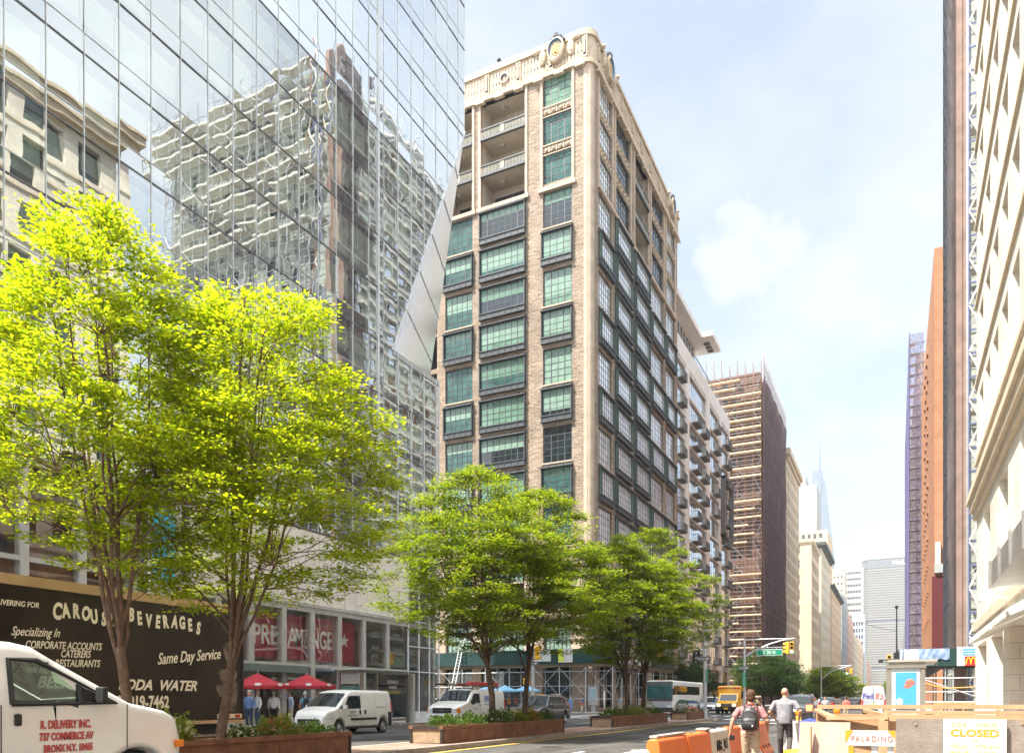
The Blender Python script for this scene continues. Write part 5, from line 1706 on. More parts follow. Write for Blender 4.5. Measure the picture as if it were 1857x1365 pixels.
# ================================================================== VEHICLES
def paint(name, rgb, coat=.6, rough=.35, metal=0.0): return mat(name, rgb, rough, metal, var=.07, vscale=1.1, coat=coat)
p_white = paint("paint_white", (.74, .73, .70))
p_black = paint("paint_black", (.012, .012, .014), 1.0, .25)
p_charcoal = paint("paint_charcoal", (.022, .021, .026), 1.0, .2, .3)
p_silver = paint("paint_silver", (.45, .46, .48), .8, .3, .4)
p_schoolbus = paint("paint_school_yellow", (.78, .36, .015))
p_taxi = paint("paint_taxi_yellow", (.72, .40, .02))
p_greyvan = paint("paint_grey_white", (.36, .38, .41))
tyre = mat("tyre_rubber", (.018, .018, .018), .85, var=.2, vscale=8)
rim_s = mat("wheel_rim_silver", (.42, .42, .43), .35, metal=.7, var=.1)
rim_d = mat("wheel_rim_dark", (.08, .08, .085), .4, metal=.6)
autoglass = mat("auto_glass", (.014, .02, .022), .03, var=.3, vscale=1, ior=1.45, spec=.5)
trim_b = mat("black_trim", (.02, .02, .021), .6, var=.1)
chrome = mat("chrome", (.6, .6, .6), .15, metal=1.0, var=.02)
lamp_c = mat("headlamp_lens", (.62, .64, .64), .1, var=.05, ior=1.5)
lamp_o = mat("amber_lens", (.70, .20, .02), .2, var=.05)
lamp_r = mat("tail_lens_red", (.42, .02, .02), .15, var=.05)
lamp_r_on = mat("tail_lamp_lit", (.5, .03, .02), .2, var=0, emit=(1, .12, .04), estr=2.0)
plate_y = mat("plate_yellow", (.75, .45, .04), .5); plate_w = mat("plate_pale", (.7, .68, .6), .5)

class Body:
    """car body skin: side silhouette top(y), floor with wheel arches, belt and tumblehome; forward is +y"""
    def __init__(b, L, W, top, zb, sill=.28, axles=(), ar=.40, belt=1.0, tumble=.12, nose=.12, tail=.05, crown=.03, noselen=.7):
        b.L, b.W, b.tp, b.zb, b.sill, b.ax, b.ar, b.belt, b.tum, b.nose, b.tail, b.crown, b.nl = L, W / 2, top, zb, sill, axles, ar, belt, tumble, nose, tail, crown, noselen
    def top(b, y):
        xs = [p[0] for p in b.tp]; return float(np.interp(y, xs, [p[1] for p in b.tp]))
    def bot(b, y):
        z = b.sill
        for a in b.ax:
            d = abs(y - a)
            if d < b.ar: z = max(z, .36 + math.sqrt(b.ar ** 2 - d * d) * 1.0)
        return min(z, b.top(y) - .12)
    def hw(b, y, z):
        w = b.W
        f = y - (b.L / 2 - b.nl)
        if f > 0: w -= b.nose * (f / b.nl) ** 2
        g = -(y + b.L / 2 - .5)
        if g > 0: w -= b.tail * (g / .5) ** 2
        if z > b.belt: w -= b.tum * (z - b.belt)
        if z < .55: w -= .10 * (.55 - z)
        return w
    def skin(b, mbx, skip=None, ns=56):
        ys = list(np.linspace(-b.L / 2, b.L / 2, ns))
        for p in b.tp: ys.append(p[0])
        for a in b.ax:
            for k in range(-6, 7): ys.append(a + b.ar * math.sin(k * math.pi / 12))
        if skip: 
            for q in skip: ys += [q[0], q[1]]
        ys = sorted({round(y, 3) for y in ys if -b.L / 2 <= y <= b.L / 2})
        fr = [0, .12, .3, .5, .68, .82, .92, .975]
        rows = []
        for y in ys:
            T, B = b.top(y), b.bot(y)
            zz = [B + (T - B) * f for f in fr]
            if skip:       # snap two rows to the window band where the cabin is tall enough
                z0, z1 = skip[0][2], skip[0][3]
                if T > z1 + .05: zz = [B, B + (z0 - B) * .33, B + (z0 - B) * .66, z0, z0 + (z1 - z0) * .5, z1, z1 + (T - z1) * .4, z1 + (T - z1) * .8]
            col = [(b.hw(y, z) , y, z) for z in zz]
            w = b.hw(y, T)
            r = min(.09, (T - B) * .2)
            col[-1] = (w - r * .12, y, T - r * .45)
            col += [(w - r * .55, y, T - r * .1), (w - r * 1.4, y, T), (w * .5, y, T + b.crown * .8), (0, y, T + b.crown)]
            rows.append(col)
        n = len(rows[0])
        for sgn in (1, -1):
            for i in range(len(rows) - 1):
                for k in range(n - 1):
                    q = [rows[i][k], rows[i + 1][k], rows[i + 1][k + 1], rows[i][k + 1]]
                    cy = sum(p[1] for p in q) / 4; cz = sum(p[2] for p in q) / 4
                    if skip and k >= 9 and skip[0][5] < cy < skip[0][6]: continue
                    if skip and k < 6 and any(s[0] < cy < s[1] and s[2] < cz < s[3] and cy < s[4](cz) for s in skip): continue
                    mbx.face([(sgn * p[0], p[1], p[2]) for p in (q if sgn > 0 else q[::-1])])
            # floor
            for i in range(len(rows) - 1):
                p, q = rows[i][0], rows[i + 1][0]
                mbx.face([(sgn * p[0], p[1], p[2]), (0, p[1], max(p[2], .3)), (0, q[1], max(q[2], .3)), (sgn * q[0], q[1], q[2])])
        for r in (rows[0], rows[-1]):
            mbx.face([(p[0], p[1], p[2]) for p in r] + [(-p[0], p[1], p[2]) for p in r[::-1]])
    def side(b, mbx, quad, sgn, off=.008, nu=6, nv=3, m=0):
        """patch on a flank; quad of (y,z): rear-bottom, front-bottom, front-top, rear-top"""
        (y0, z0), (y1, z1), (y2, z2), (y3, z3) = quad
        def pt(u, v):
            y = (y0 * (1 - u) + y1 * u) * (1 - v) + (y3 * (1 - u) + y2 * u) * v
            z = (z0 * (1 - u) + z1 * u) * (1 - v) + (z3 * (1 - u) + z2 * u) * v
            return (sgn * (b.hw(y, z) + off), y, z)
        for i in range(nu):
            for j in range(nv): mbx.face([pt(i / nu, j / nv), pt((i + 1) / nu, j / nv), pt((i + 1) / nu, (j + 1) / nv), pt(i / nu, (j + 1) / nv)], m)
    def over(b, mbx, y0, y1, in0, in1, off=.012, n=6, m=0):
        """patch on the upper surface between two stations (windscreens)"""
        for i in range(n):
            for j in range(6):
                def pt(a, c):
                    y = y0 + (y1 - y0) * a
                    w = b.hw(y, b.top(y)) - (in0 + (in1 - in0) * a)
                    x = -w + 2 * w * c
                    z = b.top(y) + b.crown * (1 - (x / max(w, .1)) ** 2) * .9 + off
                    return (x, y + off * (1 if y0 + y1 > 0 else -1), z)
                mbx.face([pt(i / n, j / 6), pt((i + 1) / n, j / 6), pt((i + 1) / n, (j + 1) / 6), pt(i / n, (j + 1) / 6)], m)

_wheel = {}
def wheel_me(r, w, dark):
    k = (r, w, dark)
    if k not in _wheel:
        t = MB()
        prof = [(r * .62, -w / 2), (r * .9, -w / 2), (r, -w * .32), (r, w * .32), (r * .9, w / 2), (r * .62, w / 2)]
        n = 24
        base = [[(q[1], q[0] * math.cos(2 * math.pi * i / n), q[0] * math.sin(2 * math.pi * i / n)) for i in range(n)] for q in prof]
        for a in range(len(prof) - 1):
            for i in range(n): t.face([base[a][i], base[a][(i + 1) % n], base[a + 1][(i + 1) % n], base[a + 1][i]])
        d = MB()
        for sg_ in (-1, 1):
            ring = lambda rr, x: [(x * sg_, rr * math.cos(2 * math.pi * i / n), rr * math.sin(2 * math.pi * i / n)) for i in range(n)]
            pr = [(r * .64, w * .48), (r * .6, w * .3), (r * .28, w * .34), (r * .2, w * .46), (.001, w * .47)]
            for (ra, xa), (rb_, xb_) in zip(pr[:-1], pr[1:]):
                A, B = ring(ra, xa), ring(rb_, xb_)
                for i in range(n): d.face([A[i], A[(i + 1) % n], B[(i + 1) % n], B[i]], 1 if (ra == r * .6 and i % 4 == 0) else 0)
        _wheel[k] = (t.mesh("tyre", [tyre], True), d.mesh("rim", [rim_d if dark else rim_s, tyre]))
    return _wheel[k]
def wheels(t, W, axles, r=.34, w=.22, dark=False, only=(1, -1)):
    a, b = wheel_me(r, w, dark)
    for y in axles:
        for s in only:
            o = inst("wheel", a, t, (s * (W / 2 - w / 2 - .01), y, r)); inst("rim", b, o, (0, 0, 0))
    m = MB()
    for y in axles: m.box((-W / 2 + .26, y - .45, .34), (W / 2 - .26, y + .45, .8))
    m.build("wheel_well", trim_b, t, world=False)
def part(t, name, mats, fn, **k):
    m = MB(); fn(m); return m.build(name, mats, t, world=False, **k)
def car(name, label, cat, loc, rz, kind="suv", col=None, group=None, tail_on=False, plate=True, taxi=False):
    t = thing(name, label, cat, (loc[0], loc[1], .0), rz, group)
    if kind == "suv":
        L, W = 4.9, 1.96
        top = [(-2.45, .72), (-2.40, 1.05), (-2.2, 1.22), (-1.95, 1.66), (-1.4, 1.79), (.2, 1.80), (.62, 1.74), (1.35, 1.16), (2.1, 1.02), (2.38, .9), (2.45, .6)]
        B = Body(L, W, top, 0, .30, (1.45, -1.42), .41, 1.05, .30, .16, .06)
        sw = [((-1.75, 1.12), (-.62, 1.10), (-.62, 1.66), (-1.5, 1.64)), ((-.55, 1.1), (.35, 1.1), (.2, 1.68), (-.55, 1.68)), ((.42, 1.1), (1.22, 1.12), (.62, 1.66), (.28, 1.68))]
        ws, rw, ax = (1.30, .66), (-2.2, -1.95), (1.45, -1.42)
        hl, tlz = (.74, .92), (.85, 1.2)
    else:
        L, W = 4.7, 1.84
        top = [(-2.35, .7), (-2.3, .98), (-1.75, 1.08), (-1.05, 1.40), (-.4, 1.47), (.3, 1.45), (1.05, 1.03), (1.9, .88), (2.28, .76), (2.35, .5)]
        B = Body(L, W, top, 0, .26, (1.4, -1.35), .36, .95, .42, .16, .08)
        sw = [((-1.35, 1.0), (-.3, .98), (-.3, 1.38), (-.85, 1.34)), ((-.22, .98), (.85, 1.0), (.3, 1.36), (-.22, 1.39))]
        ws, rw, ax = (1.0, .33), (-1.7, -1.07), (1.4, -1.35)
        hl, tlz = (.6, .76), (.75, .95)
    m = MB(); B.skin(m); m.build("body", col, t, smooth=True, merge=True, world=False)
    for q in sw:
        for s in (1, -1): part(t, "side_window", autoglass, lambda mm: B.side(mm, q, s))
    part(t, "windscreen", autoglass, lambda mm: B.over(mm, ws[0], ws[1], .1, .07))
    part(t, "rear_window", autoglass, lambda mm: B.over(mm, rw[0], rw[1], .12, .1, .02))
    for s in (1, -1):
        part(t, "headlight", lamp_c, lambda mm: mm.hexa([(s * (W / 2 - .52), L / 2 - .12, hl[0]), (s * (W / 2 - .16), L / 2 - .42, hl[0]), (s * (W / 2 - .12), L / 2 - .62, hl[0]), (s * (W / 2 - .5), L / 2 - .5, hl[0]),
                                                         (s * (W / 2 - .52), L / 2 - .16, hl[1]), (s * (W / 2 - .18), L / 2 - .44, hl[1]), (s * (W / 2 - .16), L / 2 - .62, hl[1] + .03), (s * (W / 2 - .5), L / 2 - .5, hl[1] + .02)]))
        part(t, "tail_light", lamp_r_on if tail_on else lamp_r, lambda mm: mm.box((s * (W / 2 - .42), -L / 2 - .012, tlz[0]), (s * (W / 2 - .09), -L / 2 + .3, tlz[1])))
        part(t, "mirror", [col], lambda mm: mm.ball((s * (B.hw(ws[0] - .15, 1.1) + .14), ws[0] - .2, B.belt + .1), .12, 0, 8, 6, (1, .6, .8)))
    part(t, "grille", [trim_b, chrome], lambda mm: (mm.box((-.46, L / 2 - .1, .52), (.46, L / 2 + .012, .74), 0), mm.box((-.46, L / 2, .62), (.46, L / 2 + .02, .65), 1)))
    part(t, "bumper", trim_b, lambda mm: (mm.box((-W / 2 + .22, L / 2 - .1, .3), (W / 2 - .22, L / 2 + .03, .46)), mm.box((-W / 2 + .12, -L / 2 - .03, .32), (W / 2 - .12, -L / 2 + .1, .55))))
    if plate: part(t, "number_plate", plate_w, lambda mm: (mm.box((-.16, -L / 2 - .03, .8), (.16, -L / 2 - .015, .95)), mm.box((-.16, L / 2 + .03, .36), (.16, L / 2 + .045, .48))))
    if taxi: part(t, "roof_sign", plate_w, lambda mm: mm.box((-.4, -.2, 1.48), (.4, .05, 1.68)))
    if kind == "suv": part(t, "roof_rail", chrome, lambda mm: [mm.bar((s * .72, -1.3, 1.84), (s * .72, .25, 1.85), .04) for s in (1, -1)])
    wheels(t, W, ax, .36 if kind == "suv" else .32, .23, col in (p_black,))
    return t
PI = math.pi

# --- foreground delivery van, front half in view, heading up the avenue (+y)
def delivery_van():
    FX, FY = -10.0, 7.72 - 2.85
    t = thing("delivery_van", "white delivery van with red door lettering cut off by the left edge", "van", (FX, FY, 0), 0)
    L, W = 5.7, 2.0
    top = [(-2.85, 1.2), (-2.8, 2.12), (-2.5, 2.17), (.55, 2.17), (.78, 2.13), (1.0, 2.0), (2.02, 1.46), (2.55, 1.36), (2.76, 1.27), (2.85, 1.02)]
    B = Body(L, W, top, 0, .42, (2.12, -1.35), .52, 1.45, .16, .10, .04, .035, .6)
    edge = lambda z: .80 + (1.95 - z) * 1.05
    skip = [(.50, 1.95, 1.47, 1.95, lambda z: min(edge(z), 1.75), 1.0, 1.97)]
    m = MB(); B.skin(m, skip, 70); m.build("body", p_white, t, smooth=True, merge=True, world=False)
    vglass = curtain_glass("van_glass", .05, (.70, .90, .76), 0, 1)
    for s in (1, -1):
        fr = MB()
        poly = [(.50, 1.47), (1.45, 1.47), (.86, 1.95), (.50, 1.95)]
        B.side(fr, poly, s, .002, 8, 4); fr.build("door_window", vglass, t, world=False)
        tr = MB()
        P3 = [(s * (B.hw(y, z) + .004), y, z) for y, z in ((.48, 1.45), (1.78, 1.46), (.80, 1.965), (.48, 1.965), (.48, 1.45))]
        tr.tube(P3, .032, 6); tr.tube([(s * (B.hw(1.30, 1.46) + .006), 1.30, 1.46), (s * (B.hw(1.30, 1.68) + .006), 1.30, 1.69)], .04, 6)
        B.side(tr, ((1.34, 1.47), (1.76, 1.465), (1.34, 1.66), (1.34, 1.66)), s, .006, 4, 3)
        tr.build("window_trim", trim_b, t, world=False)
        dr = MB()
        for y in (.36, 1.95): dr.tube([(s * (B.hw(y, z) + .002), y, z) for z in (.5, .8, 1.1, 1.44)], .007, 4)
        B.side(dr, ((.36, .5), (1.95, .5), (1.95, .515), (.36, .515)), s, .004); dr.build("door_seam", trim_b, t, world=False)
        h = MB(); h.box((s * (W / 2 - .01), .50, 1.20), (s * (W / 2 + .035), .58, 1.34)); h.build("door_handle", trim_b, t, world=False, bevel=.02)
        mk = MB(); mk.box((s * (W / 2 - .16), 2.74, .84), (s * (W / 2 - .02), 2.87, .94)); mk.build("marker_lamp", lamp_o, t, world=False, bevel=.01)
        hd_ = MB(); hd_.box((s * (W / 2 - .46), 2.72, .88), (s * (W / 2 - .16), 2.875, 1.1)); hd_.build("headlight", lamp_c, t, world=False, bevel=.015)
        mi = MB(); mi.box((s * (W / 2 + .05), 1.46, 1.46), (s * (W / 2 + .2), 1.54, 1.66)); mi.bar((s * (W / 2 - .03), 1.5, 1.5), (s * (W / 2 + .1), 1.5, 1.52), .05); mi.build("mirror", trim_b, t, world=False, bevel=.02)
    ws = MB(); B.over(ws, 1.98, .98, .12, .1); ws.build("windscreen", vglass, t, world=False)
    bp = MB(); bp.box((-.92, 2.78, .42), (.92, 2.95, .74)); bp.build("bumper", trim_b, t, world=False, bevel=.04)
    gr = MB(); gr.box((-.5, 2.8, .78), (.5, 2.87, 1.12)); gr.build("grille", trim_b, t, world=False)
    it = MB()
    for sx in (-.5, .5):
        it.box((sx - .26, -.1, .55), (sx + .26, .45, 1.0)); it.hexa([(sx - .26, -.3, .95), (sx + .26, -.3, .95), (sx + .26, -.05, .95), (sx - .26, -.05, .95), (sx - .2, -.42, 1.62), (sx + .2, -.42, 1.62), (sx + .2, -.28, 1.62), (sx - .2, -.28, 1.62)])
    it.box((-.9, 1.3, .6), (.9, 1.95, 1.40)); it.box((-.95, -.8, 1.2), (.95, -.7, 2.0)); it.build("cab_interior", trim_b, t, world=False)
    red = mat("lettering_red", (.46, .07, .065), .6, var=.05)
    t["_w"] = 0
    for txt, y, z, s_ in (("R. DELIVERY INC.", 1.12, 1.16, .135), ("737 COMMERCE AV", 1.13, 1.02, .125), ("BRONX N.Y. 10465", 1.15, .88, .12)):
        o = text_obj("door_lettering", txt, s_, red, (W / 2 + .009, y, z), (0, 1, 0), (0, 0, 1), t, bold=.006, sx=.62)
    del t["_w"]
    wheels(t, W, (2.12, -1.35), .38, .24)
    return t
delivery_van()

# --- brown beverage truck, parked in the lane by the median, tail end to the right
def box_truck():
    TX, y0, y1 = -16.5, 8.0, 16.15
    t = thing("box_truck", "long brown beverage truck with cream hand lettering standing behind the trees", "truck", (TX - 1.22, y0, 0), 0)
    dk = mat("truck_wrap_brown", (.030, .022, .018), .38, var=.6, vscale=.45, spec=.25)
    alu = mat("truck_rail_tan", (.50, .34, .20), .5, metal=.1, var=.1)
    cream_l = mat("lettering_cream", (.85, .79, .68), .6, var=.06)
    m = MB(); m.box((TX - 2.44, y0, .95), (TX, y1, 3.9)); m.build("cargo_box", dk, t)
    m = MB(); m.box((TX - 2.46, y0 - .02, 3.9), (TX + .02, y1 + .02, 4.12)); m.box((TX - .05, y0, .86), (TX + .02, y1 + .02, .95)); m.build("top_rail", alu, t)
    m = MB(); m.box((TX - .02, y1 - .04, .95), (TX + .025, y1 + .03, 3.9)); m.box((TX - 2.46, y1 - .04, .95), (TX - 2.4, y1 + .03, 3.9)); m.build("corner_post", trim_b, t)
    for z in (.99, 3.96):
        m = MB(); m.box((TX - .02, y1 - .9, z), (TX + .035, y1 - .05, z + .12), 0); m.box((TX - .02, y1 - .75, z + .02), (TX + .045, y1 - .5, z + .1), 1); m.box((TX - .02, y1 - .3, z + .02), (TX + .045, y1 - .12, z + .1), 1)
        m.build("marker_lamp", [mat("reflector_white", (.7, .62, .5), .4), lamp_r], t)
    m = MB(); m.box((TX - 2.3, y0 - 2.2, .7), (TX - .14, y0 - .1, 2.9)); m.box((TX - 2.2, y0 - 2.9, .6), (TX - .24, y0 - 2.2, 1.5)); m.build("cab", p_white, t, bevel=.08)
    m = MB(); m.box((TX - 2.0, y0, .55), (TX - .4, y1 - .3, .9)); m.box((TX - .1, y0 + 1.6, .55), (TX - .02, y1 - 3.2, .9)); m.build("chassis", trim_b, t)
    a, b = wheel_me(.5, .3, False)
    for y in (y1 - 2.3, y0 - 1.2):
        for x in (TX - .2, TX - 2.24):
            o = inst("wheel", a, t, Vector((x, y, .5)) - wloc(t)); inst("rim", b, o, (0, 0, 0))
    # lettering, each letter line as painted on the flank
    X = TX + .006
    def let(txt, y, z, s, sx=1.0, sh=0.0, bold=0.0, rot=0.0, nm="painted_lettering"):
        r = Vector((0, math.cos(rot), math.sin(rot))); u = Vector((0, -math.sin(rot), math.cos(rot)))
        text_obj(nm, txt, s, cream_l, (X, y, z), r, u, t, bold=bold, shear=sh, sx=sx)
    for word, ya, yb, za, zb in (("CAROUSEL", 10.76, 12.34, 3.28, 3.30), ("BEVERAGES", 12.60, 14.60, 3.40, 3.24)):
        n = len(word)
        for i, ch in enumerate(word):
            u = i / (n - 1)
            let(ch, ya + (yb - ya) * u, za + (zb - za) * u + .06 * math.sin(u * 6.3) * (1 if word[0] == 'C' else -1), .50 if i == 0 and word[0] == 'C' else .43, .58, 0, .022, rot=.12 * math.cos(u * 6) * (1 if i % 2 else -1))
    let("Same Day Service", 14.35, 2.50, .40, .70, .45, .006, rot=.12)
    let("BEER", 10.68, 1.76, .36, .95, .35, .010); let("SODA  WATER", 13.4, 1.74, .36, .95, .35, .010)
    let("(718) 919-7462", 12.75, 1.30, .42, .72, 0, .014)
    let("DELIVERING FOR", 9.85, 3.46, .16, .85, .2, .003, rot=.02)
    let("Specializing In", 10.3, 2.86, .27, .7, .5, .002, rot=.03)
    let("CORPORATE ACCOUNTS", 10.95, 2.62, .23, .66, .3, .004, rot=.03)
    let("CATERERS", 11.2, 2.45, .23, .66, .3, .004, rot=.03)
    let("RESTAURANTS", 11.25, 2.34 - .1, .23, .7, .3, .004, rot=.03)
    let("BARS AND CLUBS", 10.5, 2.1 - .03, .17, .6, .3, .003)
    # faded picture panel at the tail: dark blot shapes of the wrap
    pc = MB()
    for (y, z, ry, rz_) in ((15.75, 2.75, .26, .42), (15.62, 2.1, .3, .3), (15.8, 1.6, .16, .55), (15.45, 1.75, .22, .2)):
        pts = [(X - .003, y + ry * math.cos(a) * (1 + .25 * math.sin(3 * a)), z + rz_ * math.sin(a) * (1 + .2 * math.cos(2 * a))) for a in np.linspace(0, 2 * PI, 22)[:-1]]
        pc.face(pts)
    pc.build("wrap_artwork", mat("wrap_tan_figure", (.13, .095, .07), .35, var=.7, vscale=2.5), t)
    return t
box_truck()

# --- small white cargo van facing us
def small_van():
    t = thing("cargo_van", "small white parcel van with a black rub strip and steel wheels, parked by the shop", "van", (-21.8, 27.3, 0), PI)
    L, W = 4.75, 1.83
    top = [(-2.38, .8), (-2.34, 1.5), (-2.22, 1.86), (-2.0, 1.9), (.3, 1.91), (.62, 1.86), (.86, 1.76), (1.62, 1.16), (2.15, 1.02), (2.33, .82), (2.38, .5)]
    B = Body(L, W, top, 0, .26, (1.45, -1.62), .37, 1.08, .14, .2, .05, .03, .75)
    m = MB(); B.skin(m); m.build("body", p_white, t, smooth=True, merge=True, world=False)
    for s in (1, -1):
        part(t, "door_window", autoglass, lambda mm: B.side(mm, ((.02, 1.12), (1.22, 1.12), (.78, 1.66), (.02, 1.68)), s))
        part(t, "quarter_window", autoglass, lambda mm: B.side(mm, ((1.26, 1.13), (1.5, 1.13), (1.26, 1.3), (1.26, 1.3)), s))
        part(t, "rub_strip", trim_b, lambda mm: B.side(mm, ((-1.1, .62), (.75, .62), (.75, .72), (-1.1, .72)), s, .02))
        part(t, "rocker_trim", trim_b, lambda mm: (B.side(mm, ((-2.3, .3), (-2.0, .3), (-1.95, .95), (-2.3, .95)), s, .012), B.side(mm, ((-1.2, .26), (1.05, .26), (1.05, .36), (-1.2, .36)), s, .012)))
        part(t, "door_handle", trim_b, lambda mm: (B.side(mm, ((-.32, .88), (-.20, .88), (-.20, 1.06), (-.32, 1.06)), s, .02), B.side(mm, ((.04, .88), (.16, .88), (.16, 1.06), (.04, 1.06)), s, .02)))
        part(t, "door_seam", trim_b, lambda mm: [B.side(mm, ((y, .4), (y + .012, .4), (y + .012, 1.75), (y, 1.75)), s, .004) for y in (-.04, -1.0, 1.15)] )
        part(t, "slide_rail", trim_b, lambda mm: B.side(mm, ((-1.9, 1.16), (-1.05, 1.16), (-1.05, 1.18), (-1.9, 1.18)), s, .006))
        part(t, "mirror", [p_white, trim_b], lambda mm: (mm.box((s * .92, 1.16, 1.1), (s * 1.1, 1.28, 1.28), 0), mm.box((s * .94, 1.14, 1.12), (s * 1.08, 1.16, 1.26), 1)), bevel=.025)
        part(t, "headlight", lamp_c, lambda mm: B.side(mm, ((1.82, .78), (2.26, .70), (2.12, .92), (1.86, .98)), s, .02))
        part(t, "tail_light", lamp_r, lambda mm: B.side(mm, ((-2.36, .95), (-2.24, .95), (-2.22, 1.5), (-2.34, 1.4)), s, .015))
    part(t, "windscreen", autoglass, lambda mm: B.over(mm, 1.58, .86, .1, .09))
    part(t, "grille", trim_b, lambda mm: mm.box((-.55, 2.3, .5), (.55, 2.4, .7)))
    part(t, "bumper", trim_b, lambda mm: mm.box((-.78, 2.2, .24), (.78, 2.42, .42)), bevel=.03)
    dkl = mat("lettering_dark", (.04, .045, .06), .6, var=.05)
    t["_w"] = 0
    for s in (-1,):
        text_obj("door_lettering", "RUSSO'S", .15, dkl, (-W / 2 - .02, .62, .92), (0, -1, 0), (0, 0, 1), t, sx=.8)
        text_obj("door_lettering", "MOZZARELLA & PASTA", .085, dkl, (-W / 2 - .02, .62, .80), (0, -1, 0), (0, 0, 1), t, sx=.75)
    text_obj("door_lettering", "RUSSO'S", .15, dkl, (W / 2 + .02, .62, .92), (0, 1, 0), (0, 0, 1), t, sx=.8)
    text_obj("door_lettering", "NEW YORK", .085, dkl, (W / 2 + .02, .62, .80), (0, 1, 0), (0, 0, 1), t, sx=.75)
    del t["_w"]
    wheels(t, W, (1.45, -1.62), .325, .2)
    return t
small_van()

# --- white full-size work van with ladders, facing us
def work_van():
    t = thing("work_van", "white work van with ladders and pipes on its roof rack behind the second planter", "van", (-22.0, 38.6, 0), PI)
    L, W = 5.6, 2.02
    top = [(-2.8, 1.0), (-2.76, 2.0), (-2.5, 2.07), (.75, 2.07), (1.0, 2.0), (1.72, 1.40), (2.35, 1.24), (2.7, 1.12), (2.8, .7)]
    B = Body(L, W, top, 0, .40, (1.95, -1.45), .43, 1.3, .14, .12, .04, .03, .7)
    m = MB(); B.skin(m); m.build("body", p_white, t, smooth=True, merge=True, world=False)
    for s in (1, -1):
        part(t, "door_window", autoglass, lambda mm: B.side(mm, ((.35, 1.32), (1.45, 1.34), (1.0, 1.84), (.35, 1.86)), s))
        part(t, "mirror", trim_b, lambda mm: mm.box((s * 1.03, 1.25, 1.25), (s * 1.22, 1.37, 1.56)), bevel=.03)
        part(t, "headlight", [lamp_c, lamp_o], lambda mm: (mm.box((s * .62, 2.68, .82), (s * .88, 2.83, 1.02), 0), mm.box((s * .89, 2.5, .80), (s * .99, 2.76, 1.04), 1)))
        part(t, "door_seam", trim_b, lambda mm: [B.side(mm, ((y, .5), (y + .014, .5), (y + .014, 1.9), (y, 1.9)), s, .004) for y in (.28, -.9, 1.5)])
        part(t, "door_handle", trim_b, lambda mm: B.side(mm, ((.34, 1.12), (.44, 1.12), (.44, 1.24), (.34, 1.24)), s, .03))
        part(t, "tail_light", lamp_r, lambda mm: mm.box((s * .9, -2.83, 1.0), (s * 1.0, -2.7, 1.5)))
    part(t, "windscreen", autoglass, lambda mm: B.over(mm, 1.70, 1.0, .1, .1))
    part(t, "grille", [trim_b, chrome], lambda mm: (mm.box((-.58, 2.72, .78), (.58, 2.83, 1.06), 0), mm.box((-.58, 2.83, .9), (.58, 2.845, .94), 1), mm.box((-.1, 2.84, .87), (.1, 2.86, .97), 1)))
    part(t, "bumper", [p_white, trim_b], lambda mm: (mm.box((-.98, 2.68, .46), (.98, 2.93, .72), 0), mm.box((-.6, 2.9, .5), (.6, 2.945, .62), 1)), bevel=.03)
    part(t, "roof_rack", chrome, lambda mm: [mm.bar((-.85, y, 2.28), (.85, y, 2.28), .05) for y in (.3, -.9, -2.1)] + [mm.bar((x, y, 2.05), (x, y, 2.3), .05) for y in (.3, -.9, -2.1) for x in (-.85, .85)])
    blu = mat("lettering_blue", (.04, .10, .42), .6, var=.05)
    t["_w"] = 0
    text_obj("side_lettering", "EPIC", .42, blu, (W / 2 + .012, -.55, 1.42), (0, 1, 0), (0, 0, 1), t, bold=.008)
    text_obj("side_lettering", "EPIC", .42, blu, (-W / 2 - .012, -.55, 1.42), (0, -1, 0), (0, 0, 1), t, bold=.008)
    for s in (-1, 1):
        text_obj("side_lettering", "MECHANICAL SERVICES", .11, dk_grey_l, (s * (W / 2 + .012), -.7, 1.2), (0, s, 0), (0, 0, 1), t)
        text_obj("side_lettering", "TOTAL NYC", .10, trim_b, (s * (W / 2 + .012), .9, .98), (0, s, 0), (0, 0, 1), t)
    del t["_w"]
    wheels(t, W, (1.95, -1.45), .37, .23)
    # what lies on the rack
    for i, (x, lab) in enumerate(((-22.5, "grey aluminium ladder lying on the work van's rack, kerb side"), (-21.75, "grey aluminium ladder lying on the work van's rack, middle one"))):
        l = MB()
        for dx in (-.2, .2): l.bar((x + dx, 36.3, 2.36), (x + dx, 41.3, 2.36), .05, .09)
        for k in range(16): l.bar((x - .2, 36.5 + .31 * k, 2.36), (x + .2, 36.5 + .31 * k, 2.36), .03)
        tag(l.build("ladder", chrome if i else trim_b), lab, "ladder", "ladders on the work van")
    r = MB(); r.box((-21.35, 37.3, 2.31), (-21.05, 40.6, 2.5)); tag(r.build("tool_case", mat("case_red", (.5, .05, .04), .5), bevel=.03), "long red case strapped on the work van's rack", "case")
    return t
dk_grey_l = mat("lettering_grey", (.25, .26, .3), .6, var=.05)
work_van()
car("black_suv", "dark charcoal crossover facing us between the work van and the second planter", "car", (-20.0, 44.6), PI, "suv", p_charcoal)

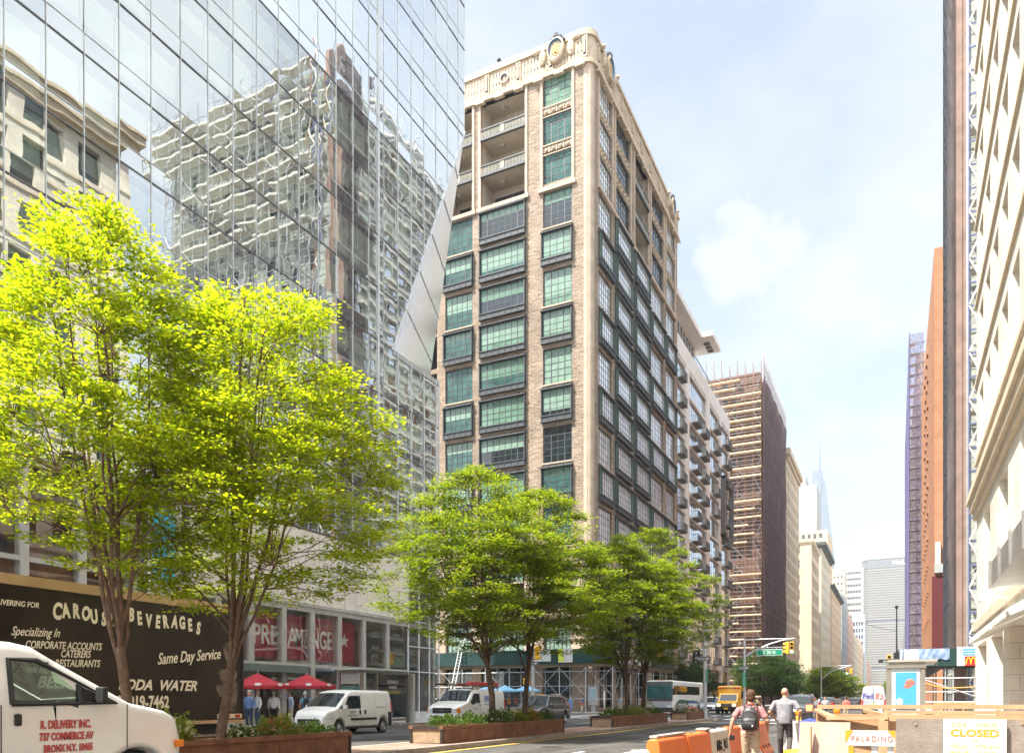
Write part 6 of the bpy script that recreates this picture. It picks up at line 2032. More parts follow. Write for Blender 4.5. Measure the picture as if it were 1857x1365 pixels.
# --- coach
def coach():
    t = thing("coach", "silver and white motor coach facing us beyond the third planter", "coach", (-20.3, 79.0, 0), PI)
    L, W, H = 13.0, 2.6, 3.4
    white_r = mat("coach_white", (.74, .74, .72), .4, var=.04, coat=.3)
    steel = mat("coach_fluted_steel", (.50, .50, .51), .28, metal=.8, var=.08)
    part(t, "body", white_r, lambda m: m.box((-W / 2, -L / 2, .45), (W / 2, L / 2 - .15, H - .05)), bevel=.16, seg=3)
    part(t, "front_mask", mat("coach_mask_grey", (.06, .065, .07), .3, coat=.5), lambda m: m.box((-W / 2 + .02, L / 2 - .35, 1.35), (W / 2 - .02, L / 2 - .02, H - .12)), bevel=.12)
    part(t, "windscreen", mat("coach_glass", (.02, .09, .09), .04, var=.5, vscale=.8, ior=1.7), lambda m: (m.box((-W / 2 + .12, L / 2 - .1, 1.62), (-.03, L / 2 + .0, 2.85)), m.box((.03, L / 2 - .1, 1.62), (W / 2 - .12, L / 2 + .0, 2.85))))
    for s in (1, -1):
        x0, x1 = sorted((s * (W / 2 - .06), s * (W / 2 + .015)))
        for k in range(7):
            part(t, "side_window", autoglass, lambda m: m.box((x0, L / 2 - 1.9 - 1.55 * k, 2.0), (x1, L / 2 - .42 - 1.55 * k, 2.85)))
        part(t, "fluted_panel", steel, lambda m: [m.box((x0, -L / 2 + .3, .55 + .1 * k), (x1 + (0.006 if s > 0 else 0), L / 2 - .6, .62 + .1 * k)) for k in range(5)])
        part(t, "stripe", mat("coach_stripe_blue", (.03, .09, .26), .4), lambda m: m.prism([(-L / 2 + 1, 1.12), (L / 2 - 1.2, 1.12), (L / 2 - 2.5, 1.5), (-L / 2 + 4, 1.42)], 'x', x0, x1 + (.004 if s > 0 else 0)))
        part(t, "mirror", trim_b, lambda m: (m.bar((s * (W / 2 - .1), L / 2 - .1, 2.6), (s * (W / 2 + .25), L / 2 + .35, 2.5), .06), m.box((s * (W / 2 + .12), L / 2 + .3, 1.95), (s * (W / 2 + .36), L / 2 + .42, 2.5))))
        part(t, "headlight", lamp_c, lambda m: m.box((s * .75, L / 2 - .2, .78), (s * 1.15, L / 2 - .0, 1.0)))
    part(t, "bumper", [steel, trim_b], lambda m: (m.box((-W / 2, L / 2 - .3, .4), (W / 2, L / 2 + .06, .74), 1), m.box((-W / 2 + .1, L / 2 - .25, .76), (W / 2 - .1, L / 2 - .03, 1.3), 0)))
    part(t, "marker_lamp", lamp_o, lambda m: [m.box((x - .06, L / 2 - .25, H - .04), (x + .06, L / 2 - .1, H + .03)) for x in (-1, -.25, 0, .25, 1)])
    wheels(t, W, (4.2, -3.2, -4.5), .5, .3)
    return t
coach()

# --- short yellow school bus
def school_bus():
    t = thing("school_bus", "short yellow school bus coming towards us past the signal pole", "bus", (-15.6, 84.0, 0), PI)
    W, L = 2.4, 6.6
    part(t, "body", p_schoolbus, lambda m: m.box((-W / 2, -L / 2, .55), (W / 2, 1.55, 2.95)), bevel=.14, seg=3)
    part(t, "cutaway_cab", p_schoolbus, lambda m: m.prism([(1.5, .6), (3.15, .6), (3.2, 1.12), (2.3, 1.34), (1.75, 2.1), (1.5, 2.25)], 'x', -1.0, 1.0), bevel=.06)
    part(t, "windscreen", autoglass, lambda m: m.hexa([(-.86, 2.27, 1.40), (.86, 2.27, 1.40), (.86, 2.2, 1.36), (-.86, 2.2, 1.36), (-.8, 1.82, 2.04), (.8, 1.82, 2.04), (.8, 1.74, 2.0), (-.8, 1.74, 2.0)]))
    for s in (1, -1):
        part(t, "headlight", mat("headlamp_lit", (.8, .75, .6), .2, var=0, emit=(1, .85, .6), estr=1.2), lambda m: m.box((s * .62, 3.1, .86), (s * .92, 3.23, 1.06)))
        part(t, "warning_lamp", lamp_r, lambda m: [m.ball((s * .95, 1.56, 2.72), .11, 0, 8, 6), m.ball((s * .68, 1.56, 2.72), .1, 0, 8, 6)])
        part(t, "side_window", autoglass, lambda m: [m.box((s * (W / 2 - .02), -3.1 + .9 * k, 1.7), (s * (W / 2 + .015), -2.35 + .9 * k, 2.35)) for k in range(5)])
        part(t, "mirror", trim_b, lambda m: (m.bar((s * 1.0, 2.0, 1.5), (s * 1.35, 2.2, 1.8), .04), m.box((s * 1.3, 2.12, 1.6), (s * 1.48, 2.22, 2.0))))
    part(t, "grille", [trim_b, chrome], lambda m: (m.box((-.55, 3.1, .82), (.55, 3.22, 1.1), 0), m.box((-.55, 3.2, .94), (.55, 3.235, .98), 1)))
    part(t, "bumper", trim_b, lambda m: m.box((-1.08, 3.1, .45), (1.08, 3.36, .78)), bevel=.03)
    part(t, "number_plate", plate_y, lambda m: m.box((-.2, 3.36, .52), (.2, 3.375, .7)))
    t["_w"] = 0; text_obj("destination_lettering", "SCHOOL BUS", .26, black_matte, (0, 1.565, 2.62), (-1, 0, 0), (0, 0, 1), t, bold=.006, sx=.8); del t["_w"]
    wheels(t, 2.2, (2.35, -2.0), .38, .24)
    return t
school_bus()
car("silver_suv", "silver crossover half hidden at the school bus's left side", "car", (-18.0, 85.5), PI, "suv", p_silver)
car("yellow_taxi", "yellow taxi behind the bald man past the crossing", "taxi", (-15.9, 98), PI, "sedan", p_taxi, taxi=True)
car("dark_car", "dark saloon car just behind the yellow school bus", "car", (-16.2, 92.5), PI, "sedan", p_charcoal)
car("black_suv", "large black vehicle with a lit tail lamp right behind the bald man", "car", (-5.3, 51.0), 0, "suv", p_black, tail_on=True)
car("black_suv", "smaller black crossover driving away in the middle of the avenue", "car", (-7.4, 100), 0, "suv", p_black)
car("dark_car", "small dark car far off between the black crossover and the parcel van", "car", (-6.0, 138), 0, "suv", p_charcoal)
car("silver_car", "pale car far off left of the small dark one", "car", (-9.8, 150), 0, "sedan", p_silver)
# --- grey parcel van seen from behind
def parcel_van():
    t = thing("parcel_van", "pale grey parcel van with blue and red lettering parked at the right kerb", "van", (-1.9, 83.5, 0), 0)
    W = 2.1
    part(t, "body", p_greyvan, lambda m: m.prism([(-W / 2, .5), (W / 2, .5), (W / 2, 1.7), (W / 2 - .16, 2.66), (W / 2 - .4, 2.78), (-W / 2 + .4, 2.78), (-W / 2 + .16, 2.66), (-W / 2, 1.7)], 'y', -3.1, 2.2), bevel=.08)
    part(t, "bonnet", p_greyvan, lambda m: m.prism([(2.2, .5), (3.3, .5), (3.3, 1.1), (2.9, 1.3), (2.2, 2.3)], 'x', -.98, .98), bevel=.06)
    part(t, "bumper", trim_b, lambda m: m.box((-1.0, -3.25, .4), (1.0, -3.0, .62)), bevel=.03)
    part(t, "door_seam", trim_b, lambda m: m.box((-.012, -3.108, .7), (.012, -3.1, 2.6)))
    for s in (1, -1): part(t, "tail_light", lamp_r, lambda m: m.box((s * .9, -3.14, 1.0), (s * 1.03, -3.05, 1.5)))
    part(t, "marker_lamp", lamp_o, lambda m: [m.box((x - .08, -3.1, 2.78), (x + .08, -2.95, 2.86)) for x in (-.55, .0, .55)])
    part(t, "number_plate", plate_y, lambda m: m.box((-.16, -3.125, .95), (.16, -3.108, 1.1)))
    pu = mat("lettering_purple", (.08, .03, .30), .6, var=.03); orr = mat("lettering_orange_red", (.75, .10, .04), .6, var=.03)
    t["_w"] = 0
    text_obj("door_lettering", "Fed", .66, pu, (-.46, -3.118, 1.62), (1, 0, 0), (0, 0, 1), t, bold=.012); text_obj("door_lettering", "Ex", .66, orr, (.50, -3.118, 1.62), (1, 0, 0), (0, 0, 1), t, bold=.012)
    del t["_w"]
    wheels(t, 2.0, (2.2, -1.9), .38, .24)
    return t
parcel_van()

# ================================================================== PEOPLE
skin_a = mat("skin_light", (.56, .30, .20), .5, var=.08, vscale=8)
skin_b = mat("skin_brown", (.22, .11, .07), .5, var=.08, vscale=8)
def cloth(name, rgb): return mat("cloth_" + name, rgb, .85, var=.16, vscale=9, bump=.3, bscale=18)
hair_br = mat("hair_brown", (.085, .04, .02), .6, var=.4, vscale=30, bump=.5, bscale=60)
hair_gr = mat("hair_grey", (.42, .40, .37), .6, var=.3, vscale=30)
hair_dk = mat("hair_dark", (.02, .015, .012), .6, var=.3, vscale=30)
shoe_m = mat("shoe_leather", (.03, .026, .024), .6)

def ell(mb, pts, rad, n=14):
    """tapered limb with elliptical sections; rad items are (across x, along y)"""
    base = len(mb.v); pts = [Vector(p) for p in pts]
    for i, p in enumerate(pts):
        d = (pts[min(i + 1, len(pts) - 1)] - pts[max(i - 1, 0)]).normalized()
        ax = Vector((1, 0, 0)); a = (ax - d * ax.dot(d))
        if a.length < .2: a = Vector((0, 1, 0)) - d * d.y
        a.normalize(); b = d.cross(a)
        rx, ry = rad[i] if hasattr(rad[i], '__len__') else (rad[i], rad[i])
        for k in range(n):
            t = 2 * math.pi * k / n
            mb.v.append(tuple(p + a * rx * math.cos(t) + b * ry * math.sin(t)))
    for i in range(len(pts) - 1):
        for k in range(n):
            k2 = (k + 1) % n
            mb.f.append((base + i * n + k, base + i * n + k2, base + (i + 1) * n + k2, base + (i + 1) * n + k)); mb.m.append(0)
    mb.f.append(tuple(base + k for k in range(n))[::-1]); mb.m.append(0)
    mb.f.append(tuple(base + (len(pts) - 1) * n + k for k in range(n))); mb.m.append(0)

def fuse(mb, name, material, parent, voxel=.014, smooth=4, s=1.0):
    """melt the overlapping pieces into one continuous skin"""
    me = mb.mesh("raw", [material], merge=True)
    o = bpy.data.objects.new("raw", me); COL.objects.link(o)
    r = o.modifiers.new("r", 'REMESH'); r.mode = 'VOXEL'; r.voxel_size = voxel; r.use_smooth_shade = True
    sm = o.modifiers.new("s", 'SMOOTH'); sm.iterations = smooth; sm.factor = .5
    dg = bpy.context.evaluated_depsgraph_get()
    m2 = bpy.data.meshes.new_from_object(o.evaluated_get(dg)); m2.name = name
    bpy.data.objects.remove(o); bpy.data.meshes.remove(me)
    m2.materials.clear(); m2.materials.append(material)
    m2.polygons.foreach_set("use_smooth", [True] * len(m2.polygons))
    if s != 1.0: m2.transform(Matrix.Scale(s, 4))
    o = bpy.data.objects.new(name, m2); COL.objects.link(o); o.parent = parent
    return o

def person(label, loc, rz, h=1.75, shirt=None, pants=None, skin=None, hair=None, arms=None, legs=None, sleeve='short', shorts=False, group=None, lod=1, build=1.0, lean=0.0, head_turn=0.0, skirt=False, seated=False, belly=0.0):
    """a figure facing +y before turning; arms/legs override joint places (left is -x)"""
    t = thing("person", label, "person", loc, rz, group)
    skin = skin or skin_a; S = h / 1.75; vx = .013 if lod == 0 else .022
    J = {'hL': (-.09, 0, .92), 'hR': (.09, 0, .92), 'kL': (-.10, .02, .50), 'kR': (.10, .02, .50), 'aL': (-.10, -.02, .09), 'aR': (.10, -.02, .09),
         'sL': (-.185, 0, 1.405), 'sR': (.185, 0, 1.405), 'eL': (-.25, -.03, 1.14), 'eR': (.25, -.03, 1.14), 'wL': (-.26, .06, .90), 'wR': (.26, .06, .90)}
    for d in (arms, legs):
        if d: J.update(d)
    L = lambda p: Vector((p[0] * (build if abs(p[0]) > .12 else 1), p[1] + lean * max(0, p[2] - .9), p[2]))
    j = {k: L(v) if k[0] in 'sew' else Vector(v) for k, v in J.items()}
    neck, hd = L((0, .0, 1.50)), L((0, .025, 1.63))
    b = MB(); bw = build
    ell(b, [L((0, 0, .88)), L((0, 0, 1.02)), L((0, .0, 1.2)), L((0, 0, 1.36)), L((0, 0, 1.46))], [(.14 * bw, .10), (.135 * bw, .095), (.15 * bw, .105), (.165 * bw, .105), (.09, .07)])
    ell(b, [L((0, -.01, 1.42)), neck, L((0, .015, 1.57))], [.062, .055, .055])
    ct, st_ = math.cos(head_turn), math.sin(head_turn)
    H = lambda x, y, z: (hd.x + x * ct - y * st_, hd.y + x * st_ + y * ct, hd.z + z)
    b.ball(H(0, -.01, .035), .092, 0, 16, 12, (.86, 1.05, 1.0)); b.ball(H(0, .022, -.045), .068, 0, 14, 10, (.9, 1.0, 1.1))
    if lod == 0 or True:
        b.ball(H(0, .105, -.015), .017, 0, 8, 6, (.8, 1, 1.5))
        for sx in (-1, 1): b.ball(H(sx * .082, -.005, -.01), .024, 0, 8, 6, (.45, .8, 1.3))
    for s in 'LR':
        sg_ = -1 if s == 'L' else 1
        ell(b, [j['s' + s] * 1.0 + Vector((-sg_ * .05, 0, .01)), j['s' + s], j['s' + s].lerp(j['e' + s], .4), j['e' + s], j['e' + s].lerp(j['w' + s], .3), j['w' + s]], [.05, .052, .048, .042, .044, .028])
        d = (j['w' + s] - j['e' + s]).normalized()
        pa = j['w' + s] + d * .05
        ell(b, [j['w' + s], pa, pa + d * .045], [(.020, .034), (.020, .042), (.016, .038)])
        fw_ = Vector((0, 1, 0)) - d * d.y; fw_.normalize()
        inn = d.cross(fw_); inn *= (1 if inn.x * sg_ < 0 else -1)
        for q, (of, ln) in enumerate(((.030, .072), (.011, .082), (-.009, .078), (-.028, .060))):
            p0 = pa + d * .04 + fw_ * of
            ell(b, [p0, p0 + d * ln * .5 + inn * .008, p0 + d * ln * .85 + inn * .028], [.0095, .0088, .007], 8)
        p0 = pa - d * .015 + fw_ * .034
        ell(b, [p0, p0 + d * .03 + fw_ * .024 + inn * .008, p0 + d * .058 + fw_ * .028 + inn * .018], [.012, .0105, .008], 8)
        ell(b, [j['h' + s] + Vector((0, 0, .02)), j['h' + s].lerp(j['k' + s], .35), j['k' + s], j['k' + s].lerp(j['a' + s], .3), j['a' + s]], [.088, .078, .055, .056, .036])
        ell(b, [j['a' + s] + Vector((0, -.04, -.03)), j['a' + s] + Vector((0, .05, -.04)), j['a' + s] + Vector((0, .13, -.06))], [.035, .036, .025])
    fuse(b, "body", skin, t, vx if lod else .0095, 2 if lod == 0 else 2, S)
    # eyes and mouth
    f = MB()
    for sx in (-1, 1): f.ball(H(sx * .032, .079, .012), .011, 0, 8, 6)
    f.ball(H(0, .083, -.066), .02, 1, 8, 6, (1.1, .35, .3))
    o = f.build("face", [hair_dk, mat("lips", (.35, .12, .10), .5)], t, world=False); o.scale = (S, S, S)
    # shirt
    m = MB(); g = .018
    ell(m, [L((0, 0, .86)), L((0, belly * .3, 1.02)), L((0, belly * .6, 1.2)), L((0, 0, 1.36)), L((0, 0, 1.455)), L((0, -.005, 1.50))], [(.165 * bw, .125), (.16 * bw, .12 + belly), (.172 * bw, .125 + belly * .7), (.185 * bw, .122), (.13, .09), (.068, .066)])
    for s in 'LR':
        sg_ = -1 if s == 'L' else 1
        e = j['e' + s]; sh = j['s' + s]
        if sleeve == 'short':
            ell(m, [sh + Vector((-sg_ * .07, 0, .0)), sh + Vector((0, 0, -.005)), sh.lerp(e, .5), sh.lerp(e, .78)], [.062, .068, .066, .069])
        else:
            ell(m, [sh + Vector((-sg_ * .07, 0, .0)), sh, sh.lerp(e, .5), e, e.lerp(j['w' + s], .5), e.lerp(j['w' + s], .93)], [.062, .067, .061, .055, .05, .042])
    fuse(m, "shirt", shirt, t, vx, 3, S)
    # trousers
    m = MB()
    ell(m, [(0, 0, .84), (0, 0, .92), (0, 0, 1.01)], [(.155 * bw, .12), (.165 * bw, .125), (.15 * bw, .115)])
    for s in 'LR':
        hp, kn, an = j['h' + s], j['k' + s], j['a' + s]
        if shorts: ell(m, [hp + Vector((0, 0, .03)), hp.lerp(kn, .5), hp.lerp(kn, .98)], [.105, .098, .092])
        else: ell(m, [hp + Vector((0, 0, .03)), hp.lerp(kn, .4), kn, kn.lerp(an, .4), an + Vector((0, 0, .0))], [.104, .094, .075, .068, .062])
    if skirt: ell(m, [(0, 0, .95), (0, 0, .7), (0, .02, .45)], [(.16, .13), (.19, .16), (.22, .19)])
    fuse(m, "trousers", pants, t, vx, 3, S)
    for s in 'LR':
        m = MB(); a = j['a' + s]
        ell(m, [a + Vector((0, -.075, -.045)), a + Vector((0, 0, -.035)), a + Vector((0, .09, -.055)), a + Vector((0, .17, -.068))], [(.036, .045), (.043, .055), (.046, .036), (.032, .022)])
        fuse(m, "shoe", shoe_m, t, vx, 2, S)
    if hair:
        m = MB()
        m.ball(H(0, -.018, .06), .106, 0, 18, 12, (.92, 1.06, 1.0)); m.ball(H(0, -.05, .0), .09, 0, 14, 10, (1.0, .8, 1.0)); m.ball(H(0, .06, .105), .04, 0, 10, 8, (1.4, .8, .6))
        o = fuse(m, "hair", hair, t, vx if lod else .011, 2, S)
        # keep the face clear
        me = o.data; bm = bmesh.new(); bm.from_mesh(me)
        kill = [v for v in bm.verts if ((Vector(v.co) / S - hd).y > .045 and (Vector(v.co) / S - hd).z < .055)]
        bmesh.ops.delete(bm, geom=kill, context='VERTS'); bm.to_mesh(me); bm.free()
    return t, S

def backpack(t, material, S=1.0, big=1.0):
    m = MB()
    ell(m, [(0, -.21, .98), (0, -.22, 1.06), (0, -.215, 1.2), (0, -.20, 1.36), (0, -.185, 1.43)], [(.13 * big, .07), (.165 * big, .1), (.165 * big, .1), (.14 * big, .085), (.08, .05)])
    ell(m, [(0, -.31, 1.02), (0, -.32, 1.1), (0, -.305, 1.19)], [(.12 * big, .03), (.13 * big, .04), (.12 * big, .03)])
    o = fuse(m, "rucksack", material, None, .014, 2, S)
    o.location = t.location; o.rotation_euler = t.rotation_euler
    s = MB()
    for sx in (-1, 1):
        s.tube([(sx * .1, -.17, 1.42), (sx * .12, -.06, 1.525), (sx * .13, .06, 1.49), (sx * .14, .135, 1.38), (sx * .16, .10, 1.2), (sx * .15, -.1, 1.05)], .017, 6)
    s.tube([(-.05, -.17, 1.44), (0, -.18, 1.5), (.05, -.17, 1.44)], .01, 5)
    st = s.build("strap", material, o, world=False); st.scale = (S, S, S)
    z = MB(); z.tube([(-.12, -.355, 1.19), (0, -.36, 1.2), (.12, -.355, 1.19)], .005, 5); z.tube([(-.14, -.29, 1.33), (0, -.295, 1.37), (.14, -.29, 1.33)], .005, 5); z.box((.06, -.368, 1.05), (.085, -.36, 1.085), 1)
    zz = z.build("zip", [chrome, plate_w], o, world=False); zz.scale = (S, S, S)
    return o

# two men walking away along the barrier
b1, S1 = person("man in a pinkish red polo shirt and beige trousers walking away with a dark rucksack", (-2.5, 15.3, 0), R(4), 1.66,
    shirt=cloth("pink_polo", (.36, .17, .17)), pants=cloth("beige", (.50, .40, .27)), hair=hair_br, lod=0, build=1.08, head_turn=.25,
    arms={'sL': (-.195, 0, 1.40), 'eL': (-.31, -.06, 1.17), 'wL': (-.36, -.02, .93), 'eR': (.30, -.04, 1.16), 'wR': (.30, .15, 1.02)},
    legs={'kL': (-.10, .10, .50), 'aL': (-.10, .20, .10), 'kR': (.10, .0, .5), 'aR': (.10, -.28, .16)})
col_ = MB(); col_.tube([(.075 * math.cos(a), .075 * math.sin(a) - .005, 1.475 + .012 * math.cos(a + 1.57)) for a in np.linspace(0, 2 * PI, 15)], .018, 6)
o = col_.build("collar", mat("cloth_collar_red", (.34, .05, .06), .8), b1, world=False); o.scale = (S1, S1, S1)
tag(backpack(b1, mat("bag_dark_leather", (.045, .047, .05), .45, var=.3, vscale=7, bump=.2, bscale=20), S1, 1.0), "dark grey leather rucksack on the back of the man in the pinkish polo", "rucksack")
ph = MB(); ph.box((-.42, -.02, .76), (-.31, .05, .86)); o = ph.build("phone", black_matte, None, world=False, bevel=.012)
o.location = b1.location; o.rotation_euler = b1.rotation_euler; o.scale = (S1,) * 3; tag(o, "black phone held low in the left hand of the man in the pinkish polo", "phone")
person("bald man in a grey T shirt and dark grey trousers walking away", (-2.58, 21.05, 0), R(-2), 1.80,
    shirt=cloth("grey_tee", (.25, .245, .27)), pants=cloth("dark_grey", (.075, .065, .065)), hair=None, lod=0, build=1.16, belly=.03,
    arms={'sL': (-.195, 0, 1.40), 'eL': (-.31, -.02, 1.14), 'wL': (-.24, .16, 1.0), 'sR': (.195, 0, 1.40), 'eR': (.33, -.05, 1.17), 'wR': (.28, .10, .96)},
    legs={'kL': (-.10, -.02, .49), 'aL': (-.11, .12, .09), 'kR': (.11, .10, .50), 'aR': (.12, -.14, .17)})

GP = "people on the pavement by the red parasols"
w_sh = cloth("white_shirt", (.66, .67, .70)); b_sh = cloth("mid_blue", (.10, .16, .33)); lb_sh = cloth("light_blue", (.38, .47, .62)); navy = cloth("navy", (.025, .035, .075)); blk = cloth("black", (.015, .015, .016))
khaki = cloth("khaki", (.36, .29, .2)); greyc = cloth("grey", (.3, .3, .31)); redc = cloth("red", (.45, .03, .03)); tealc = cloth("teal_blue", (.12, .26, .38)); cr = cloth("cream", (.6, .55, .45))
P = .15
person("grey haired man in a mid blue jacket beside the truck's tail", (-27.0, 26.85, P), R(200), 1.76, b_sh, navy, hair=hair_gr, sleeve='long', group=GP)
pw, sw_ = person("man in a white shirt and blue trousers with a dark shoulder bag", (-27.2, 27.6, P), R(160), 1.78, w_sh, cloth("denim", (.06, .09, .18)), hair=hair_gr, sleeve='long', group=GP)
bg = MB(); bg.box((.14, -.22, .82), (.34, .02, 1.02)); bg.tube([(.24, -.1, 1.02), (.1, -.14, 1.35), (-.12, 0, 1.52), (0, .14, 1.3), (.24, .0, 1.02)], .012, 5)
o = bg.build("shoulder_bag", blk, None, world=False, bevel=.03); o.location = pw.location; o.rotation_euler = pw.rotation_euler; tag(o, "dark shoulder bag hanging across the white shirted man", "bag")
person("grey haired man in a white shirt and dark trousers seen from behind", (-27.0, 28.45, P), R(30), 1.76, w_sh, blk, hair=hair_gr, sleeve='long', group=GP)
person("woman in a pale grey top among the people by the parasols", (-27.7, 29.6, P), R(120), 1.66, greyc, cr, hair=hair_gr, sleeve='long', group=GP)
person("man in a light blue shirt with one arm raised to his head", (-27.3, 29.95, P), R(150), 1.74, lb_sh, cr, hair=hair_dk, sleeve='long', group=GP, arms={'eR': (.38, .10, 1.52), 'wR': (.14, .14, 1.70)})
p_, s_ = person("grey haired man in a teal shirt with a dark rucksack by the parasol pole", (-26.6, 30.2, P), R(60), 1.74, tealc, navy, hair=hair_gr, group=GP)
tag(backpack(p_, blk, s_, 1.0), "black rucksack on the grey haired man by the parasol pole", "rucksack")
person("woman in a pale patterned top with brown hair behind the white parcel van", (-26.4, 30.8, P), R(220), 1.66, cloth("pale_pattern", (.5, .4, .4)), navy, hair=hair_br, group=GP)
person("man in a light blue shirt just above the white parcel van's roof", (-27.5, 32.8, P), R(180), 1.80, lb_sh, navy, hair=hair_br, sleeve='long', group=GP)
p_, s_ = person("man in a white T shirt and dark shorts walking off with a black rucksack", (-28.4, 42.3, P), R(12), 1.72, w_sh, cloth("charcoal_shorts", (.06, .06, .065)), hair=hair_dk, shorts=True, skin=skin_b,
    legs={'kL': (-.1, .12, .52), 'aL': (-.1, .1, .09), 'kR': (.1, -.05, .5), 'aR': (.1, -.32, .2)})
tag(backpack(p_, blk, s_, 1.05), "black rucksack on the man in the white T shirt and shorts", "rucksack")
# under and near the sidewalk shed
person("person in a blue patterned dress standing at the kerb before the scaffold posts", (-31.3, 77.2, P), R(190), 1.66, cloth("blue_pattern", (.12, .22, .42)), cloth("blue_pattern", (.12, .22, .42)), hair=hair_gr, skirt=True)
person("man in a dark blue shirt standing under the green shed's corner", (-31.0, 80.0, P), R(170), 1.76, b_sh, khaki, hair=hair_dk)
person("person in a red top crouching beside the scaffold posts", (-30.6, 78.0, P), R(100), 1.62, redc, cr, hair=hair_dk,
       arms={'sL': (-.17, .18, 1.0), 'sR': (.17, .18, 1.0), 'eL': (-.2, .28, .78), 'eR': (.2, .28, .78), 'wL': (-.16, .42, .62), 'wR': (.16, .42, .62)}) if False else person(
       "small person in a red top and pale trousers beside the scaffold posts", (-30.4, 78.2, P), R(100), 1.28, redc, cr, hair=hair_dk)
person("man in a pale blue shirt and white trousers by the grey phone kiosk", (-28.6, 85.5, P), R(175), 1.78, lb_sh, cr, hair=hair_dk)
person("person in dark clothes under the shed beyond the phone kiosk", (-28.4, 88.5, P), R(160), 1.74, blk, blk, hair=hair_dk, skin=skin_b)
person("person in pink shorts on the pavement left of the silver crossover", (-26.6, 112, P), R(180), 1.70, blk, cloth("pink", (.5, .3, .28)), hair=hair_dk, shorts=True)
person("person in a coral red top crossing in front of the grey parcel van", (-3.3, 62.0, 0), R(20), 1.72, cloth("coral", (.62, .14, .12)), khaki, hair=hair_br)
person("person in white crossing to the right of the grey parcel van", (-1.0, 61.0, 0), R(-40), 1.70, w_sh, w_sh, hair=hair_gr)
person("man in grey walking on the crossing right of the big black vehicle", (-4.6, 60.4, 0), R(180), 1.74, greyc, navy, hair=hair_dk)
GC = "market crowd beneath the blue parasols"
rc = random.Random(8)
for i, (x, y, sc, pc, lab) in enumerate(((-37.9, 77.4, redc, navy, "red shirted person in the market crowd under the blue parasols"), (-36.9, 77.1, b_sh, khaki, "blue shirted person in the market crowd under the blue parasols"),
        (-36.0, 77.6, w_sh, navy, "white shirted person in the market crowd under the blue parasols"), (-39.0, 77.8, cloth("orange", (.6, .22, .05)), navy, "orange shirted person in the market crowd under the blue parasols"),
        (-35.2, 77.9, blk, navy, "black clothed person at the right of the market crowd"), (-38.4, 78.3, tealc, khaki, "teal shirted person at the back of the market crowd"))):
    person(lab, (x, y, P), R(rc.uniform(90, 270)), rc.uniform(1.62, 1.8), sc, pc, hair=rc.choice((hair_dk, hair_br)), group=GC)

# ================================================================== STREET FURNITURE
galv = mat("galvanised_pole", (.47, .48, .49), .45, metal=.5, var=.12, vscale=4)
sig_y = mat("signal_yellow", (.78, .42, .02), .45, var=.06)
sign_bk = mat("sign_black", (.015, .015, .016), .5); sign_wt = mat("sign_white", (.52, .52, .50), .5, var=.03)
sign_gr = mat("sign_green", (.0, .20, .11), .5, var=.04)
lens_off = mat("lens_dark", (.02, .01, .01), .2); lens_go = mat("lens_green_lit", (.05, .5, .35), .2, var=0, emit=(.12, 1, .62), estr=2.2)

def signal(label, x, y, z, face=(0, -1), lit=True, group="traffic signals at the crossing"):
    """three lens yellow head; z is the top"""
    t = thing("traffic_signal", label, "traffic light", (x, y, z - 1.1), math.atan2(face[1], face[0]) + PI / 2, group)
    part(t, "housing", sig_y, lambda m: [m.box((-.17, -.1, .02 + .36 * k), (.17, .16, .35 + .36 * k)) for k in range(3)] + [m.box((-.14, -.08, 0), (.14, .14, 1.1))], bevel=.02)
    for k in range(3):
        def vis(m):
            n = 14
            for i in range(n):
                a0, a1 = -.6 + (PI + 1.2) * i / n, -.6 + (PI + 1.2) * (i + 1) / n
                m.face([(.14 * math.cos(a0), -.10, .185 + .36 * k + .14 * math.sin(a0)), (.14 * math.cos(a1), -.10, .185 + .36 * k + .14 * math.sin(a1)), (.14 * math.cos(a1), -.33, .175 + .36 * k + .14 * math.sin(a1)), (.14 * math.cos(a0), -.33, .175 + .36 * k + .14 * math.sin(a0))])
        part(t, "visor", sig_y, vis)
        part(t, "lens", lens_go if (lit and k == 0) else lens_off, lambda m: m.face([(.125 * math.cos(a), -.106, .185 + .36 * k + .125 * math.sin(a)) for a in np.linspace(0, 2 * PI, 17)[:-1]]))
    part(t, "bracket", galv, lambda m: m.bar((0, .14, .55), (0, .45, .55), .05))
    return t
def one_way(label, x, y, z, flip=False, w=.95, h=.31, rz=0.0):
    t = thing("one_way_sign", label, "sign", (x, y, z), rz, "one way signs")
    part(t, "plate", sign_bk, lambda m: m.box((-w / 2, -.02, 0), (w / 2, 0, h)))
    part(t, "border", sign_wt, lambda m: [m.box(a, b) for a, b in (((-w / 2 + .015, -.024, .015), (w / 2 - .015, -.02, .03)), ((-w / 2 + .015, -.024, h - .03), (w / 2 - .015, -.02, h - .015)), ((-w / 2 + .015, -.024, .03), (-w / 2 + .03, -.02, h - .03)), ((w / 2 - .03, -.024, .03), (w / 2 - .015, -.02, h - .03)))])
    s = -1 if flip else 1
    part(t, "arrow", sign_wt, lambda m: m.face([(s * px, -.026, pz) for px, pz in ((-.40, .095), (.20, .095), (.20, .045), (.42, .155), (.20, .265), (.20, .215), (-.40, .215))]))
    t["_w"] = 0
    text_obj("lettering", "ONE WAY", .105, sign_bk, (-.10 * s, -.03, .118), (1, 0, 0), (0, 0, 1), t, bold=.004, depth=.002); del t["_w"]
    return t

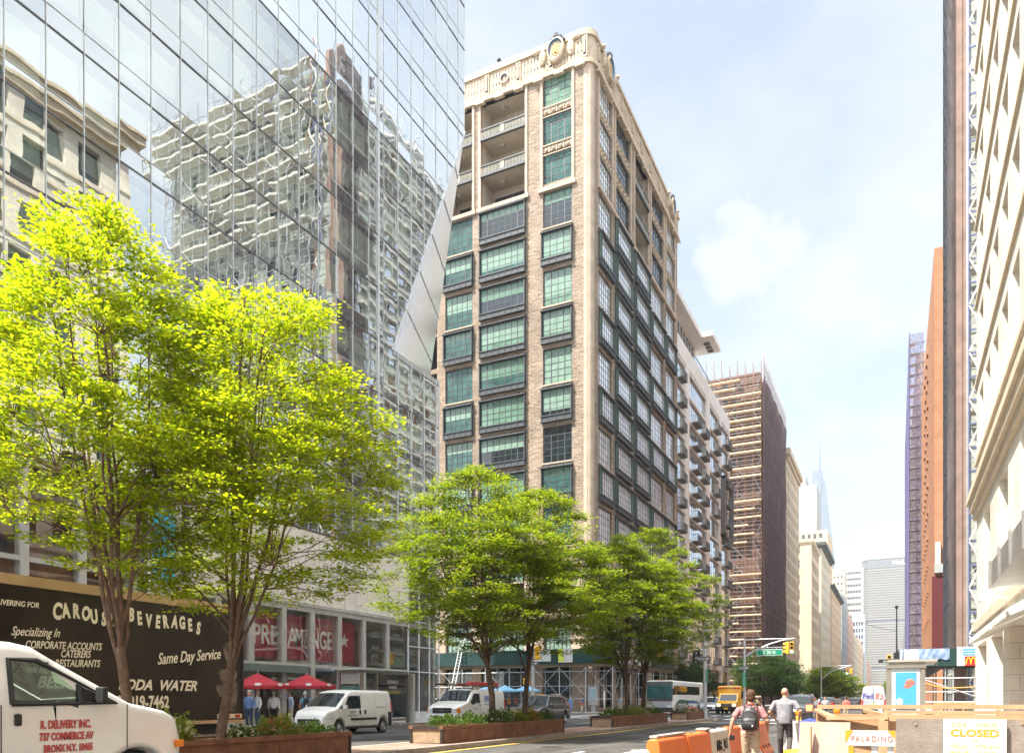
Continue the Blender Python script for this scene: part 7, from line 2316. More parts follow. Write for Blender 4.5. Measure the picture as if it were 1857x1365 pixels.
# pole 2: far side of the crossing, with the arm, street name and signals
PXp, PYp = -12.88, 75.6
t = thing("signal_pole", "tall silver signal pole with a curved arm carrying the street name over the far crossing", "pole", (PXp, PYp, .15))
m = MB(); m.tube([(PXp, PYp, .15), (PXp, PYp, .7), (PXp, PYp, .75), (PXp, PYp, 7.3)], [.22, .2, .12, .085], 12); m.lathe([(.3, 0), (.3, .12), (.22, .5)], (PXp, PYp, .15), 10); m.build("pole_shaft", galv, t, smooth=False)
m = MB(); m.tube([(PXp, PYp, 5.55), (-11.9, PYp, 6.15), (-10.8, PYp, 6.65), (-9.6, PYp, 7.0), (-8.4, PYp, 7.2)], [.075, .065, .06, .05, .04], 8); m.tube([(PXp - .5, PYp, 7.18), (PXp, PYp, 7.22), (-8.6, PYp, 7.16)], .028, 6); m.bar((-10.8, PYp, 6.65), (-10.8, PYp, 6.4), .04); m.build("mast_arm", galv, t)
m = MB(); m.tube([(PXp - .45, PYp - .1, 7.2), (PXp - .45, PYp - .1, 6.95)], .03, 6); m.ball((PXp - .45, PYp - .1, 6.85), .13, 0, 10, 8); m.build("camera_dome", sign_wt, t)
t = thing("street_name_sign", "green street name sign reading E 20 St hung below the signal arm", "sign", (-10.6, PYp - .1, 5.62))
m = MB(); m.box((-11.75, PYp - .12, 5.62), (-9.45, PYp - .08, 6.22)); p = m.build("plate", sign_wt, t); m = MB(); m.box((-11.70, PYp - .13, 5.67), (-9.50, PYp - .07, 6.17)); m.build("green_field", sign_gr, t)
m = MB(); m.box((-11.8, PYp - .13, 6.36), (-9.4, PYp - .07, 6.42)); [m.bar((x, PYp - .1, 6.22), (x, PYp - .1, 6.4), .04) for x in (-11.2, -10.0)]; m.bar((-10.8, PYp - .1, 6.4), (-10.8, PYp - .02, 6.62), .04); m.build("hanger", galv, t)
text_obj("lettering", "E 20 St", .42, sign_wt, (-10.6, PYp - .135, 5.78), (1, 0, 0), (0, 0, 1), t, bold=.008, sx=.95)
signal("traffic signal at the arm's end facing us with its green lamp lit", -8.62, PYp - .1, 6.85)
signal("traffic signal at the arm's end turned sideways to the left", -9.05, PYp - .05, 6.85, (-1, 0), lit=False)
one_way("one way sign on the far signal pole below the street name sign", PXp - .02, PYp - .16, 4.35)
t = thing("street_name_sign", "narrow green upright name sign on the far signal pole", "sign", (PXp, PYp - .18, 2.75))
m = MB(); m.box((PXp - .2, PYp - .18, 2.75), (PXp + .2, PYp - .14, 4.1)); m.build("plate", sign_gr, t)
for i, ch in enumerate("PARK"): text_obj("lettering", ch, .34, sign_wt, (PXp, PYp - .185, 3.75 - .3 * i), (1, 0, 0), (0, 0, 1), t)
# pole 1: tip of the near median
X1, Y1 = -12.55, 57.2
t = thing("signal_pole", "silver pole on the near median's tip with an arm reaching left over the road", "pole", (X1, Y1, .15))
m = MB(); m.tube([(X1, Y1, .15), (X1, Y1, .6), (X1, Y1, .65), (X1, Y1, 5.9)], [.2, .18, .13, .11], 12); m.build("pole_shaft", galv, t)
m = MB(); m.tube([(X1, Y1, 5.0), (-13.3, Y1, 5.5), (-14.4, Y1, 5.85), (-16.2, Y1, 6.0)], [.06, .05, .045, .04], 8); m.build("mast_arm", galv, t)
signal("traffic signal hung from the near median pole's arm behind the leaves", -16.0, Y1 - .05, 5.7, (0, 1), lit=False)
one_way("one way sign on the silver pole at the near median's tip", X1 - .05, Y1 - .16, 4.35)
m = MB(); m.box((X1 + .12, Y1 - .25, 2.75), (X1 + .15, Y1 + .25, 3.7)); tag(m.build("street_name_sign", sign_gr), "green name sign seen edge on at the near median pole", "sign")
# pole 3: left corner
X3, Y3 = -25.9, 55.9
t = thing("signal_pole", "silver signal pole at the kerb before the green shed", "pole", (X3, Y3, .15))
m = MB(); m.tube([(X3, Y3, .15), (X3, Y3, .6), (X3, Y3, .65), (X3, Y3, 7.0)], [.2, .18, .13, .10], 12); m.build("pole_shaft", galv, t)
signal("traffic signal seen sideways on the pole before the green shed", X3 + .42, Y3 - .05, 5.75, (1, 0), lit=False)
one_way("upper small one way sign on the pole before the green shed", X3 - .1, Y3 - .16, 4.62, True, .7, .26)
one_way("lower one way sign on the pole before the green shed", X3 + .1, Y3 - .17, 4.22)
t = thing("walk_signal", "yellow boxed walk signal low on the pole before the green shed", "walk signal", (X3 - .5, Y3 - .1, 2.7), 0)
m = MB(); m.box((X3 - .72, Y3 - .3, 2.72), (X3 - .28, Y3, 3.2)); m.build("housing", sig_y, t, bevel=.03); m = MB(); m.bar((X3 - .3, Y3 - .1, 2.95), (X3, Y3, 2.95), .06); m.build("bracket", sig_y, t)
# distant signal arm and black lamp post, right
t = thing("signal_pole", "distant curved signal arm beyond the crossing over the median trees", "pole", (-12.9, 160, .15))
m = MB(); m.tube([(-12.9, 160, .15), (-12.9, 160, 7.4)], .13, 8); m.tube([(-12.9, 160, 5.4), (-11, 160, 7), (-7.6, 160, 8.0)], [.1, .09, .06], 8); m.tube([(-12.9, 160, 7.9), (-7.6, 160, 8.0)], .05, 6); m.build("pole_shaft", galv, t)
signal("small distant traffic signal with a green lamp on the far arm", -8.3, 159.8, 7.4); signal("small distant traffic signal turned aside on the far arm", -7.7, 159.8, 7.5, (1, 0), lit=False)
t = thing("lamp_post", "thin black lamp post with a small head standing before the pale slab tower", "lamp post", (.05, 77, .15))
m = MB(); m.tube([(.05, 77, .15), (.05, 77, 9.6)], [.09, .05], 8); m.tube([(.05, 77, 7.6), (-1.2, 77, 7.9), (-3.2, 77, 8.6)], .018, 5); m.build("pole_shaft", sign_bk, t)
m = MB(); m.ball((.05, 77, 9.75), .16, 0, 10, 8); m.build("lamp_head", sign_bk, t); m = MB(); m.box((-.2, 76.9, 4.6), (.3, 77.3, 5.7)); m.build("control_box", sign_bk, t)
signal("traffic signal facing us on the right corner beside the small white sign", -.55, 76.6, 5.5); one_way("white one way sign beside the right corner's signal", -.6, 76.4, 4.75, False, 1.7, .34)
# left: banner pole
t = thing("banner_pole", "silver pole with a blue and white banner behind the left tree", "pole", (-25.9, 20.6, .15))
m = MB(); m.tube([(-25.9, 20.6, .15), (-25.9, 20.6, 9.6)], [.12, .07], 10); m.build("pole_shaft", galv, t)
m = MB()
for k in range(8):
    z0, z1 = 5.0 + .5 * k, 5.5 + .5 * k
    q = lambda s, z: (-25.85, 20.68 + s, z + .0) if False else (-25.85 + .05 * math.sin(z * 2.2 + s * 3), 20.68 + s, z)
    for i in range(3): m.face([q(.36 * i, z0), q(.36 * (i + 1), z0), q(.36 * (i + 1), z1), q(.36 * i, z1)], 1 if k < 2 else 0)
m.build("banner", [mat("banner_cyan", (.02, .42, .66), .6, var=.1, vscale=3), sign_wt], t); m = MB(); m.bar((-25.9, 20.6, 9.02), (-25.9, 21.8, 9.02), .04); m.bar((-25.9, 20.6, 4.98), (-25.9, 21.8, 4.98), .04); m.build("bracket", galv, t)

# parasols
def parasol(label, x, y, h, r, material, group, valance=.16, emblem=True, n=8):
    t = thing("parasol", label, "parasol", (x, y, .15), 0, group)
    m = MB(); apex = (0, 0, h)
    ring = [(r * math.cos(2 * PI * k / n + .39), r * math.sin(2 * PI * k / n + .39), h - .62) for k in range(n)]
    mid = [(r * .5 * math.cos(2 * PI * k / n + .39), r * .5 * math.sin(2 * PI * k / n + .39), h - .36) for k in range(n)]
    for k in range(n):
        k2 = (k + 1) % n
        m.face([apex, mid[k], mid[k2]]); m.face([mid[k], ring[k], ring[k2], mid[k2]])
        m.face([ring[k], (*ring[k][:2], h - .62 - valance), (*ring[k2][:2], h - .62 - valance), ring[k2]])
    m.build("canopy", material, t, world=False)
    part(t, "pole_shaft", galv, lambda q: q.tube([(0, 0, .05), (0, 0, h + .08)], .03, 8)); part(t, "base", steel_d, lambda q: q.lathe([(.01, .09), (.28, .08), (.34, 0)], (0, 0, 0), 16))
    part(t, "ribs", galv, lambda q: [q.bar((0, 0, h - .1), (p[0] * .98, p[1] * .98, p[2] - .02), .02) for p in ring])
    if emblem:
        for k in (4, 5, 6, 7, 3):
            a, b = Vector(ring[k]), Vector(ring[(k + 1) % n]); c = (a + b) / 2; d = (b - a).normalized(); nn = Vector((c.x, c.y, 0)).normalized()
            part(t, "emblem", wl, lambda q: q.face([c + nn * .012 + d * .16 * math.cos(u) + Vector((0, 0, -.05 + .07 * math.sin(u) + .1)) for u in np.linspace(0, 2 * PI, 13)[:-1]]))
    return t
red_c = mat("parasol_red", (.36, .02, .035), .8, var=.08, vscale=3); blue_c = mat("parasol_blue", (.22, .46, .66), .8, var=.08, vscale=3)
parasol("wine red parasol over the seated people right of the truck", -27.9, 31.8, 2.7, 1.6, red_c, "red parasols outside the cafe")
parasol("wine red parasol half hidden behind the truck's tail", -27.9, 28.3, 2.65, 1.55, red_c, "red parasols outside the cafe")
for i, (x, y) in enumerate(((-39.4, 77.6), (-36.6, 77.4), (-41.8, 78.0))): parasol(("left blue parasol of the market stalls behind the work van's rack", "right blue parasol of the market stalls nearest the first slim tree", "farthest left blue parasol beside the leaning ladder")[i], x, y, 3.0, 1.5, blue_c, "blue market parasols", emblem=False)
for i, (x, y) in enumerate(((-28.4, 30.0), (-28.6, 33.0))):
    t = thing("cafe_table", ("small round cafe table between the two red parasols", "small round cafe table under the right red parasol")[i], "table", (x, y, .15), 0, "cafe tables")
    part(t, "table_top", mat("table_wood", (.38, .2, .1), .5, var=.2, vscale=5), lambda q: q.lathe([(.001, .75), (.36, .75), (.36, .71), (.001, .71)], (0, 0, 0), 20)); part(t, "leg", galv, lambda q: q.tube([(0, 0, .02), (0, 0, .72)], .03, 8)); part(t, "foot", steel_d, lambda q: q.lathe([(.001, .03), (.24, .02), (.26, 0)], (0, 0, 0), 16))

# bus shelter, left pavement
sx0, sx1, sy0, sy1 = -26.9, -25.45, 33.3, 37.6
t = thing("bus_shelter", "steel framed kerbside shelter with a dark poster behind the small white van", "bus shelter", (sx0, sy0, .15))
st_b = mat("shelter_bronze", (.28, .25, .21), .4, metal=.5, var=.1)
for i, (x, y) in enumerate(((sx0, sy0), (sx1, sy0), (sx0, sy1), (sx1, sy1), (sx1, 34.6), (sx0, 34.6))):
    m = MB(); m.box((x - .07, y - .07, .15), (x + .07, y + .07, 3.0)); m.build("post", st_b, t)
m = MB(); m.box((sx0 - .3, sy0 - .35, 3.1), (sx1 + .45, sy1 + .4, 3.16)); m.build("glass_roof", mat("shelter_roof_glass", (.55, .62, .6), .1, var=.1, ior=1.5, alpha=.75), t)
for a, b in (((sx0, sy0 - .1, 2.95), (sx1, sy0 + .06, 3.08)), ((sx1 - .1, sy0 + .06, 2.95), (sx1 + .06, sy1 - .1, 3.08)), ((sx0, sy1 - .1, 2.95), (sx1, sy1 + .06, 3.08)), ((sx1 - .07, sy0, .3), (sx1 + .05, sy1, .42))): m = MB(); m.box(a, b); m.build("frame_beam", st_b, t)
m = MB(); m.box((sx1 - .04, 34.75, .5), (sx1 + .02, 37.45, 2.85)); po = m.build("poster_panel", mat("poster_dark", (.02, .025, .032), .08, var=.4, vscale=.9, coat=.6), t)
py = mat("poster_yellow", (.7, .6, .1), .6)
for txt, z, s_, mt in (("DEFENDERS", 2.40, .26, wl), ("AGAINST", 2.12, .24, wl), ("THE UNKNOWN", 1.84, .24, py)): text_obj("poster_lettering", txt, s_, mt, (sx1 + .026, 36.1, z), (0, 1, 0), (0, 0, 1), po, sx=.8)
m = MB(); [m.box((sx0 + .12 + .1 * k, sy0 - .05, 2.35), (sx0 + .17 + .1 * k, sy0, 2.92)) for k in range(13)]; m.build("slat_grille", sign_wt, t)
m = MB(); m.box((sx0 + .1, sy0 - .04, .3), (sx1 - .1, sy0 + .02, 2.25), 0); m.box((sx0 + .3, sy0 - .06, 1.35), (sx0 + .75, sy0 - .03, 2.0), 1); m.build("end_panel", [mat("shelter_green_glass", (.10, .20, .17), .1, var=.3, coat=.4), sign_wt], t)
m = MB(); m.box((sx1 - .3, sy1 + .5, .15), (sx1 + .1, sy1 + .65, 3.0)); tag(m.build("information_panel", sign_wt, bevel=.02), "tall white information panel standing right of the kerbside shelter", "panel")
# phone kiosk
t = thing("phone_kiosk", "grey phone kiosk at the kerb under the green shed's corner", "kiosk", (-29.6, 79.6, .15))
m = MB(); m.box((-30.1, 79.3, .9), (-29.1, 80.0, 2.9)); m.build("housing", galv, t, bevel=.04); m = MB(); m.box((-29.8, 79.5, .15), (-29.4, 79.8, .9)); m.build("pedestal", galv, t); m = MB(); m.box((-29.95, 79.27, 1.5), (-29.25, 79.3, 2.7)); m.build("panel_glass", mat("kiosk_panel", (.3, .42, .5), .3, var=.3, vscale=3), t)
m = MB(); m.tube([(-27.4, 77.0, .15), (-27.4, 77.0, 2.2)], .09, 8); m.ball((-27.4, 77, 2.3), .12, 0); tag(m.build("bollard_lamp", sign_wt, smooth=True), "short pale post with a rounded top right of the walk signal", "post")

# sidewalk shed along the brick building
green = mat("shed_green", (.005, .036, .033), .6, var=.14, vscale=.8)
deck_m = mat("shed_timber", (.20, .14, .09), .8, var=.25)
t = thing("sidewalk_shed", "dark green plywood pavement shed on silver scaffold posts round the brick building's foot", "shed", (-31, 78.9, .15))
def shed_panel(mb, p, q, z0, z1, th=.08):
    n = max(1, round((Vector(q) - Vector(p)).length / 2.4))
    for i in range(n):
        a = Vector(p).lerp(Vector(q), (i + .004) / n); b = Vector(p).lerp(Vector(q), (i + .996) / n)
        d = Vector((b.y - a.y, a.x - b.x, 0)).normalized() * th
        mb.hexa([(a.x, a.y, z0), (b.x, b.y, z0), (b.x + d.x, b.y + d.y, z0), (a.x + d.x, a.y + d.y, z0), (a.x, a.y, z1), (b.x, b.y, z1), (b.x + d.x, b.y + d.y, z1), (a.x + d.x, a.y + d.y, z1)])
m = MB(); shed_panel(m, (-62, 78.9, 0), (-27, 78.9, 0), 5.45, 7.05); shed_panel(m, (-27, 78.9, 0), (-27, 104, 0), 5.45, 7.05); m.build("parapet", green, t)
m = MB(); m.box((-62, 79.0, 5.3), (-27.1, 82.7, 5.46)); m.box((-30.9, 82.7, 5.3), (-27.1, 104, 5.46)); [m.box((-62, 79.0, 5.1), (-27.1, 79.12, 5.3)) for _ in (0,)]; m.box((-27.2, 79, 5.1), (-27.08, 104, 5.3)); m.build("deck", deck_m, t)
post_xy = [(-27.2 - 3.1 * k, 79.1) for k in range(11)] + [(-27.2 - 3.1 * k, 82.2) for k in range(1, 11)] + [(-27.2, 79.1 + 3.1 * k) for k in range(1, 9)] + [(-30.4, 82.2 + 3.1 * k) for k in range(1, 8)]
for x, y in post_xy:
    m = MB(); m.tube([(x, y, .16), (x, y, 5.3)], .055, 8); m.box((x - .15, y - .15, .15), (x + .15, y + .15, .17)); m.build("post", galv, t)
m = MB()
for k in range(10):
    x0, x1 = -27.2 - 3.1 * k, -30.3 - 3.1 * k
    if k % 2 == 0 or k in (1,): m.tube([(x0, 79.05, 1.9), (x1, 79.05, 5.0)], .028, 6); m.tube([(x1, 79.0, 1.9), (x0, 79.0, 5.0)], .028, 6)
for k in range(8):
    y0, y1 = 79.1 + 3.1 * k, 82.2 + 3.1 * k
    if k % 2 == 0: m.tube([(-27.15, y0, 1.9), (-27.15, y1, 5.0)], .028, 6); m.tube([(-27.1, y1, 1.9), (-27.1, y0, 5.0)], .028, 6)
for z in (1.6, 3.0, 4.6): m.tube([(-58, 79.1, z), (-27.2, 79.1, z)], .026, 6); m.tube([(-27.2, 79.1, z), (-27.2, 104, z)], .026, 6)
m.build("cross_brace", galv, t)
m = MB()
for x, y in post_xy[:12:2]: m.ball((x + 1.4, y + .1, 3.05), .1, 0, 8, 6)
m.build("site_lamp", sign_wt, t)
def shed_sign(label, p, q, z0, z1, mats_, fn=None):
    a, b = Vector(p), Vector(q); d = (b - a).normalized(); n = Vector((d.y, -d.x, 0))
    mb = MB(); mb.hexa([(a.x, a.y, z0), (b.x, b.y, z0), (b.x + n.x * .02, b.y + n.y * .02, z0), (a.x + n.x * .02, a.y + n.y * .02, z0), (a.x, a.y, z1), (b.x, b.y, z1), (b.x + n.x * .02, b.y + n.y * .02, z1), (a.x + n.x * .02, a.y + n.y * .02, z1)])
    if fn: fn(mb, a, d, n)
    return tag(mb.build("shed_sign", mats_), label, "sign", "white signs on the green shed")
yg = mat("sign_yellow_green", (.55, .62, .06), .6)
shed_sign("white notice on the green shed left of the second slim trunk", (-36.8, 78.79, 0), (-34.3, 78.79, 0), 5.75, 7.0, [sign_wt, lb_sh], lambda mb, a, d, n: mb.face([a + d * s + n * .026 + Vector((0, 0, z)) for s, z in ((.2, 6.4), (1.6, 6.4), (1.6, 6.75), (.2, 6.75))], 1))
shed_sign("white and yellow green notice on the green shed behind the signal pole", (-33.4, 78.79, 0), (-31.7, 78.79, 0), 5.6, 7.2, [sign_wt, yg], lambda mb, a, d, n: mb.face([a + d * s + n * .026 + Vector((0, 0, z)) for s, z in ((.0, 5.7), (.7, 5.7), (.55, 7.15), (.0, 7.15))], 1))
def redmark(mb, a, d, n):
    for k in range(5): mb.face([a + d * (.8 + 1.1 * k + s) + n * .026 + Vector((0, 0, z)) for s, z in ((0, 5.9), (.45, 5.9), (.7, 6.6), (.2, 6.7))], 1)
shed_sign("long white banner with red marks round the shed's avenue corner", (-26.88, 79.2, 0), (-26.88, 92, 0), 5.5, 7.1, [sign_wt, mat("sign_mark_red", (.6, .06, .03), .6)], redmark)
# leaning ladder
m = MB()
for dx in (-.24, .24): m.bar((-46.6 + dx, 77.2, .2), (-45.4 + dx, 78.7, 9.0), .07, .1)
for k in range(26):
    u = (k + .5) / 26; c = Vector((-46.6, 77.2, .2)).lerp(Vector((-45.4, 78.7, 9.0)), u); m.bar(c + Vector((-.24, 0, 0)), c + Vector((.24, 0, 0)), .04)
tag(m.build("extension_ladder", mat("ladder_aluminium", (.6, .6, .58), .4, metal=.4)), "long pale ladder leaning up against the green shed's left end", "ladder")

# right: shelter with the blue poster, second shed, golden arches sign
t = thing("bus_shelter", "shelter with a sky blue poster in its end panel on the right pavement", "bus shelter", (.3, 35.8, .15))
for x in (-.28, .98): m = MB(); m.box((x - .09, 35.7, .15), (x + .09, 35.95, 2.95)); m.build("post", st_b, t)
m = MB(); m.box((-.35, 35.66, 2.8), (1.1, 36.0, 3.02)); m.build("frame_beam", st_b, t)
m = MB(); m.box((-.3, 35.6, 3.05), (1.5, 39.5, 3.14)); m.build("glass_roof", mat("shelter_roof_cream", (.36, .33, .28), .5), t)
m = MB(); m.box((-.18, 35.74, .3), (.88, 35.9, 2.78)); po = m.build("poster_case", mat("case_pale_grey", (.5, .55, .55), .3), t)
m = MB(); m.box((-.02, 35.72, 1.05), (.74, 35.74, 2.62)); pc_ = m.build("poster", mat("poster_sky_blue", (.06, .30, .44), .4, var=.08), po)
m = MB(); m.ball((.52, 35.72, 2.2), .2, 0, 12, 8, (.9, .06, .7)); m.ball((.42, 35.72, 2.05), .14, 0, 12, 8, (1, .06, .6)); m.ball((.13, 35.72, 1.42), .14, 1, 12, 8, (.9, .06, 1)); m.box((.0, 35.705, 1.1), (.72, 35.715, 1.18), 2); m.build("poster_picture", [mat("poster_coral", (.6, .14, .1), .5), sign_wt, navy], pc_)
for y in (37.5, 40.3): m = MB(); m.box((.9, y - .06, .15), (1.02, y + .06, 3.05)); m.build("post", st_b, t)
m = MB(); m.box((1.0, 36.0, .6), (1.03, 40.3, 2.7)); m.build("back_glass", mat("shelter_glass", (.35, .4, .4), .05, alpha=.35), t)

t = thing("sidewalk_shed", "smaller pavement shed hung with pale blue tarpaulins at the right corner", "shed", (.3, 78, .15))
m = MB(); shed_panel(m, (.25, 77.9, 0), (6.2, 77.9, 0), 4.45, 6.0); shed_panel(m, (.2, 110, 0), (.2, 77.9, 0), 4.45, 6.0); m.build("parapet", green, t)
m = MB(); m.box((.3, 78, 4.3), (6.2, 81.9, 4.46)); m.box((.3, 81.9, 4.3), (3.7, 110, 4.46)); m.build("deck", mat("shed_underside", (.05, .045, .04), .8), t)
for x, y in ((.4, 78.1), (2.2, 78.1), (3.9, 78.1), (4.5, 78.1), (6.1, 78.1), (.4, 84), (.4, 90), (.4, 96), (3.4, 84), (3.4, 90)): m = MB(); m.tube([(x, y, .15), (x, y, 4.3)], .06, 8); m.build("post", galv, t)
m = MB()
for z in (1.3, 2.2, 3.4): m.tube([(.4, 78.05, z), (6.1, 78.05, z)], .05, 6)
m.tube([(2.2, 78, 3.3), (6.1, 78, 1.8)], .05, 6); m.tube([(.4, 78, 3.5), (3.9, 78, 2.5), (6.1, 78, 2.6)], .06, 6, 1); m.build("cross_brace", [galv, mat("hose_orange", (.6, .3, .06), .6)], t)
tb = [mat("tarpaulin_pale_blue", (.50, .58, .72), .6, var=.15, vscale=1.5), mat("tarpaulin_blue", (.24, .33, .52), .6, var=.35, vscale=1.2)]
for i, (a, b, mm, lab) in enumerate(((.3, 1.8, 0, "pale tarpaulin at the left end of the right shed"), (1.8, 2.95, 1, "darker blue tarpaulin in the middle of the right shed"), (2.95, 4.2, 1, "creased blue tarpaulin right of the middle one on the right shed"))):
    m = MB(); n = 10
    for k in range(n):
        for r_ in range(4):
            q = lambda u, v: (a + (b - a) * u, 77.74 - .05 * math.sin(u * 17 + i) * math.sin(v * 5 + u * 4), 5.05 + v * .95 + .05 * math.sin(u * 9 + i * 2) * (1 - v))
            m.face([q(k / n, r_ / 4), q((k + 1) / n, r_ / 4), q((k + 1) / n, (r_ + 1) / 4), q(k / n, (r_ + 1) / 4)])
    tag(m.build("tarpaulin", tb[mm], smooth=True), lab, "tarpaulin", "tarpaulins on the right shed")
t = thing("shop_sign", "pale panel with a red square of golden arches at the right shed's end", "sign", (5.2, 77.7, 4.5))
m = MB(); m.box((4.75, 77.68, 4.45), (6.3, 77.78, 6.1), 0); [m.box((5.2, 77.66, 5.35 + .22 * k), (6.2, 77.68, 5.47 + .22 * k), 1) for k in range(3)]; m.build("panel", [sign_wt, mat("sign_stripe_blue", (.05, .3, .45), .6)], t)
m = MB(); m.box((5.35, 77.6, 4.45), (6.25, 77.66, 5.25)); rp_ = m.build("red_square", mat("sign_bright_red", (.6, .02, .02), .5), t)
m = MB()
for c in (5.62, 5.98):
    m.tube([(c + .17 * math.cos(a), 77.58, 4.56 + .56 * math.sin(a)) for a in np.linspace(0, PI, 13)], .045, 6)
m.build("arches_emblem", mat("arch_yellow", (.85, .5, .02), .5), rp_)
m = MB(); m.box((2.9, 76.2, .15), (6.4, 76.4, .25)); [m.box((2.9 + 1.1 * k, 76.25, .15), (3.0 + 1.1 * k, 76.35, 1.2)) for k in range(4)]; m.box((2.9, 76.22, 1.05), (6.4, 76.38, 1.3)); tag(m.build("timber_railing", mat("rail_orange_timber", (.5, .24, .09), .8, var=.2)), "low orange timber railing under the right shed", "railing")

# ================================================================== BARRIERS AND HOARDING IN THE FOREGROUND
bo = mat("barrier_orange", (.80, .17, .03), .5, var=.1, vscale=3, bump=.1, bscale=8); bwht = mat("barrier_white", (.68, .62, .54), .55, var=.15, vscale=3, bump=.1, bscale=8)
def barrier(label, x, y, material, rz=0.0, L=1.75, graffiti=False):
    t = thing("road_barrier", label, "barrier", (x, y, 0), rz, "plastic road barriers")
    prof = [(-.28, 0), (.28, 0), (.28, .14), (.16, .34), (.10, .84), (.06, .90), (-.06, .90), (-.10, .84), (-.16, .34), (-.28, .14)]
    part(t, "shell", material, lambda m: m.prism(prof, 'y', -L / 2 + .02, L / 2 - .02), bevel=.025)
    for s in (-1, 1):
        for k, yy in enumerate((-L * .28, 0, L * .28)):
            part(t, "recess", mat("barrier_recess", (.16, .04, .015), .8), lambda m: m.hexa([(s * .262, yy - .08, .04), (s * .262, yy + .08, .04), (s * .285, yy + .08, .04), (s * .285, yy - .08, .04), (s * .172, yy - .08, .33), (s * .172, yy + .08, .33), (s * .190, yy + .08, .33), (s * .190, yy - .08, .33)]))
    part(t, "end_lug", material, lambda m: [m.tube([(0, L / 2 - .03, z), (0, L / 2 - .03, z + .1)], .07, 10) for z in (.25, .5, .75)])
    part(t, "filler_cap", material, lambda m: [m.lathe([(.001, .02), (.05, .02), (.055, 0)], (0, yy, .9), 12) for yy in (-.4, .4)])
    if graffiti:
        def scr(m):
            for i, (y0, z0, y1, z1) in enumerate(((-.5, .5, -.42, .7), (-.42, .7, -.36, .5), (-.48, .58, -.38, .58), (-.28, .5, -.28, .7), (-.28, .7, -.16, .64), (-.16, .64, -.28, .6), (-.28, .6, -.15, .54), (-.15, .54, -.28, .5), (-.06, .7, -.06, .5), (-.06, .5, .06, .5), (.14, .46, .14, .5), (.24, .52, .24, .7), (.24, .7, .36, .62), (.36, .62, .24, .6), (.30, .6, .38, .5), (.46, .7, .58, .7), (.52, .7, .52, .5))):
                xx = lambda z: .165 - (z - .34) / .5 * .06 + .008
                m.bar((xx(z0), y0, z0), (xx(z1), y1, z1), .022, .012)
                m.bar((-xx(z0), -y0, z0), (-xx(z1), -y1, z1), .022, .012)
        part(t, "graffiti", black_matte, scr)
    return t
BXx = -3.3
barrier("white road barrier nearest the camera, mostly below the frame", BXx, 10.15, bwht).scale = (1, 1, .86)
barrier("nearest orange road barrier with its end facing us", BXx, 12.3, bo)
barrier("second orange road barrier just before the graffiti scrawled one", BXx + .02, 14.05, bo)
barrier("white road barrier scrawled with black graffiti", BXx + .02, 15.85, bwht, graffiti=True)
barrier("orange road barrier right of the graffiti scrawled one", BXx - .02, 17.6, bo)
barrier("cream road barrier between the two walking men", BXx + .03, 19.4, bwht)
barrier("orange road barrier behind the bald man's legs", BXx + .05, 21.2, bo)
barrier("cream road barrier past the bald man's right arm", -2.35, 23.4, bwht, R(-16))
barrier("farthest orange road barrier before the plywood rail", -1.75, 25.2, bo, R(-16))
m = MB(); m.bar((-3.34, 11.6, .93), (-3.3, 13.3, .93), .12, .03); tag(m.build("timber_offcut", mat("timber_grey", (.42, .38, .33), .8)), "grey timber offcut lying on the nearest orange barrier", "plank")
m = MB(); m.box((-3.42, 14.7, .905), (-3.2, 15.1, .96)); tag(m.build("sandbag", mat("sandbag_grey", (.3, .28, .25), .9, bump=.5), bevel=.03), "small grey sandbag on top of the barrier before the graffiti", "sandbag")

ply = mat("plywood", (.42, .245, .13), .75, var=.16, vscale=2.2, bump=.15, bscale=9)
ply_pink = mat("plywood_pale_pink", (.44, .30, .24), .8, var=.14, vscale=3)
ply_grey = mat("weathered_board", (.21, .175, .145), .85, var=.22, vscale=3.5, bump=.2, bscale=30)
timber = mat("timber_stud", (.42, .255, .14), .75, var=.15, vscale=3)
m = MB(); m.hexa([(-1.28, 11.8, .02), (-.60, 11.75, .02), (-.60, 11.77, .02), (-1.28, 11.82, .02), (-1.26, 12.0, 1.18), (-.58, 11.95, 1.18), (-.58, 11.97, 1.18), (-1.26, 12.02, 1.18)])
m.box((-1.10, 11.78, .45), (-1.085, 11.9, 1.12), 1); tag(m.build("plywood_sheet", [ply_pink, timber]), "pale pinkish plywood sheet leaning left of the barricade board", "plywood sheet")
t = thing("plywood_hoarding", "low plywood hoarding with timber rails boxing in the right pavement", "hoarding", (0, 13, 0))
m = MB(); m.box((-.95, 13.4, .02), (-.18, 13.42, 1.18)); m.box((-.18, 13.0, .02), (3.4, 13.02, 1.02)); m.build("front_panel", ply, t)
m = MB(); m.hexa([(-1.6, 18.9, .02), (-1.58, 18.9, .02), (-.93, 13.42, .02), (-.95, 13.42, .02), (-1.6, 18.9, 1.26), (-1.58, 18.9, 1.26), (-.93, 13.42, 1.22), (-.95, 13.42, 1.22)]); m.box((-1.65, 19.0, .02), (3.6, 19.03, 1.18)); m.build("side_panel", ply, t)
m = MB(); m.bar((-1.62, 18.9, 1.27), (-.92, 13.35, 1.22), .14, .045); m.bar((-.25, 13.2, 1.22), (3.5, 13.2, 1.22), .09, .09); m.bar((-1.6, 18.8, 1.34), (3.8, 18.8, 1.36), .1, .09); m.bar((-.98, 13.3, 1.2), (-.1, 13.2, 1.22), .2, .04); m.bar((-.2, 15.5, 1.28), (3.6, 15.5, 1.28), .09, .06); m.build("top_rail", timber, t)
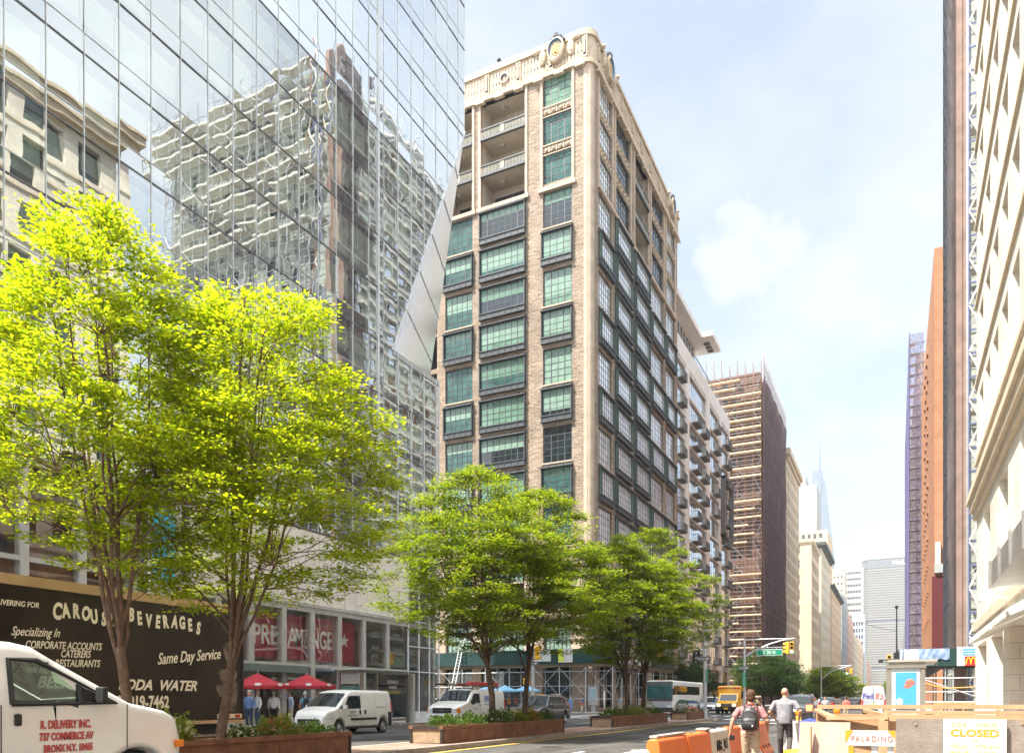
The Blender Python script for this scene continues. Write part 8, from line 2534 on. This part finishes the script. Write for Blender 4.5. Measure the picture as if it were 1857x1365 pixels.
for x, y, h in ((-.2, 13.1, 1.2), (1.0, 13.1, 1.18), (2.2, 13.1, 1.18), (-1.55, 18.8, 1.3), (-.2, 18.8, 1.3), (.8, 18.8, 1.3), (1.9, 18.8, 1.3), (-.9, 13.5, 1.15), (.4, 15.5, 1.25), (1.6, 15.5, 1.25)): m = MB(); m.box((x - .045, y - .045, .02), (x + .045, y + .045, h)); m.build("stud", timber, t)
m = MB(); m.bar((-.15, 13.15, .15), (.35, 13.1, 1.0), .06, .09); m.bar((-.5, 15.4, 1.3), (-.15, 13.3, 1.26), .08, .06); m.build("brace", timber, t)
# dark board with the closed sign
t = thing("weathered_board", "large grey brown weathered board behind the closed pavement sign", "board", (.9, 10.5, 0))
m = MB(); m.box((0.0, 10.5, .02), (2.6, 10.54, 1.27)); m.build("panel", ply_grey, t); m = MB(); [m.box((x, 10.485, z), (x + .02, 10.5, z + .02)) for x, z in ((.12, .72), (.42, .78), (.64, .8), (1.34, 1.0), (.2, 1.2), (1.28, 1.22))]; m.build("nail_heads", ply, t)
t = thing("pavement_closed_sign", "white sign with yellow lettering saying the side walk is closed", "sign", (.8, 10.44, .2))
m = MB(); m.box((.50, 10.42, .25), (1.13, 10.45, 1.275)); sp_ = m.build("plate", sign_wt, t)
yl = mat("lettering_yellow", (.62, .25, .012), .6, var=.05); ylf = mat("lettering_faded_yellow", (.62, .38, .10), .6, var=.05)
for txt, x, z, s_, mt, bo_, sx_ in (("SIDE", .66, 1.18, .078, ylf, 0, 1.0), ("WALK", .93, 1.18, .078, ylf, 0, 1.0), ("CLOSED", .815, 1.075, .115, yl, .004, 1.14), ("USE", .815, 1.015, .035, ylf, 0, 1), ("PEDE", .66, .93, .075, ylf, 0, 1.0), ("STRIAN", .94, .93, .075, ylf, 0, .95), ("WALK", .66, .855, .075, ylf, .002, 1.0), ("WAY", .93, .855, .075, ylf, .002, 1.0)):
    text_obj("lettering", txt, s_, mt, (x, 10.417, z), (1, 0, 0), (0, 0, 1), sp_, bold=bo_, sx=sx_, depth=.003)
m = MB(); m.face([(.60, 10.417, .80), (.73, 10.417, .845), (.73, 10.417, .755)]); m.face([(.85, 10.417, .775), (1.05, 10.417, .775), (1.05, 10.417, .82), (.85, 10.417, .82)]); m.build("arrow", yl, sp_)
# barricade with the contractor's name
t = thing("barricade", "white trestle barricade with a red lettered board and yellow corner stripes", "barricade", (-.3, 10.6, 0))
m = MB(); m.box((-.57, 10.56, .93), (-.01, 10.59, 1.12)); bd_ = m.build("board", sign_wt, t)
for f_ in ([(-.57, 10.556, .95), (-.48, 10.556, 1.12), (-.57, 10.556, 1.12)], [(-.10, 10.556, 1.12), (-.01, 10.556, 1.02), (-.01, 10.556, 1.12)]): m = MB(); m.face(f_); m.build("corner_stripe", yl, bd_)
text_obj("lettering", "PALADINO", .105, mat("lettering_pale_red", (.62, .14, .10), .6, var=.06), (-.27, 10.553, .985), (1, 0, 0), (0, 0, 1), bd_, sx=.78, spacing=1.25, depth=.003)
for x in (-.50, -.24, -.06):
    m = MB(); m.box((x - .035, 10.595, .02), (x + .035, 10.65, .95)); m.build("leg", sign_wt, t)
m = MB(); m.box((-.57, 10.55, .42), (-.01, 10.59, .58)); m.build("lower_board", sign_wt, t)
m = MB(); m.box((-.535, 10.55, .82), (-.475, 10.6, .92)); m.build("reflector", yl, t)
# warning lamps, drum, worker's cone
def warn_lamp(label, x, y, z):
    t = thing("warning_lamp", label, "lamp", (x, y, z), 0, "amber warning lamps")
    part(t, "lens", lamp_o, lambda m: m.ball((0, 0, .15), .1, 0, 12, 8, (1, .5, 1))); part(t, "battery_box", sig_y, lambda m: m.box((-.07, -.05, -.12), (.07, .05, .06)), bevel=.01)
warn_lamp("amber warning lamp on the cream barrier in front of the smaller black crossover", -1.55, 24.5, 1.02)
warn_lamp("amber warning lamp low by the big black vehicle's bumper", -2.5, 23.5, .98)
t = thing("traffic_drum", "yellow and orange striped drum half hidden behind the pinkish plywood sheet", "drum", (-1.5, 14.2, 0))
part(t, "drum_body", yl, lambda m: m.lathe([(.01, 0), (.3, 0), (.27, .5), (.26, .62), (.01, .66)], (0, 0, 0), 18), smooth=True); part(t, "stripe", bo, lambda m: [m.lathe([(.297 - .02 * k, .12 + .26 * k), (.288 - .02 * k, .24 + .26 * k)], (0, 0, 0), 18) for k in range(2)])
t = thing("traffic_drum", "blue and orange site drum just right of the bald man's legs", "drum", (-1.85, 19.9, 0))
part(t, "drum_body", bo, lambda m: m.lathe([(.01, 0), (.28, 0), (.24, .95), (.01, 1.0)], (0, 0, 0), 18), smooth=True); part(t, "blue_cover", mat("cover_blue", (.04, .06, .4), .6), lambda m: m.lathe([(.268, .6), (.25, .98), (.01, 1.06)], (0, 0, 0), 18))

# ================================================================== SUMMER HAZE
hz = bpy.data.materials.new("haze_air"); hz.use_nodes = True
_t = hz.node_tree
for n in list(_t.nodes): _t.nodes.remove(n)
_o = _t.nodes.new("ShaderNodeOutputMaterial"); _v = _t.nodes.new("ShaderNodeVolumePrincipled")
_v.inputs["Color"].default_value = (.88, .93, 1.0, 1); _v.inputs["Density"].default_value = 0.00017; _v.inputs["Anisotropy"].default_value = 0.15
_v.inputs["Density Attribute"].default_value = ""
_t.links.new(_v.outputs[0], _o.inputs["Volume"])
m = MB(); m.box((-750, -150, -1.1), (750, 1700, 470))
hbox = m.build("haze", hz); hbox["kind"] = "stuff"
